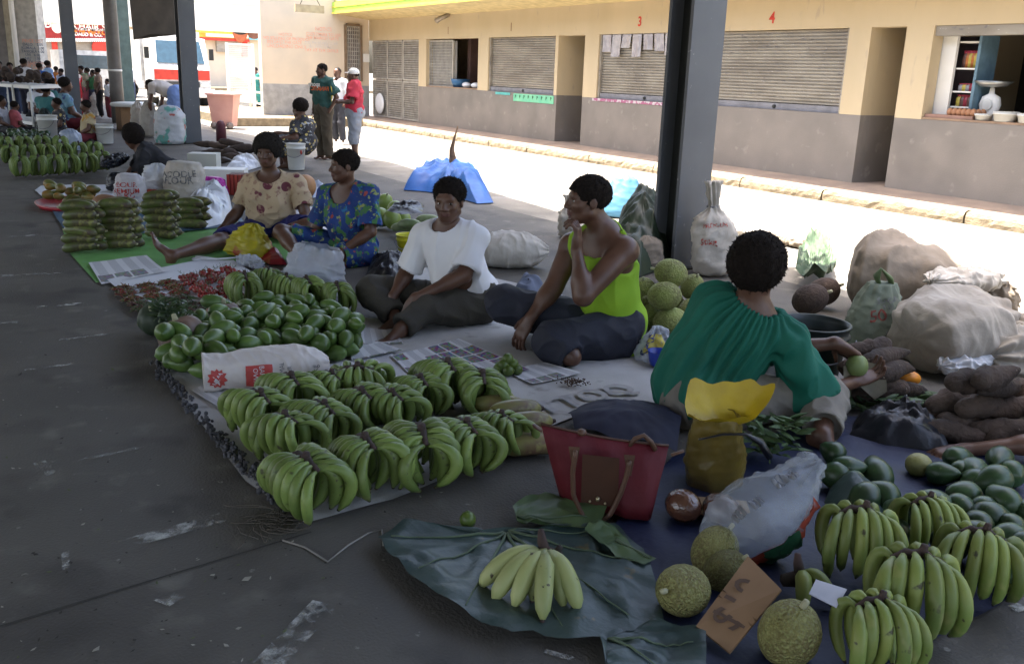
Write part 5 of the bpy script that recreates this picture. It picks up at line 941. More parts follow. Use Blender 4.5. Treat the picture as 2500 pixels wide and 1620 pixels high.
# SHE bag and blue cup
B,o=stand('small white plastic bag lettered SHE beside the blue cup',1603,880,795,105,PLM,prof=[(0,.9),(.1,1),(.4,.85),(.7,.5),(.9,.25),(1,.12)],seed=21,amp=.03,name='plastic_bag',cat='bag'); block(B,o,.55,TN-.2,.09,.1,mat('yellow_print',(.6,.5,.1),.6)); prt(B,o,'SHE',.55,TN-.55,.07,mat('navy_print',(.05,.06,.2),.6),math.pi/2,.006)
D=dep(G(1605,902)); b=G(1605,900); r=root('cup','blue plastic cup with handle on the grey mat','cup',b); w=.062; mk('cup_wall',Geo().lathe([(.002,.003),(w*.7,.004),(w*.85,.03),(w,.085),(w*1.03,.09),(w*.95,.088),(w*.78,.03),(.002,.015)],24,b+UP*.02),mat('blue_plastic',(.02,.05,.36),.3),r); mk('handle',Geo().tube([b+RT*x-FW*.055+UP*z for x,z in ((.02,.09),(.03,.085),(.035,.05),(.02,.04))],.006,6),MATS['blue_plastic'],r)
g=Geo(); rg=np.random.default_rng(8)
for k in range(160): p=G(1400+rg.normal()*16,935+rg.normal()*4,.03); g.ell(p+UP*rg.random()*.02,.004,None,5,3)
tag(mk('seed_heap',g,INK,None),'little heap of dark seeds on the mat before striped trousers','seeds',kind='stuff')
# red handbag
rb=root('handbag','red cloth handbag with brown leather flap and long handles','handbag',G(1475,1290)); RED=mat('red_cloth',(.10,.004,.009),.7,(.08,.003,.007),5,bump=.2,bsc=40); LEA=mat('brown_leather',(.065,.024,.011),.5,(.05,.018,.008),8); LEAT=mat('tan_leather',(.11,.055,.032),.5)
D=dep(G(1475,1275)); bl,br=G(1372,1243),G(1588,1298); tl,tr=atD(1322,1056,D+.0),atD(1640,1110,D+.05); nu=26; V=[]
for i in range(nu):
    u=i/(nu-1); b=lerp(bl,br,u); t=lerp(tl,tr,u)-UP*.012*math.sin(math.pi*u); e=min(1,min(u,1-u)*7)**.5; th=.085*(.35+.65*e)
    for (k,q) in ((0,0),(.1,-.9),(.3,-1),(.55,-.8),(.8,-.45),(1,-.06),(1.0,.06),(.8,.5),(.5,.9),(.2,1.),(0,1.)): V.append(lerp(b,t,k)+FW*(.08+q*th)+UP*(.01 if k==0 else 0)+FW*.008*math.sin(u*23+k*7)*(k<.9))
g=Geo().grid(np.array(V),11,nu,False); g=Geo(); I=np.array(V); g.grid(I,11,nu,True); g.poly(I[:11]); g.poly(I[-11:][::-1]); mk('bag_body',g,RED,rb)
def fb(x,y,o=-.012): return atD(x,y,D-.005+o) 
def patch(pts,o=0.): return [fb(x,y,o) for x,y in pts]
g,uv=bil(patch([(1422,1108),(1512,1118),(1508,1238),(1418,1225)],-.012),8,12); mk('leather_flap',g,LEA,rb); 
for x,y,r in ((1440,1223,.005),(1459,1217,.009),(1477,1228,.005)): mk('stud',Geo().ell(fb(x,y,-.018),(r,r,r),None,8,6),mat('brass',(.6,.5,.3),.3,metal=.8),rb)
hp=[(1405,1100),(1398,1150),(1400,1210),(1425,1262),(1456,1277),(1490,1255),(1515,1205),(1530,1160),(1537,1125)]
P=np.array([fb(x,y,-.03) for x,y in hp]); t=np.linspace(0,8,30); P=np.stack([np.interp(t,np.arange(9),P[:,k]) for k in range(3)],1); mk('handle',Geo().tube(P,.0095,8),LEAT,rb)
for x,y in ((1402,1105),(1537,1125)): mk('handle_tab',Geo().add(patch([(x-14,y-16),(x+14,y-14),(x+4,y+36),(x-5,y+36)],-.02),None,[[0,3,2,1]]),LEAT,rb)
mk('rear_handle',Geo().tube([atD(x,y,D+.11) for x,y in ((1535,1090),(1550,1070),(1572,1062),(1590,1078),(1600,1098))],.0095,8),LEAT,rb); mk('rear_handle_tab',Geo().ell(atD(1420,1055,D+.1),(.02,.02,.014),None,8,6),LEAT,rb)
mk('zip_tab',Geo().tube([tl+UP*.01,atD(1303,1038,D)],[.018,.02],8,flat=.3),LEA,rb); mk('zip_tab',Geo().tube([tr,atD(1668,1100,D+.05)],[.012,.012],8,flat=.4),LEAT,rb)
mk('zip',Geo().tube([lerp(tl,tr,u)+FW*.08+UP*(.004-.012*math.sin(math.pi*u)) for u in np.linspace(0,1,12)],.006,5),LEA,rb)
# yellow flared bag in brown film
yb=root('plastic_bag','yellow plastic bag flaring open inside a brown film bag','bag',G(1745,1195)); D=dep(G(1745,1195)); b=G(1745,1190); t=atD(1750,1010,D); w=np.linalg.norm(atD(1820,1150,D)-atD(1670,1150,D))/2
B=Bag(b,t,RT,[(0,w*.7),(.1,w*.95),(.4,w),(.75,w*.85),(1,w*.7)],.8,22,.012); mk('film',B.geo(30,40,True),mat('amber_film',(.13,.092,.02),.28,alpha=.78,col2=(.17,.12,.02),sc=5,bump=.6,bsc=16,spots=[((.22,.04,.02),6,.66,.72)]),yb)
c=atD(1770,1015,D); V=[]; nt=48
for k in range(9):
    for j in range(nt): th=2*math.pi*j/nt; q=k/8; w1=math.sin(th*3+1)+.6*math.sin(th*5+2.2)+.4*math.sin(th*9); R=(.05+.12*q**.8)*(1+.07*w1*q); V.append(c+RT*R*math.cos(th)+FW*R*.5*math.sin(th)+UP*(.16*q*(.62+.42*math.sin(th+.5))+.02*w1*q-.03))
mk('yellow_mouth',Geo().grid(np.array(V),nt,9,True),mat('yellow_plastic',(.46,.33,.012),.4,(.36,.25,.012),8,bump=.3,bsc=20),yb)
mk('black_wrap',Geo().tube([c+RT*x+UP*z-FW*.11 for x,z in ((-.12,-.06),(-.03,-.035),(.06,-.03),(.12,-.06),(.16,-.12))],[.006,.008,.01,.03,.03],7,flat=.5),BLKP,yb)
for (x,y),lab in (((1668,1225),'dark shiny brown loaf in cling film nearest the red handbag'),((1760,1235),'dark shiny brown loaf in cling film under the yellow bag')):
    p=G(x,y+8,.07); tag(mk('bread_loaf',Geo().ell(p,(.075,.065,.06),None,18,12),mat('film_bread',(.07,.025,.015),.12,(.11,.05,.03),12,bump=.7,bsc=35,spec=.8)),lab,'bread')
sheet('paper_sheet','tan paper sheet under the two shiny loaves','paper',[(1640,1262),(1700,1230),(1820,1240),(1830,1270),(1745,1282)],mat('tan_paper',(.3,.2,.11),.8),.03,8,.012,seed=9)
# clear printed bag
D=dep(G(1870,1400)); B=Bag(G(1745,1375)+UP*.03,atD(2000,1125,dep(G(1900,1330))),RT*.25-FW*.6-UP*.7,[(0,.06),(.1,.10),(.35,.14),(.6,.115),(.85,.055),(1,.02)],1.25,23,.03,f=7)
cb=mk('plastic_bag',B.geo(40,40),PLT); tag(cb,'clear plastic bag with red and green print pulled up to a peak','bag')
tt=min(np.linspace(0,6.28,90),key=lambda t:(lambda P:dep(P)-.9*P[2]-.0*P[0])(B.at(A(.4),A(t))[0])); t2=tt
def pxo(t): P=B.at(A(.35),A(t))[0]-EYE; v=MCn.T@P; return (1250-FPX*v[0]/v[2],810+FPX*v[1]/v[2])
lo=max(np.linspace(0,6.28,90),key=lambda t:pxo(t)[1]+.3*pxo(t)[0])
dl=(lo-tt+math.pi)%(2*math.pi)-math.pi; tm=tt+dl*.75
u_,t_=find(B,(1945,1335)); block(B,cb,u_,t_,.09,.30,mat('orange_red_print',(.36,.06,.03),.6),0,off=.006); u_,t_=find(B,(1925,1375)); block(B,cb,u_,t_,.11,.13,PRN,0,off=.011); prt(B,cb,'E',u_,t_,.10,MATW,math.pi/2+.3,.01).location.z+=.004
for px in ((1790,1270),(1840,1225),(1890,1180),(1920,1160)):
    u_,t_=find(B,px)
    for j in range(3): block(B,cb,u_+.035*j,t_,.035,.012,PRG,.0,name='printed_lines')
# cardboard price sign and paper tag
q=[G(1700,1528,.05),G(1826,1358,.17),G(1908,1440,.16),G(1782,1594,.03)]; n=unit(np.cross(q[1]-q[0],q[3]-q[0])); n=n*np.sign(n[2]); g=Geo(); a=[p-n*.004 for p in q]; b=[p+n*.004 for p in q]; g.poly(a[::-1]); g.poly(b)
for i in range(4): j=(i+1)%4; g.add([a[i],b[i],b[j],a[j]],None,[[0,1,2,3]])
cs=mk('price_sign',g,CARD,None,False); tag(cs,'brown cardboard price sign with handwritten $10 propped on fruit','sign')
ctr=sum(q)/4+n*.0085; ux=unit(q[1]-q[0]); uy=np.cross(n,ux); lettering('handwriting','$10',.125,ctr,ux,uy,INK,cs,.001)
for k in (.42,.5): mk('crease',Geo().tube([lerp(q[0],q[1],k)+n*.003,lerp(q[3],q[2],k)+n*.003],.0035,5),mat('crease',(.17,.1,.05),.9),cs)
q=[G(1975,1448,.19),G(1992,1413,.21),G(2068,1437,.20),G(2042,1482,.18)]; g=Geo().poly(q); g.poly([p-UP*.002 for p in q][::-1]); tag(mk('paper_tag',g,mat('tag_paper',(.5,.5,.55),.8)),'blank white paper tag resting on the short green bananas','tag')
# white plastic bag of the blue dress woman
B,o=stand('thin white plastic bag gathered up in front of blue dress woman',757,735,600,150,PLM,prof=[(0,.75),(.08,.95),(.35,1),(.6,.85),(.8,.72),(.93,.62),(1,.55)],seed=25,amp=.05,name='plastic_bag',cat='bag',lean=22,flat=.6,open_=True)
B,o=stand('yellow plastic bag with red print beside the stretched leg',610,628,545,120,mat('yellow_bag',(.42,.36,.02),.45,(.34,.28,.02),6,bump=.6,bsc=14,spots=[((.3,.05,.03),4.5,.62,.66)]),prof=[(0,.8),(.1,1),(.4,.85),(.7,.55),(.9,.3),(1,.12)],seed=26,amp=.05,name='plastic_bag',cat='bag',lean=10,flat=.7)
lie('crumpled milky plastic bag between tomato heaps and yellow bag',(585,645),(640,660),PLM,.06,.045,'bag',seed=27,name='plastic_bag')
crumple('plastic_bag','shiny red plastic bag beside the bent knee','bag',[(620,630),(650,605),(680,615),(700,650),(660,650)],mat('red_plastic',(.3,.02,.03),.3),.06,13,amp=.03)
crumple('plastic_bag','bright red plastic scrap at the tomatoes edge','bag',[(610,675),(650,660),(690,672),(660,690),(625,688)],MATS['red_plastic'],.03,14,amp=.02)
o=mk('ladle',Geo().tube([G(480,630,.03),G(530,632,.04),G(585,628,.05)],[.025,.007,.007],6).ell(G(480,632,.025),(.05,.04,.012),None,12,6),MATW); tag(o,'white plastic ladle lying on the green mat','ladle')
# ================================================================ other people
def cl(name,c,spots=None,**k): return mat('cloth_'+name,c,.85,tuple(v*.8 for v in c),5,spots=spots,**k)
def pose(x,yf,yt,fdir,kind='stand',dd=0.,H=None):
    D=dep(G(x,yf))+dd; b=G(x,yf)+FW*dd; h=np.linalg.norm(atD(x,yt,D)-atD(x,yf,D))*.97; f=unit(fdir*A(1,1,0)); r=np.cross(f,UP); P=lambda a,c,z: A(b[0],b[1],0)+r*a*h+f*c*h+UP*z*h
    if kind=='stand':
        J=dict(hc=P(0,.015,.925),nk=P(0,-.005,.835),sL=P(-.108,0,.81),sR=P(.108,0,.81),eL=P(-.14,-.02,.64),eR=P(.14,-.02,.64),wL=P(-.135,.05,.50),wR=P(.135,.05,.50),pv=P(0,0,.53),hL=P(-.055,0,.5),hR=P(.055,0,.5),kL=P(-.062,.015,.28),kR=P(.062,.015,.28),aL=P(-.065,-.01,.045),aR=P(.065,-.01,.045)); hh=.135*h
    elif kind=='sit':
        J=dict(hc=P(0,.06,.86),nk=P(0,0,.68),sL=P(-.21,0,.62),sR=P(.21,0,.62),eL=P(-.28,.10,.34),eR=P(.28,.10,.34),wL=P(-.12,.33,.22),wR=P(.12,.33,.22),pv=P(0,0,.13),hL=P(-.1,.03,.12),hR=P(.1,.03,.12),kL=P(-.38,.36,.16),kR=P(.38,.36,.16),aL=P(.05,.40,.07),aR=P(-.05,.44,.07)); hh=.27*h
    elif kind=='bend':
        J=dict(hc=P(0,.42,.78),nk=P(0,.30,.80),sL=P(-.16,.27,.78),sR=P(.16,.27,.78),eL=P(-.17,.33,.52),eR=P(.17,.33,.52),wL=P(-.1,.36,.3),wR=P(.1,.36,.3),pv=P(0,-.05,.66),hL=P(-.08,-.05,.62),hR=P(.08,-.05,.62),kL=P(-.09,.03,.34),kR=P(.09,.03,.34),aL=P(-.09,-.03,.05),aR=P(.09,-.03,.05)); hh=.17*h
    J['hd']=f; J['hu']=UP; return J,hh,P,h,b
def bgp(label,x,yf,yt,fd,top,bot,kind='stand',h=.022,hair='afro',bl=.95,slv=.55,group=None,dd=0.,bulk=1.1,hs=.95):
    J,hh,P,hg,b=pose(x,yf,yt,fd,kind,dd); return person(label,J,hh,h,hair,hs,dict(m=top,slv=slv,inf=.015,amp=.006,neck=.09),dict(m=bot,len=bl,inf=.02,amp=.006),bulk,1.05,group,skin=SKIN)
# man in green sports shirt
J,hh,P,hg,b=pose(792,388,146,dirc(-.62,-.78)); J['eR']=P(.17,-.03,.65); J['wR']=P(.13,.03,.51); J['eL']=P(-.16,-.05,.65); J['wL']=P(-.125,.03,.50); J['hd']=dirc(-.85,-.5); TEAL=cl('teal',(.025,.085,.075))
man=person('man standing in dark green sports shirt with yellow side stripe and brown trousers',J,hh,.0105,'short',1.0,dict(m=TEAL,slv=.62,inf=.025,amp=.008,neck=.085,loose=.03),dict(m=cl('brown',(.085,.07,.05)),len=1.0,inf=.028,amp=.009),1.15,1.0,hands={'R':(dirc(.2,0,-1),dirc(-.8,0),-1,.6)},
  feet={'L':(dirc(-.6,-.75),UP,1),'R':(dirc(-.6,-.75),UP,-1)})
def onman(s,x,y,sz,m): 
    c=atD(x,y,dep(J['pv'])-.30); V,T=text(s,sz,.004); f=J['pv']; P_=c+V[:,:1]*unit(np.cross(dirc(-.45,-.9),UP))*-1*-1+V[:,1:2]*UP
    d=np.array([(p-J['pv'])@RT for p in P_]); P_=P_+FW*np.clip(.0+.9*(d**2),0,.15)[:,None]; mk('lettering',Geo().add(P_,T),m,man,False)
onman('sports',766,206,.105,whitep); onman('FANATIC',780,217,.095,mat('orange_print',(.62,.12,.02),.6))
D=dep(J['pv']); P=[atD(x,y,D-.17) for x,y in ((805,198),(809,212),(812,228),(809,248))]; g=Geo().tube(P,[.012,.035,.04,.01],8,flat=.4); mk('yellow_stripe',g,yel,man)
# man in red shirt
J,hh,P,hg,b=pose(868,402,158,dirc(-.85,-.1)); J['eR']=P(.17,.0,.66); J['wR']=P(.0,.19,.66); J['eL']=P(-.16,.02,.66); J['wL']=P(.03,.2,.64)
def wcap(r,J,M,H):
    s=SD(.009); s.ell(J['hc']+M@A(0,-.07,.19)*H,A(.36,.44,.35)*H,M); s.ell(J['hc']+M@A(0,.0,-.38)*H,A(.6,.9,.46)*H,M,.02,1); s.ell(J['hc']+M@A(0,.45,.16)*H,A(.25,.22,.03)*H,M,.02); V,Q=s.mesh(); mk('cap',Geo().add(V,None,Q),whitep,r)
person('man in red T-shirt and white cap with folded arms, grey knee shorts',J,hh,.011,'short',1.0,dict(m=cl('red',(.5,.035,.06)),slv=.6,inf=.03,amp=.01,loose=.03),dict(m=cl('grey_shorts',(.3,.32,.36),bump=.3,bsc=20),len=.60,inf=.035,amp=.01),1.2,1.0,feet={'L':(dirc(-.85,-.1),UP,1),'R':(dirc(-.85,-.1),UP,-1)},cap=wcap)
bgp('man in loose white shirt half hidden behind the two standing men',828,352,158,dirc(-.5,-.8),F_WHITE,cl('dark',(.04,.04,.05)),h=.014,hair='short',slv=.95)
# woman on bucket
bucket('white lidded bucket with red round badge that a woman sits on',724,416,352,46,BUCW,.84,lid=True,handle=True); bb=atD(735,372,dep(G(724,416))-.18); mk('badge',Geo().ell(bb,(.035,.012,.035),None,12,8),PRR,bpy.data.objects['bucket.002'] if 'bucket.002' in bpy.data.objects else None)
D=dep(G(740,410)); J=jn(D,hc=(731,266,-.0),nk=(738,296,.0),sL=(722,308,-.08),sR=(756,306,.10),eL=(722,335,-.22),wL=(690,338,-.2),eR=(735,330,.2),wR=(680,325,.1),pv=(745,345,.02),hL=(738,350,-.1),hR=(745,348,.1),kL=(690,352,-.12),kR=(690,350,.12),aL=(700,400,-.1),aR=(690,400,.15)); J['hd']=dirc(-.8,.6,-.05)
person('woman in black and yellow patterned dress sitting on a white bucket',J,.30,.011,'afro',.96,dict(m=F_TAPA,slv=.75,inf=.03,amp=.008,neck=.11),dict(m=F_TAPA,len=.75,inf=.05,amp=.01,name='skirt',skirt=True),1.25,1.1,hands={'L':(dirc(-1,0,-.1),dirc(0,0,-1),1,.2),'R':(dirc(-1,0,-.1),dirc(0,0,-1),-1,.2)},feet={'L':(dirc(-.8,-.3),UP,1)})
# bent person in black
D=dep(G(375,440)); J=jn(D,hc=(322,335,-.1),nk=(346,362,-.05),sL=(352,380,-.18),sR=(360,365,.16),eL=(340,425,-.3),wL=(310,430,-.25),eR=(330,410,.2),wR=(310,425,.1),pv=(415,425,.05),hL=(415,432,-.1),hR=(415,430,.12),kL=(360,425,-.35),kR=(360,420,.3),aL=(400,440,-.3),aR=(400,430,.3)); J['hd']=dirc(-.85,.25,-.45); J['hu']=unit(UP-RT*.5)
person('person with big afro in plain black top stooping with back turned among the bags',J,.30,.011,'ball',1.0,dict(m=mat('black_top',(.02,.02,.024),.85,bump=.2,bsc=60),slv=.9,inf=.025,amp=.008,seed=31),dict(m=F_BLACK,len=.8,inf=.03),1.2,1.1,zmin=0.)
# bending woman by the sacks
J,hh,P,hg,b=pose(392,345,178,dirc(-.9,.15),'bend',1.0); person('woman in pale top and light blue skirt bending over the sacks near the column',J,hh,.014,'short',1.05,dict(m=cl('pale',(.62,.55,.5)),slv=.4,inf=.02),dict(m=cl('sky_skirt',(.2,.3,.6)),len=.6,inf=.05,amp=.01,name='skirt',skirt=True),1.15)
# far shoppers and sellers at the left
red_=cl('red_floral',(.45,.02,.03),[((.6,.55,.5),7,.6,.63)]); grn_=cl('cream_floral',(.45,.42,.28),[((.1,.2,.1),8,.58,.62),((.35,.08,.06),9,.66,.69)]); blu_=cl('sky_floral',(.16,.3,.38),[((.04,.07,.2),7,.58,.62),((.45,.1,.1),11,.68,.71)]); yel_=cl('yellow_floral',(.48,.4,.25),[((.45,.25,.05),8,.56,.6),((.3,.1,.06),11,.66,.7)]); sky_=cl('light_blue',(.3,.45,.7)); ryl=cl('royal_blue',(.03,.12,.45)); pnk=cl('pink',(.5,.12,.14)); jn_=cl('jeans',(.05,.07,.13))
for a in [('woman in white T-shirt standing with back turned by the pale pillar',72,292,140,dirc(.3,.9),F_WHITE,cl('dark2',(.03,.03,.05))),('person in royal blue shirt and dark hair behind the white shirted woman',108,285,151,dirc(.4,.8),ryl,jn_),('person in light blue shirt standing by painted price list pillar',128,280,145,dirc(.6,.7),sky_,jn_),
  ('woman in red dress with white flowers beside the slim column',192,285,162,dirc(.8,-.4),red_,red_),('woman in cream and green print blouse among the shoppers',208,283,158,dirc(-.3,-.9),grn_,pnk),('woman in dark floral dress just right of the cream print blouse',222,282,163,dirc(-.8,-.5),cl('dark_floral',(.25,.12,.1),[((.5,.42,.35),9,.58,.62)]),jn_),('person in pale blouse leaning over a sack beside drain pipe',248,290,163,dirc(-.8,-.3),cl('brownish',(.2,.13,.09),[((.4,.3,.2),8,.58,.63)]),F_BLACK),
  ('small figure in white shirt peeking left of the slim column',159,280,165,dirc(-.5,-.8),F_WHITE,jn_),('far pedestrian in pale clothes beyond the green column',322,262,150,dirc(.8,-.3),F_WHITE,jn_),('woman in teal dress standing behind the white handrail at the far gate',628,262,162,dirc(-.3,-.9),cl('teal2',(.03,.2,.17)),cl('teal2',(.03,.2,.17))),('person with red collar behind the produce table at far left',12,292,146,dirc(.6,-.7),pnk,jn_)]: bgp(*a)
for a in [('woman in white scoop neck top seated behind the dark basket',106,300,188,dirc(.6,-.6),F_WHITE,F_BLACK),('dark haired person seated behind the sky blue shirted woman',128,296,186,dirc(.5,.7),cl('teal3',(.06,.2,.2)),F_BLACK),('woman in sky blue flowered shirt and maroon skirt leaning right',164,318,187,dirc(.7,.5),blu_,cl('maroon',(.16,.02,.03))),('woman in yellow flowered blouse seated low behind the bucket',222,350,243,dirc(-.75,-.6),yel_,cl('maroon',(.16,.02,.03))),('person in grey white shirt crouching below the table at left edge',8,330,232,dirc(.9,.1),cl('greyw',(.42,.42,.46)),F_BLACK)]: bgp(*a,kind='sit',h=.018,bulk=1.15)
for a in [('person in white blouse standing just behind the red dressed woman',178,278,166,dirc(.4,-.8),F_WHITE,jn_),('woman in green top among shoppers by the pipe',236,284,168,dirc(-.6,-.6),cl('leaf_green',(.05,.2,.08)),jn_),('person in purple shirt behind the produce table',38,290,150,dirc(.5,-.7),cl('purple',(.12,.05,.2)),jn_),('person in tan shirt beyond the produce table',62,280,158,dirc(-.5,-.7),cl('tan',(.35,.26,.16)),jn_),('shopper in orange shirt far behind the light blue shirt',146,270,160,dirc(-.3,.9),cl('orange',(.45,.16,.04)),jn_),('child in white by the drain pipe',270,292,190,dirc(-.6,-.6),F_WHITE,cl('maroon',(.16,.02,.03)))]: bgp(*a)
for a in [('woman in teal top seated between white topped and sky blue women',118,308,205,dirc(.2,.9),cl('teal3',(.06,.2,.2)),F_BLACK),('woman in dark dress seated low behind the stacked buckets',150,335,238,dirc(-.6,-.6),F_TAPA,F_BLACK),('seller in pink blouse sitting below the table',40,330,246,dirc(.6,.6),pnk,F_BLACK)]: bgp(*a,kind='sit',h=.018,bulk=1.15)
# arm reaching in from the right edge
D=dep(G(2470,1110)); J=jn(D,wR=(2350,1098,-.05),eR=(2560,1080,-.10),sR=(2720,900,.0),sL=(2860,900,.22),hc=(2760,760,.05),nk=(2790,850,.1),pv=(2860,1130,.1),eL=(2900,1020,.05),wL=(2780,1110,-.1),hL=(2850,1150,.2),hR=(2820,1160,.0),kL=(2700,1060,.4),kR=(2680,1200,-.15),aL=(2640,1120,.2),aR=(2660,1190,.05))
for k_ in ('hL','hR'): J[k_][2]=.13
for k_ in ('kL','kR'): J[k_][2]=.16
for k_ in ('aL','aR'): J[k_][2]=.08
J['pv'][2]=max(J['pv'][2],.14); J['hd']=dirc(-.9,-.1,-.3)
person('person mostly outside the right edge, bare forearm reaching over the avocados',J,.265,.0072,'afro',.95,dict(m=cl('dark3',(.03,.03,.04)),slv=.45,inf=.02),dict(m=F_BLACK,len=.8,inf=.025),1.1,1.0,hands={'R':(dirc(-1,-.15,-.16),dirc(-.1,.1,-1),1,.35),'L':(dirc(-1,0,-.2),dirc(0,0,-1),-1,.35)},zmin=0.)
# ================================================================ things among the sellers at the left
lf=dup(protos[2]); lf.location=(0,0,-50); LB=[(52,432,-60),(98,430,-60),(137,427,-62),(172,425,-60),(216,422,-65),(252,416,-60),(30,400,-60),(72,398,-60),(112,396,-50),(155,392,-60),(195,390,-58),(232,388,-60),(15,375,-60),(60,374,-55),(105,372,-60),(150,372,-60)]
for i,(x,y,a) in enumerate(LB):
    o=lf if i==0 else dup(lf); o.location=G(x,y,.02); o.scale=(.95,)*3; o.rotation_euler=(0,0,yawpx(a+15*math.sin(i*5))); tag(o,'green banana hand %s in the front row of the far left heap'%('at the left end','second from left','third from left','third from right','second from right','at the right end')[i] if i<6 else 'green banana hand packed in the back rows of the far left heap','banana hand','bananas of the far left heap, front' if i<6 else 'bananas of the far left heap, back')
pts=pile([(0,375),(0,350),(40,340),(110,345),(135,362),(90,372)],34,.06,.3,8); ap=mk('avocado',pear(.16,.06,.8,10),AVOD); rest(ap,[(p[0],p[1],p[2]+.1) for p in pts],'dark avocado on top of the far left banana heap','avocado','avocados on the far left heap',9)
def buck2(label,x,yb,yt,w): return bucket(label,x,yb,yt,w,BUCW,.85)
buck2('tall stacked pair of white buckets behind the far left bananas',120,347,283,46); bucket('white bucket with wire handle beside the yellow flowered woman',258,352,305,42,BUCW,.86)
B,o=stand('clear printed plastic bag by the far left bananas',172,368,314,52,mat('blueish_film',(.4,.45,.55),.35,(.25,.3,.4),8,bump=.5,bsc=12),seed=41,name='plastic_bag',cat='bag'); crumple('cloth_bundle','black cloth bundle before the white bucket at left','bundle',[(185,352),(200,338),(240,338),(252,348),(225,356)],mat('black_cloth',(.015,.015,.018),.8),.14,15)
stand('white and green printed sack standing by the grey column',415,352,258,74,mat('printed_sack',(.5,.52,.55),.6,(.42,.44,.47),4,spots=[((.12,.32,.28),3.5,.56,.6),((.4,.1,.08),4.5,.64,.67)],bump=.4,bsc=18),seed=42,prof=[(0,.85),(.1,1),(.5,1),(.8,.95),(.93,.7),(1,.4)])
for x,yb,yt,w,l in ((362,335,245,38,'tall white sack left of the printed sack'),(335,328,248,30,'grey white sack close beside the greenish column'),(233,285,225,26,'beige sack between the shoppers and drain pipe'),(208,282,225,20,'small flowery sack at the feet of shoppers')): stand(l,x,yb,yt,w,SACK,seed=yb)
g=Geo().lathe([(.002,0),(.5,0),(.52,.04),(.5,.08),(.35,.10),(.002,.10)],24,G(330,318)+UP*.55); tag(mk('basin',g,BUCW),'wide white basin lid on the sacks at left','basin')
tag(mk('crate',Geo().box(G(330,318)-A(.35,.35,0),G(330,318)+A(.35,.35,.54)),CARD,None,False),'brown box under the white basin','crate')
# produce table
t=root('produce_table','white steel frame table heaped with produce at the far left','table',G(40,305)); a,b_=G(84,318),G(-60,300); zt=.98; wv=FW*1.6
for p in (a,lerp(a,b_,.28),b_,a+wv,b_+wv): mk('leg',Geo().tube([p,p+UP*zt],.03,6),railM if 0 else whitep,t)
for z in (zt,.18): mk('shelf',Geo().add([a+UP*z,b_+UP*z,b_+wv+UP*z,a+wv+UP*z,a+UP*(z-.07),b_+UP*(z-.07),b_+wv+UP*(z-.07),a+wv+UP*(z-.07)],None,[[0,1,2,3],[4,7,6,5],[0,4,5,1],[1,5,6,2],[2,6,7,3],[3,7,4,0]]),whitep,t,False)
rg=np.random.default_rng(3); tp=mk('taro_corm',Geo().ell((0,0,0),(.08,.08,.1),None,10,8),ROOT)
for i in range(44):
    o=tp if i==0 else dup(tp); u,v=rg.random(),rg.random()*.7; lv=int(rg.random()*3); o.location=lerp(a,b_,.05+u*.9)+wv*(.08+v)+UP*(zt+.09+.11*lv*(1-abs(u-.5))); o.rotation_euler=rg.uniform(0,6,3); tag(o,'brown taro corm heaped on the white frame table','taro','taro corms on the frame table')
crumple('basket_cloth','dark leafy basket in front of the seated white topped woman','basket',[(86,330),(90,300),(120,295),(138,305),(136,335),(110,340)],mat('dark_basket',(.03,.045,.035),.8,(.02,.03,.025),12),.5,16)
# tray of papayas and mangoes
tr=G(180,505); tag(mk('tray',Geo().lathe([(.002,0),(.46,0),(.52,.06),(.50,.06),(.44,.015),(.002,.012)],28,tr,np.diag([1.0,.75,1])),mat('red_plastic2',(.35,.02,.03),.4)),'round red plastic tray under the papayas','tray')
pp=mk('papaya',pear(.24,.066,.5),mat('papaya_skin',(.13,.14,.035),.45,(.26,.13,.03),5,obj=True,ramp=(.45,.7))); rg=np.random.default_rng(5)
for i in range(24):
    o=pp if i==0 else dup(pp); q=tr+RT*rg.uniform(-.36,.36)+FW*rg.uniform(-.2,.25); o.location=q+UP*(.07+.07*(i%3)); o.rotation_euler=(1.57+rg.normal()*.4,rg.normal()*.4,rg.uniform(0,6)); s=rg.uniform(.55,.85); o.scale=(s,s,s*.95); tag(o,'yellow green papaya on the red tray at left','papaya','papayas on the red tray')
o=dup(bpP,G(262,505,.17),label='large brown rounded fruit leaning on the red printed bag'); o['category']='fruit'; o.scale=(1.1,1.1,1.2); o.material_slots[0].link='OBJECT'; o.material_slots[0].material=mat('brown_fruit',(.24,.13,.07),.7,(.18,.09,.05),6)
if 'group' in o: del o['group']
B,o=stand('white sack printed in red leaning beside the brown fruit',318,512,425,74,mat('sack_redprint',(.5,.48,.5),.6,(.42,.4,.42),5,bump=.4,bsc=16),seed=51,prof=[(0,.9),(.1,1),(.6,1),(.9,.85),(1,.6)]); 
for i,(u,s_) in enumerate(((.72,'FLOUR'),(.55,'PREMIUM'),(.42,'10 KG'))): prt(B,o,s_,u,TN,.075,PRR,.1,.003)
block(B,o,.18,TN,.42,.02,PRR)
B,o=stand('white sack reading NOODLE FLOUR behind the cucumber stacks',450,505,395,92,SACK,seed=52,prof=[(0,.9),(.1,1),(.6,.98),(.85,.9),(1,.7)]); prt(B,o,'NOODLE',.74,TN-.1,.10,PRG,.1,.006); prt(B,o,'FLOUR',.60,TN-.1,.11,PRG,.1,.006)
stand('rumpled white plastic bag left of the flour sack',383,498,398,72,PLW,seed=53,amp=.06); stand('orange red plastic bag low between the white bags',372,508,462,60,mat('orange_bag',(.42,.07,.03),.5,(.3,.05,.02),5),seed=54); stand('yellow green plastic bag behind third cucumber stack',405,520,484,56,mat('lime_bag',(.36,.38,.04),.5,(.28,.3,.03),6),seed=55)
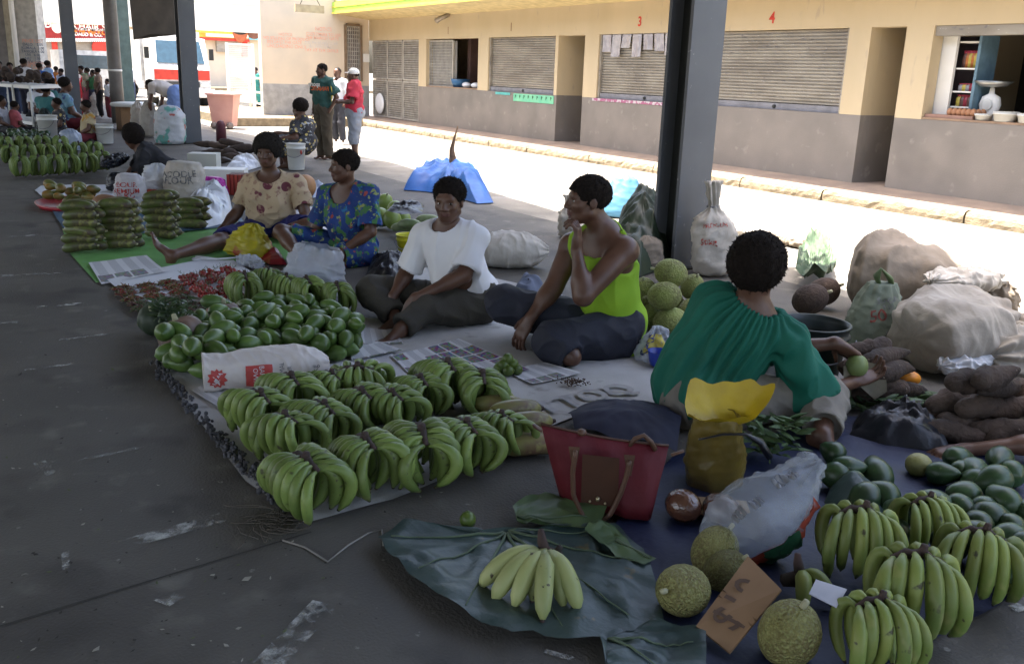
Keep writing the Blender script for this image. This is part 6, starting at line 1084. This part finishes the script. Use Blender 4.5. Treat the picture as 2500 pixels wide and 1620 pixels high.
lie('dark handbag lying on top of the red printed sack',(255,450),(312,432),BLKP,.09,.07,'bag',seed=56,name='bag',za=.25,zb=.3); stand('black bag standing behind the printed sack',290,470,420,52,BLKP,seed=57,name='bag',cat='bag')
crumple('plastic_bag','white plastic bag draped down beside the smallest cucumber stack','bag',[(440,560),(455,500),(500,480),(560,480),(570,530),(545,550),(500,560)],PLW,.22,17,amp=.1,f=9); crumple('plastic_bag','white plastic sheet over boxes behind the flour sack','bag',[(550,415),(575,392),(610,388),(640,408),(600,420)],PLW,.12,18,amp=.06,f=10)
def bxp(name,label,cat,x,yb,yt,w,m,ang=10,dep_=.3):
    D=dep(G(x,yb)); b=G(x,yb); h=np.linalg.norm(atD(x,yt,D)-atD(x,yb,D))*.85; wd=w/FPX*D*1.03; Mz=np.array(Matrix.Rotation(yawpx(ang),3,'Z')); o=mk(name,Geo().box((-wd/2,0,0),(wd/2,dep_,h),Mz,b*A(1,1,0)+UP*.01),m,None,False); return tag(o,label,cat),b,wd,h
bxp('foam_box','white foam box behind the magenta bag','box',545,462,408,100,whitep,8,.35); bxp('carton','white carton with red top behind the flour sack','box',495,432,368,66,mat('carton',(.55,.55,.5),.6,(.5,.1,.1),1.2,ramp=(.6,.62)),5,.3)
ob,b,wd,h=bxp('crate','red slatted plastic crate left of cream bloused woman','crate',578,478,420,38,mat('crate_in',(.1,.02,.015),.7),5,.25)
for i in range(5): x=(i/4-.5)*wd*.94; mk('slat',Geo().box((x-.018,-.012,0),(x+.018,-.002,h),np.array(Matrix.Rotation(yawpx(5),3,'Z')),b*A(1,1,0)+UP*.012),mat('crate_red',(.38,.05,.03),.5),ob,False)
stand('magenta plastic bag beside the red crate',520,478,432,74,mat('magenta_bag',(.42,.02,.30),.5,(.33,.015,.23),6,bump=.5,bsc=14),seed=61,prof=[(0,.8),(.1,1),(.5,.9),(.8,.75),(1,.5)],name='plastic_bag',cat='bag'); tag(mk('pumpkin_slice',Geo().ell(G(745,455,.15),(.14,.14,.15),None,18,12),mat('orange_rind',(.42,.22,.1),.6)),'pale orange gourd just behind the cream bloused woman','gourd')
crumple('cloth','pale blue folded cloth beside the gourd','cloth',[(735,480),(750,455),(790,452),(800,478),(765,486)],mat('paleblue_cloth',(.4,.45,.55),.8),.06,19); crumple('cloth','striped cloth and papers on the floor behind blue dress','cloth',[(700,560),(730,500),(800,520),(820,560),(760,590)],N3,.03,20,amp=.03)
tag(mk('sandal',Geo().ell(G(1300,690,.03),(.12,.05,.02),np.array(Matrix.Rotation(.5,3,'Z')),14,6).tube([G(1270,690,.05),G(1290,682,.09),G(1310,690,.05)],.012,6),BLKP),'black sandal on the floor behind the lime singlet man','sandal'); crumple('cloth','crumpled grey blue rag by the lying white sack','cloth',[(1255,715),(1270,690),(1310,690),(1330,712),(1290,722)],mat('greyblue_rag',(.12,.14,.2),.8),.06,21)
# ================================================================ shop counter goods
def cbucket(label,x,yb,yt,w):
    b=onY(x,yb,Y0+.12); b[2]=ZS+.032; t=onY(x,yt,Y0+.12); h=t[2]-b[2]; r_=(onY(x+w/2,yt,Y0+.12)-onY(x-w/2,yt,Y0+.12))[0]/2; o=root('bucket',label,'bucket',b); mk('shell',Geo().lathe([(.002,0),(r_*.84,.002),(r_*.96,h*.75),(r_*1.04,h*.76),(r_*1.04,h*.85),(r_,h*.86),(r_*1.03,h),(r_*.95,h),(r_*.8,.02),(.002,.02)],24,b),BUCW,o); mk('rim',Geo().lathe([(r_*1.045,h*.99),(r_*1.06,h*1.0),(r_*1.03,h*1.03),(r_*.97,h*1.01)],24,b),whitep,o)
cbucket('small white bucket on the shop counter next to the eggs',2398,308,278,40); cbucket('larger white bucket in the middle of the shop counter',2450,313,273,56); cbucket('cream bucket at right end of the shop counter',2510,318,278,58)
sc_=onY(2412,285,Y0+.45); sc_[2]=ZS+.03; r=root('kitchen_scale','old weighing scale with dish on the shop counter','scale',sc_); mk('scale_body',Geo().lathe([(.002,0),(.13,0),(.12,.1),(.15,.2),(.12,.3),(.04,.34),(.03,.42),(.002,.42)],20,sc_,np.diag([1,.6,1])),whitep,r); mk('dish',Geo().lathe([(.002,.42),(.15,.43),(.25,.5),(.24,.5),(.14,.44),(.002,.43)],24,sc_),mat('dish_metal',(.4,.4,.38),.3,metal=.7),r); mk('dial',Geo().ell(sc_+A(0,-.085,.2),(.08,.012,.08),None,16,6),BUCW,r)
ep=mk('egg',Geo().ell((0,0,0),(.042,.042,.055),None,10,8),mat('brown_egg',(.42,.2,.1),.5)); x0=onY(2310,292,Y0+.1); x1=onY(2378,296,Y0+.1); ty=mk('egg_tray',Geo().box(A(min(x0[0],onY(2262,285,Y0+.1)[0]),Y0+.05,ZS+.032),A(x1[0],Y0+.5,ZS+.075)),mat('egg_tray',(.34,.2,.15),.8),None,False); tag(ty,'brown egg tray at the left end of the shop counter','tray')
k=0
for i in range(6):
    for j in range(3): o=ep if k==0 else dup(ep); k+=1; o.location=(lerp(x0,x1,(i+.3)/6)[0],Y0+.13+.11*j,ZS+.115); tag(o,'brown egg standing in the tray on the shop counter','egg','eggs in the counter tray')
xa,xb=onY(2290,100,Y0+.35)[0],onY(2400,100,Y0+.35)[0]; sh=root('shelf_unit','white shelf unit stocked with jars behind the shop counter','shelf',((xa+xb)/2,Y0+.6,ZS)); mk('side_panel',Geo().box((xa-.03,Y0+.25,ZS+.04),(xa+.36,Y0+.3,2.3)),whitep,sh,False); mk('side_panel',Geo().box((xb-.02,Y0+.3,ZS+.04),(xb+.02,Y0+.7,2.3)),mat('blue_panel',(.15,.25,.32),.6),sh,False); mk('back_panel',Geo().box((xa,Y0+.7,ZS+.04),(xb,Y0+.73,2.3)),mat('shelf_dark',(.1,.08,.09),.8),sh,False)
rg=np.random.default_rng(2); jm2=[mat('jar_red',(.3,.03,.05),.3),mat('jar_brown',(.12,.06,.05),.3),mat('jar_glass',(.3,.3,.33),.15),mat('jar_orange',(.45,.15,.04),.3),mat('jar_yellow',(.5,.4,.08),.3)]
for z in (1.36,1.56,1.86,2.2): mk('shelf',Geo().box((xa+.36,Y0+.31,z),(xb-.02,Y0+.7,z+.02)),whitep,sh,False)
for z,n,hh_ in ((1.38,4,.15),(1.58,4,.1),(1.88,5,.22)):
    for i in range(n): x=xa+.42+(xb-xa-.5)*i/(n-1 or 1); o=mk('jar',Geo().lathe([(.002,0),(.05,0),(.052,hh_*.7),(.038,hh_*.8),(.04,hh_),(.002,hh_)],12,(x,Y0+.42,z)),jm2[int(rg.integers(5))],None); tag(o,'jar or packet on the shelf unit behind the shop counter','jar','jars on the shop shelves'); lid=mk('lid',Geo().lathe([(.042,hh_*.86),(.045,hh_*1.02),(.002,hh_*1.03)],10,(x,Y0+.42,z)),jm2[0],o)
# goods at window one, strips and sachets at the shutters
p=onY(1112,212,Y0+.15); tag(mk('basin',Geo().lathe([(.002,0),(.2,0),(.26,.2),(.24,.2),(.18,.02),(.002,.02)],20,(p[0],Y0+.3,ZS+.032)),mat('blue_basin',(.03,.12,.25),.4)),'dark blue plastic basin on the first shop counter','basin')
for i,x in enumerate((1138,1160)): p=onY(x,208,Y0+.15); o=mk('packet',Geo().ell((p[0],Y0+.16,ZS+.1),(.17,.1,.07),None,12,8),PLW); tag(o,('wrapped white packet on the first shop counter beside the basin','wrapped white packet on the first shop counter by the pillar')[i],'packet')
a,b=onY(1226,226,Y0-.01),onY(1352,231,Y0-.01); r=root('poster_strip','green paper strip printed with a row of dark marks under the second shutter','poster',a)
mk('paper',Geo().box((a[0]+.5,Y0-.012,1.0),(b[0],Y0-.004,1.17)),mat('green_paper',(.12,.42,.27),.7,(.2,.5,.3),4),r,False); mk('paper',Geo().box((a[0]-.3,Y0-.014,1.12),(a[0]+.35,Y0-.006,1.18)),mat('teal_paper',(.1,.4,.38),.7),r,False)
for i in range(9): x=lerp(a[0]+.6,b[0]-.1,i/8); lettering('printed_mark','P',.1,(x,Y0-.016,1.10),(1,0,0),(0,0,1),PRN,r,.004)
a,b=onY(1446,240,Y0-.01),onY(1622,252,Y0-.01); tag(mk('paper_strip',Geo().box((a[0],Y0-.012,1.13),(b[0],Y0-.004,1.185)),mat('pink_paper',(.3,.1,.18),.7,(.45,.4,.42),14,ramp=(.5,.55)),None,False),'patterned pink paper strip along the third shutter sill','poster')
rg=np.random.default_rng(1)
for i in range(8):
    x=-15.24+i*.31; hgt=rg.uniform(.22,.42); V=[[x+.27*u,Y0+.02-.03*math.sin(u*6+i)*v,2.40-hgt*v] for v in np.linspace(0,1,5) for u in np.linspace(0,1,6)]; o=mk('sachet_strip',Geo().grid(np.array(V),6,5),mat('silver_sachet',(.5,.48,.5),.25,(.35,.33,.37),9,bump=.6,bsc=18,metal=.4),None); tag(o,'silvery sachet strip hanging at the top of the third shutter','sachets','sachet strips on the third shutter')
p=onY(925,277,Y0-.05); crumple('plastic_bag','white bag hung inside the bottom of wire gate','bag',[(908,284),(912,270),(938,272),(944,286)],PLW,.1,24) if 0 else tag(mk('plastic_bag',Geo().ell((p[0],Y0-.02,.62),(.30,.06,.30),None,14,10),PLW),'white plastic bag hanging on the foot of the wire gate','bag')
# ================================================================ street beyond
XS=-62.; sal=root('hair_salon_building','street front with red hair salon sign and grey shutters','building',(XS,30,0)); ys=lambda x:onX(x,100,XS)[1]; zs=lambda y,x=200:onX(x,y,XS)[2]
wht=mat('street_white',(.75,.73,.66),.7,(.74,.72,.65)); mk('wall',Geo().box((XS-6,ys(60),0),(XS-.2,ys(700),zs(60))),palew,sal,False); mk('parapet',Geo().box((XS-6,ys(60),zs(60)+.01),(XS+.5,ys(700),zs(-10))),wht,sal,False)
def rect(name,x0,x1,y0,y1,m,o=.0,par=sal): return mk(name,Geo().box((XS-.25+o,ys(x0),zs(y1,(x0+x1)/2)),(XS+.0+o,ys(x1),zs(y0,(x0+x1)/2))),m,par,False)
sgn=rect('sign_board',104,312,54,100,mat('sign_red',(.30,.02,.018),.6),.3); 
def sgt(s_,x,y,sz,m): lettering('lettering',s_,sz,onX(x,y,XS+.315),(0,1,0),(0,0,1),m,sal,.012)
wl_=whitep; orp=mat('orange_print2',(.75,.25,.03),.6)
sgt('DAUDS HAIR SALON',216,66,.50,wl_); sgt('SPECIALIST IN LADIES & GENTS HAIR DRESSING',220,73,.16,wl_); sgt('VALE NI VEI KOTI',214,79,.34,orp); sgt('P.DAUD & CO.',212,85,.26,wl_)
mk('sign_dot',Geo().ell(onX(139,66,XS+.31),(.05,.3,.36),None,12,8),wl_,sal)
for yy in (56.5,98):
    for i in range(40): x=108+i*5.1; p=onX(x,yy,XS+.31); mk('stripe',Geo().add([p+A(0,-.06,-.1),p+A(0,.03,-.1),p+A(0,.1,.1),p+A(0,.01,.1)],None,[[0,1,2,3]]),wl_,sal,False)
for a,b in ((110,125),(140,258),(333,372),(395,420)): rect('shutter',a,b,100,152,steel)
for a,b in ((125,139),(312,333)): rect('red_pier',a,b,102,150,redp,.1)
mk('round_sign',Geo().ell(onX(248,117,XS+.2),(.05,.55,.55),None,16,8),redp,sal); 
rect('sign_board',470,604,54,93,mat('orange_board',(.75,.33,.04),.6,(.7,.55,.08),.25,ramp=(.4,.5)),.3); rect('sign_stripe',470,603,72,83,mat('yellow_board',(.7,.62,.12),.6),.33); rect('sign_stripe',500,603,84,92,wht,.34); rect('red_band',470,606,94,100,redp,.3); rect('shutter',528,590,101,128,steel,.05); rect('red_pier',590,603,101,140,redp,.1)
mk('painted_head',Geo().ell(onX(586,75,XS+.36),(.06,.5,.75),None,14,10),mat('painted_face',(.45,.12,.05),.6),sal); mk('painted_hair',Geo().ell(onX(586,66,XS+.4),(.06,.62,.5),None,14,10),mat('painted_hair',(.02,.02,.02),.6),sal)
rect('sign_board',605,642,54,98,mat('sky_board',(.12,.5,.7),.6,(.25,.65,.75),.5),.3); lettering('lettering','HOT',.62,onX(630,62,XS+.33),(0,1,0),(0,0,1),redp,sal,.02); mk('painted_loaf',Geo().ell(onX(620,84,XS+.33),(.05,.42,.3),None,12,8),mat('painted_brown',(.2,.08,.05),.6),sal)
st('street_kerb',Geo().box((XS+.6,-20,0),(XS+3,70,.18)),kerbM)
# box truck
XT=-36.; yt=lambda x:onX(x,230,XT)[1]; zt_=lambda y,x=420:onX(x,y,XT)[2]; tk=root('box_truck','white box truck with red nose band parked facing the market','truck',(XT-2,yt(445),0)); TW=mat('truck_white',(.75,.74,.72),.35); a,b=yt(372),yt(522); zg=.35
mk('cargo_box',Geo().box((XT-7,a,.9),(XT-1.7,b,zt_(72))),TW,tk,False)
pr=[(XT-1.6,zg),(XT,zg),(XT,1.35),(XT-.12,1.5),(XT-.55,2.45),(XT-1.6,2.5)]; V=[[x,y,z] for y in (a+.1,b-.1) for x,z in pr]; g=Geo().grid(np.array(V),6,2,True); g.poly(V[:6]); g.poly(V[6:][::-1]); mk('cab',g,TW,tk,False)
V=[[XT-.135,a+.25,1.55],[XT-.135,b-.25,1.55],[XT-.50,b-.32,2.34],[XT-.50,a+.32,2.34]]; V=[A(*v)+A(.03,0,.012) for v in V]; ws=mk('windscreen',Geo().add(V,None,[[0,1,2,3]]),mat('windscreen',(.03,.07,.10),.08,spec=.8),tk,False)
mk('nose_band',Geo().box((XT+.002,a+.12,.98),(XT+.03,b-.12,1.33)),redp,tk,False); mk('emblem',Geo().add([(XT+.035,(a+b)/2-.15,1.05),(XT+.035,(a+b)/2+.15,1.05),(XT+.035,(a+b)/2,1.28)],[[0,1,2]]),whitep,tk,False)
mk('bumper',Geo().box((XT+.01,a,.38),(XT+.16,b,.68)),TW,tk,False); mk('grille',Geo().box((XT+.005,a+.5,.72),(XT+.04,b-.5,.92)),mat('grille_dark',(.05,.05,.05),.5),tk,False)
for y in (a+.3,b-.3): mk('headlight',Geo().ell((XT+.02,y,.82),(.05,.2,.1),None,12,8),mat('lamp_glass',(.6,.6,.55),.1),tk)
for x in (XT-.8,XT-5):
    for y in (a+.18,b-.18):
        Mx=np.array(Matrix.Rotation(math.pi/2,3,'X')); w_=mk('wheel',Geo().lathe([(.2,-.13),(.44,-.13),(.48,-.06),(.48,.06),(.44,.13),(.2,.13)],24,(x,y,.48),Mx),mat('tyre',(.02,.02,.02),.8),tk); mk('hub',Geo().lathe([(.002,-.1),(.2,-.1),(.2,.1),(.002,.1)],16,(x,y,.48),Mx),TW,w_)
for y in (a-.05,b+.05): mk('mirror',Geo().box((XT-.3,y-.08,1.7),(XT-.24,y+.08,2.1)),pilK,tk,False)
# second vehicle, gate, bin
vn=root('van','pale van parked behind the far shoppers','van',(XT-10,yt(300)-1,0)); a2,b2=onX(150,200,XT-9)[1],onX(352,200,XT-9)[1]; mk('body',Geo().box((XT-12,a2,.4),(XT-9,b2,1.95)),TW,vn,False); mk('window',Geo().box((XT-8.995,a2+.3,1.2),(XT-8.98,b2-.4,1.75)),mat('windscreen',(.03,.07,.1)),vn,False)
for y in (a2+.6,b2-.6): mk('wheel',Geo().lathe([(.002,-.1),(.35,-.1),(.35,.1),(.002,.1)],20,(XT-9.1,y,.36),np.array(Matrix.Rotation(math.pi/2,3,'Y'))),MATS['tyre'],vn)
gt=root('mesh_gate','open white mesh gate leaf beside the handrail','gate',onX(590,250,-33)*A(1,1,0)); ya,yb=onX(560,250,-33)[1],onX(622,250,-33)[1]; f=Geo()
for y in (ya,yb): f.box((-33.04,y-.04,.1),(-32.96,y+.04,2.3))
for z in (.15,1.2,2.26): f.box((-33.03,ya,z-.03),(-32.97,yb,z+.03))
mk('gate_frame',f,whitep,gt,False); g=Geo()
for i in range(30): y=ya+(yb-ya)*i/29; g.box((-33.008,y-.006,.15),(-32.992,y+.006,2.26))
for i in range(34): z=.18+i*.062; g.box((-33.02,ya,z-.006),(-33.009,yb,z+.006))
o=mk('gate_mesh',g,whitep,gt,False); o['kind']='stuff'
p=G(550,314); D=dep(p); h=np.linalg.norm(atD(550,226,D)-atD(550,314,D)); bn=root('wheelie_bin','pale red wheelie bin standing in the sunlight by the road','bin',p); BIN=mat('bin_red',(.75,.40,.33),.45,(.68,.34,.28),3); wd=.40*h/1.07  # base colour lightened to stand in for sunlight glowing through the plastic
V=[]
for z,s in ((.06,.72),(.5,.86),(.93,1.0)): V+=[p+RT*a*wd*s+FW*b*wd*.9*s+UP*z*h for a,b in ((-1,-1),(1,-1),(1,1),(-1,1))]
g=Geo().grid(np.array(V),4,3,True); g.poly(V[:4][::-1]); mk('bin_body',g,BIN,bn,False); V=[p+RT*a*wd*1.08+FW*b*wd+UP*z*h for z in (.93,.97) for a,b in ((-1,-1.05),(1,-1.05),(1,1.1),(-1,1.1))]; V+=[p+RT*a*wd*.8+FW*b*wd*.7+UP*1.02*h for a,b in ((-1,-1),(1,-1),(1,1),(-1,1))]; g=Geo().grid(np.array(V),4,3,True); g.poly(V[8:]); g.poly(V[:4][::-1]); mk('lid',g,BIN,bn,False)
for s in (-1,1): mk('wheel',Geo().ell(p+RT*s*wd*.6-FW*wd*.75+UP*.1*h,A(.1,.1,.1)*h,None,14,8),mat('bin_wheel',(.25,.2,.18),.6),bn)
mk('handle',Geo().tube([p+RT*-wd+FW*wd*1.15+UP*.95*h,p+RT*wd+FW*wd*1.15+UP*.95*h],.02*h,6),BIN,bn)
p=G(541,345); tag(mk('post_stump',Geo().tube([p,p+UP*.35,p+UP*.42],[.11,.1,.06],10),mat('maroon_post',(.1,.02,.03),.6)),'short dark maroon post at the shade edge before the bin','bollard')
# pale pillars with painted price list at far left
pl=root('price_list_pillar','pale painted pillar lettered with a price list at the far left','pillar',G(75,265)); D=dep(G(75,265))+1
def slab(name,x0,x1,m,dd,zt=6.,par=pl): 
    a,b=atD(x0,200,D+dd),atD(x1,200,D+dd); q=FW*.5; V=[p*A(1,1,0)+UP*z for z in (0,zt) for p in (a,b,b+q,a+q)]; g=Geo().grid(np.array(V),4,2,True); return mk(name,g,m,par,False)
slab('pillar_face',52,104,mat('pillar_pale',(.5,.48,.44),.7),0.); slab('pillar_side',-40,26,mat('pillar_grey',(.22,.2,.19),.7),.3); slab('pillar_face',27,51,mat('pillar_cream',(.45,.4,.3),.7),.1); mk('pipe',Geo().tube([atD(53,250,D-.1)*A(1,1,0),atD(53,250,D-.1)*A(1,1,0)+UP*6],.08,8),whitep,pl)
bl_=mat('blueish_ink',(.2,.22,.28),.8)
for i,(s_,m) in enumerate((('PRICE LIST',redf),('DALO    5.00',bl_),('KUMALA  3.00',bl_),('TAVIOKA 4.00',bl_),('UVI   6.00',bl_),('NIU   1.00',bl_),('VUDI  2.00',bl_))): lettering('painted_line',s_,.12 if i else .15,atD(80,101+i*8.5,D-.012),RT,UP,m,pl,.003)
for i in range(2): lettering('painted_line',('NO SMOKING','KEEP CLEAN')[i],.16,atD(83,156+i*9,D-.012),RT,UP,redf,pl,.003)

# litter on the floor
g=Geo(); rg=np.random.default_rng(21); litm=[mat('litter_dark',(.04,.035,.03),.9),mat('litter_pale',(.35,.33,.28),.9),mat('litter_leaf',(.1,.12,.05),.8)]
for k in range(420):
    x,y=rg.uniform(0,1500),rg.uniform(480,1620)
    if x>380 and y<1180 or (x>880 and y>1250): continue
    p=G(x,y,.006); a=rg.uniform(0,6.3); s=rg.uniform(.003,.011)*(2.2 if rg.random()<.05 else 1); g.m=int(rg.choice(3,p=[.6,.25,.15])); u=A(math.cos(a),math.sin(a),0)*s; v=A(-math.sin(a),math.cos(a),0)*s*rg.uniform(.3,.9); g.add([p-u,p-v*.8,p+u+UP*s*.3,p+v],None,[[0,1,2,3]])
for k in range(500):
    x,y=rg.uniform(850,1560),rg.uniform(430,700); p=G(x,y,.006)
    if p[1]<4.2: continue
    s=rg.uniform(.004,.014); g.m=int(rg.choice(3,p=[.3,.6,.1])); g.add([p-A(s,0,0),p-A(0,s*.7,0),p+A(s,0,s*.4),p+A(0,s,0)],None,[[0,1,2,3]])
tag(mk('litter',g,litm,None,False),kind='stuff')
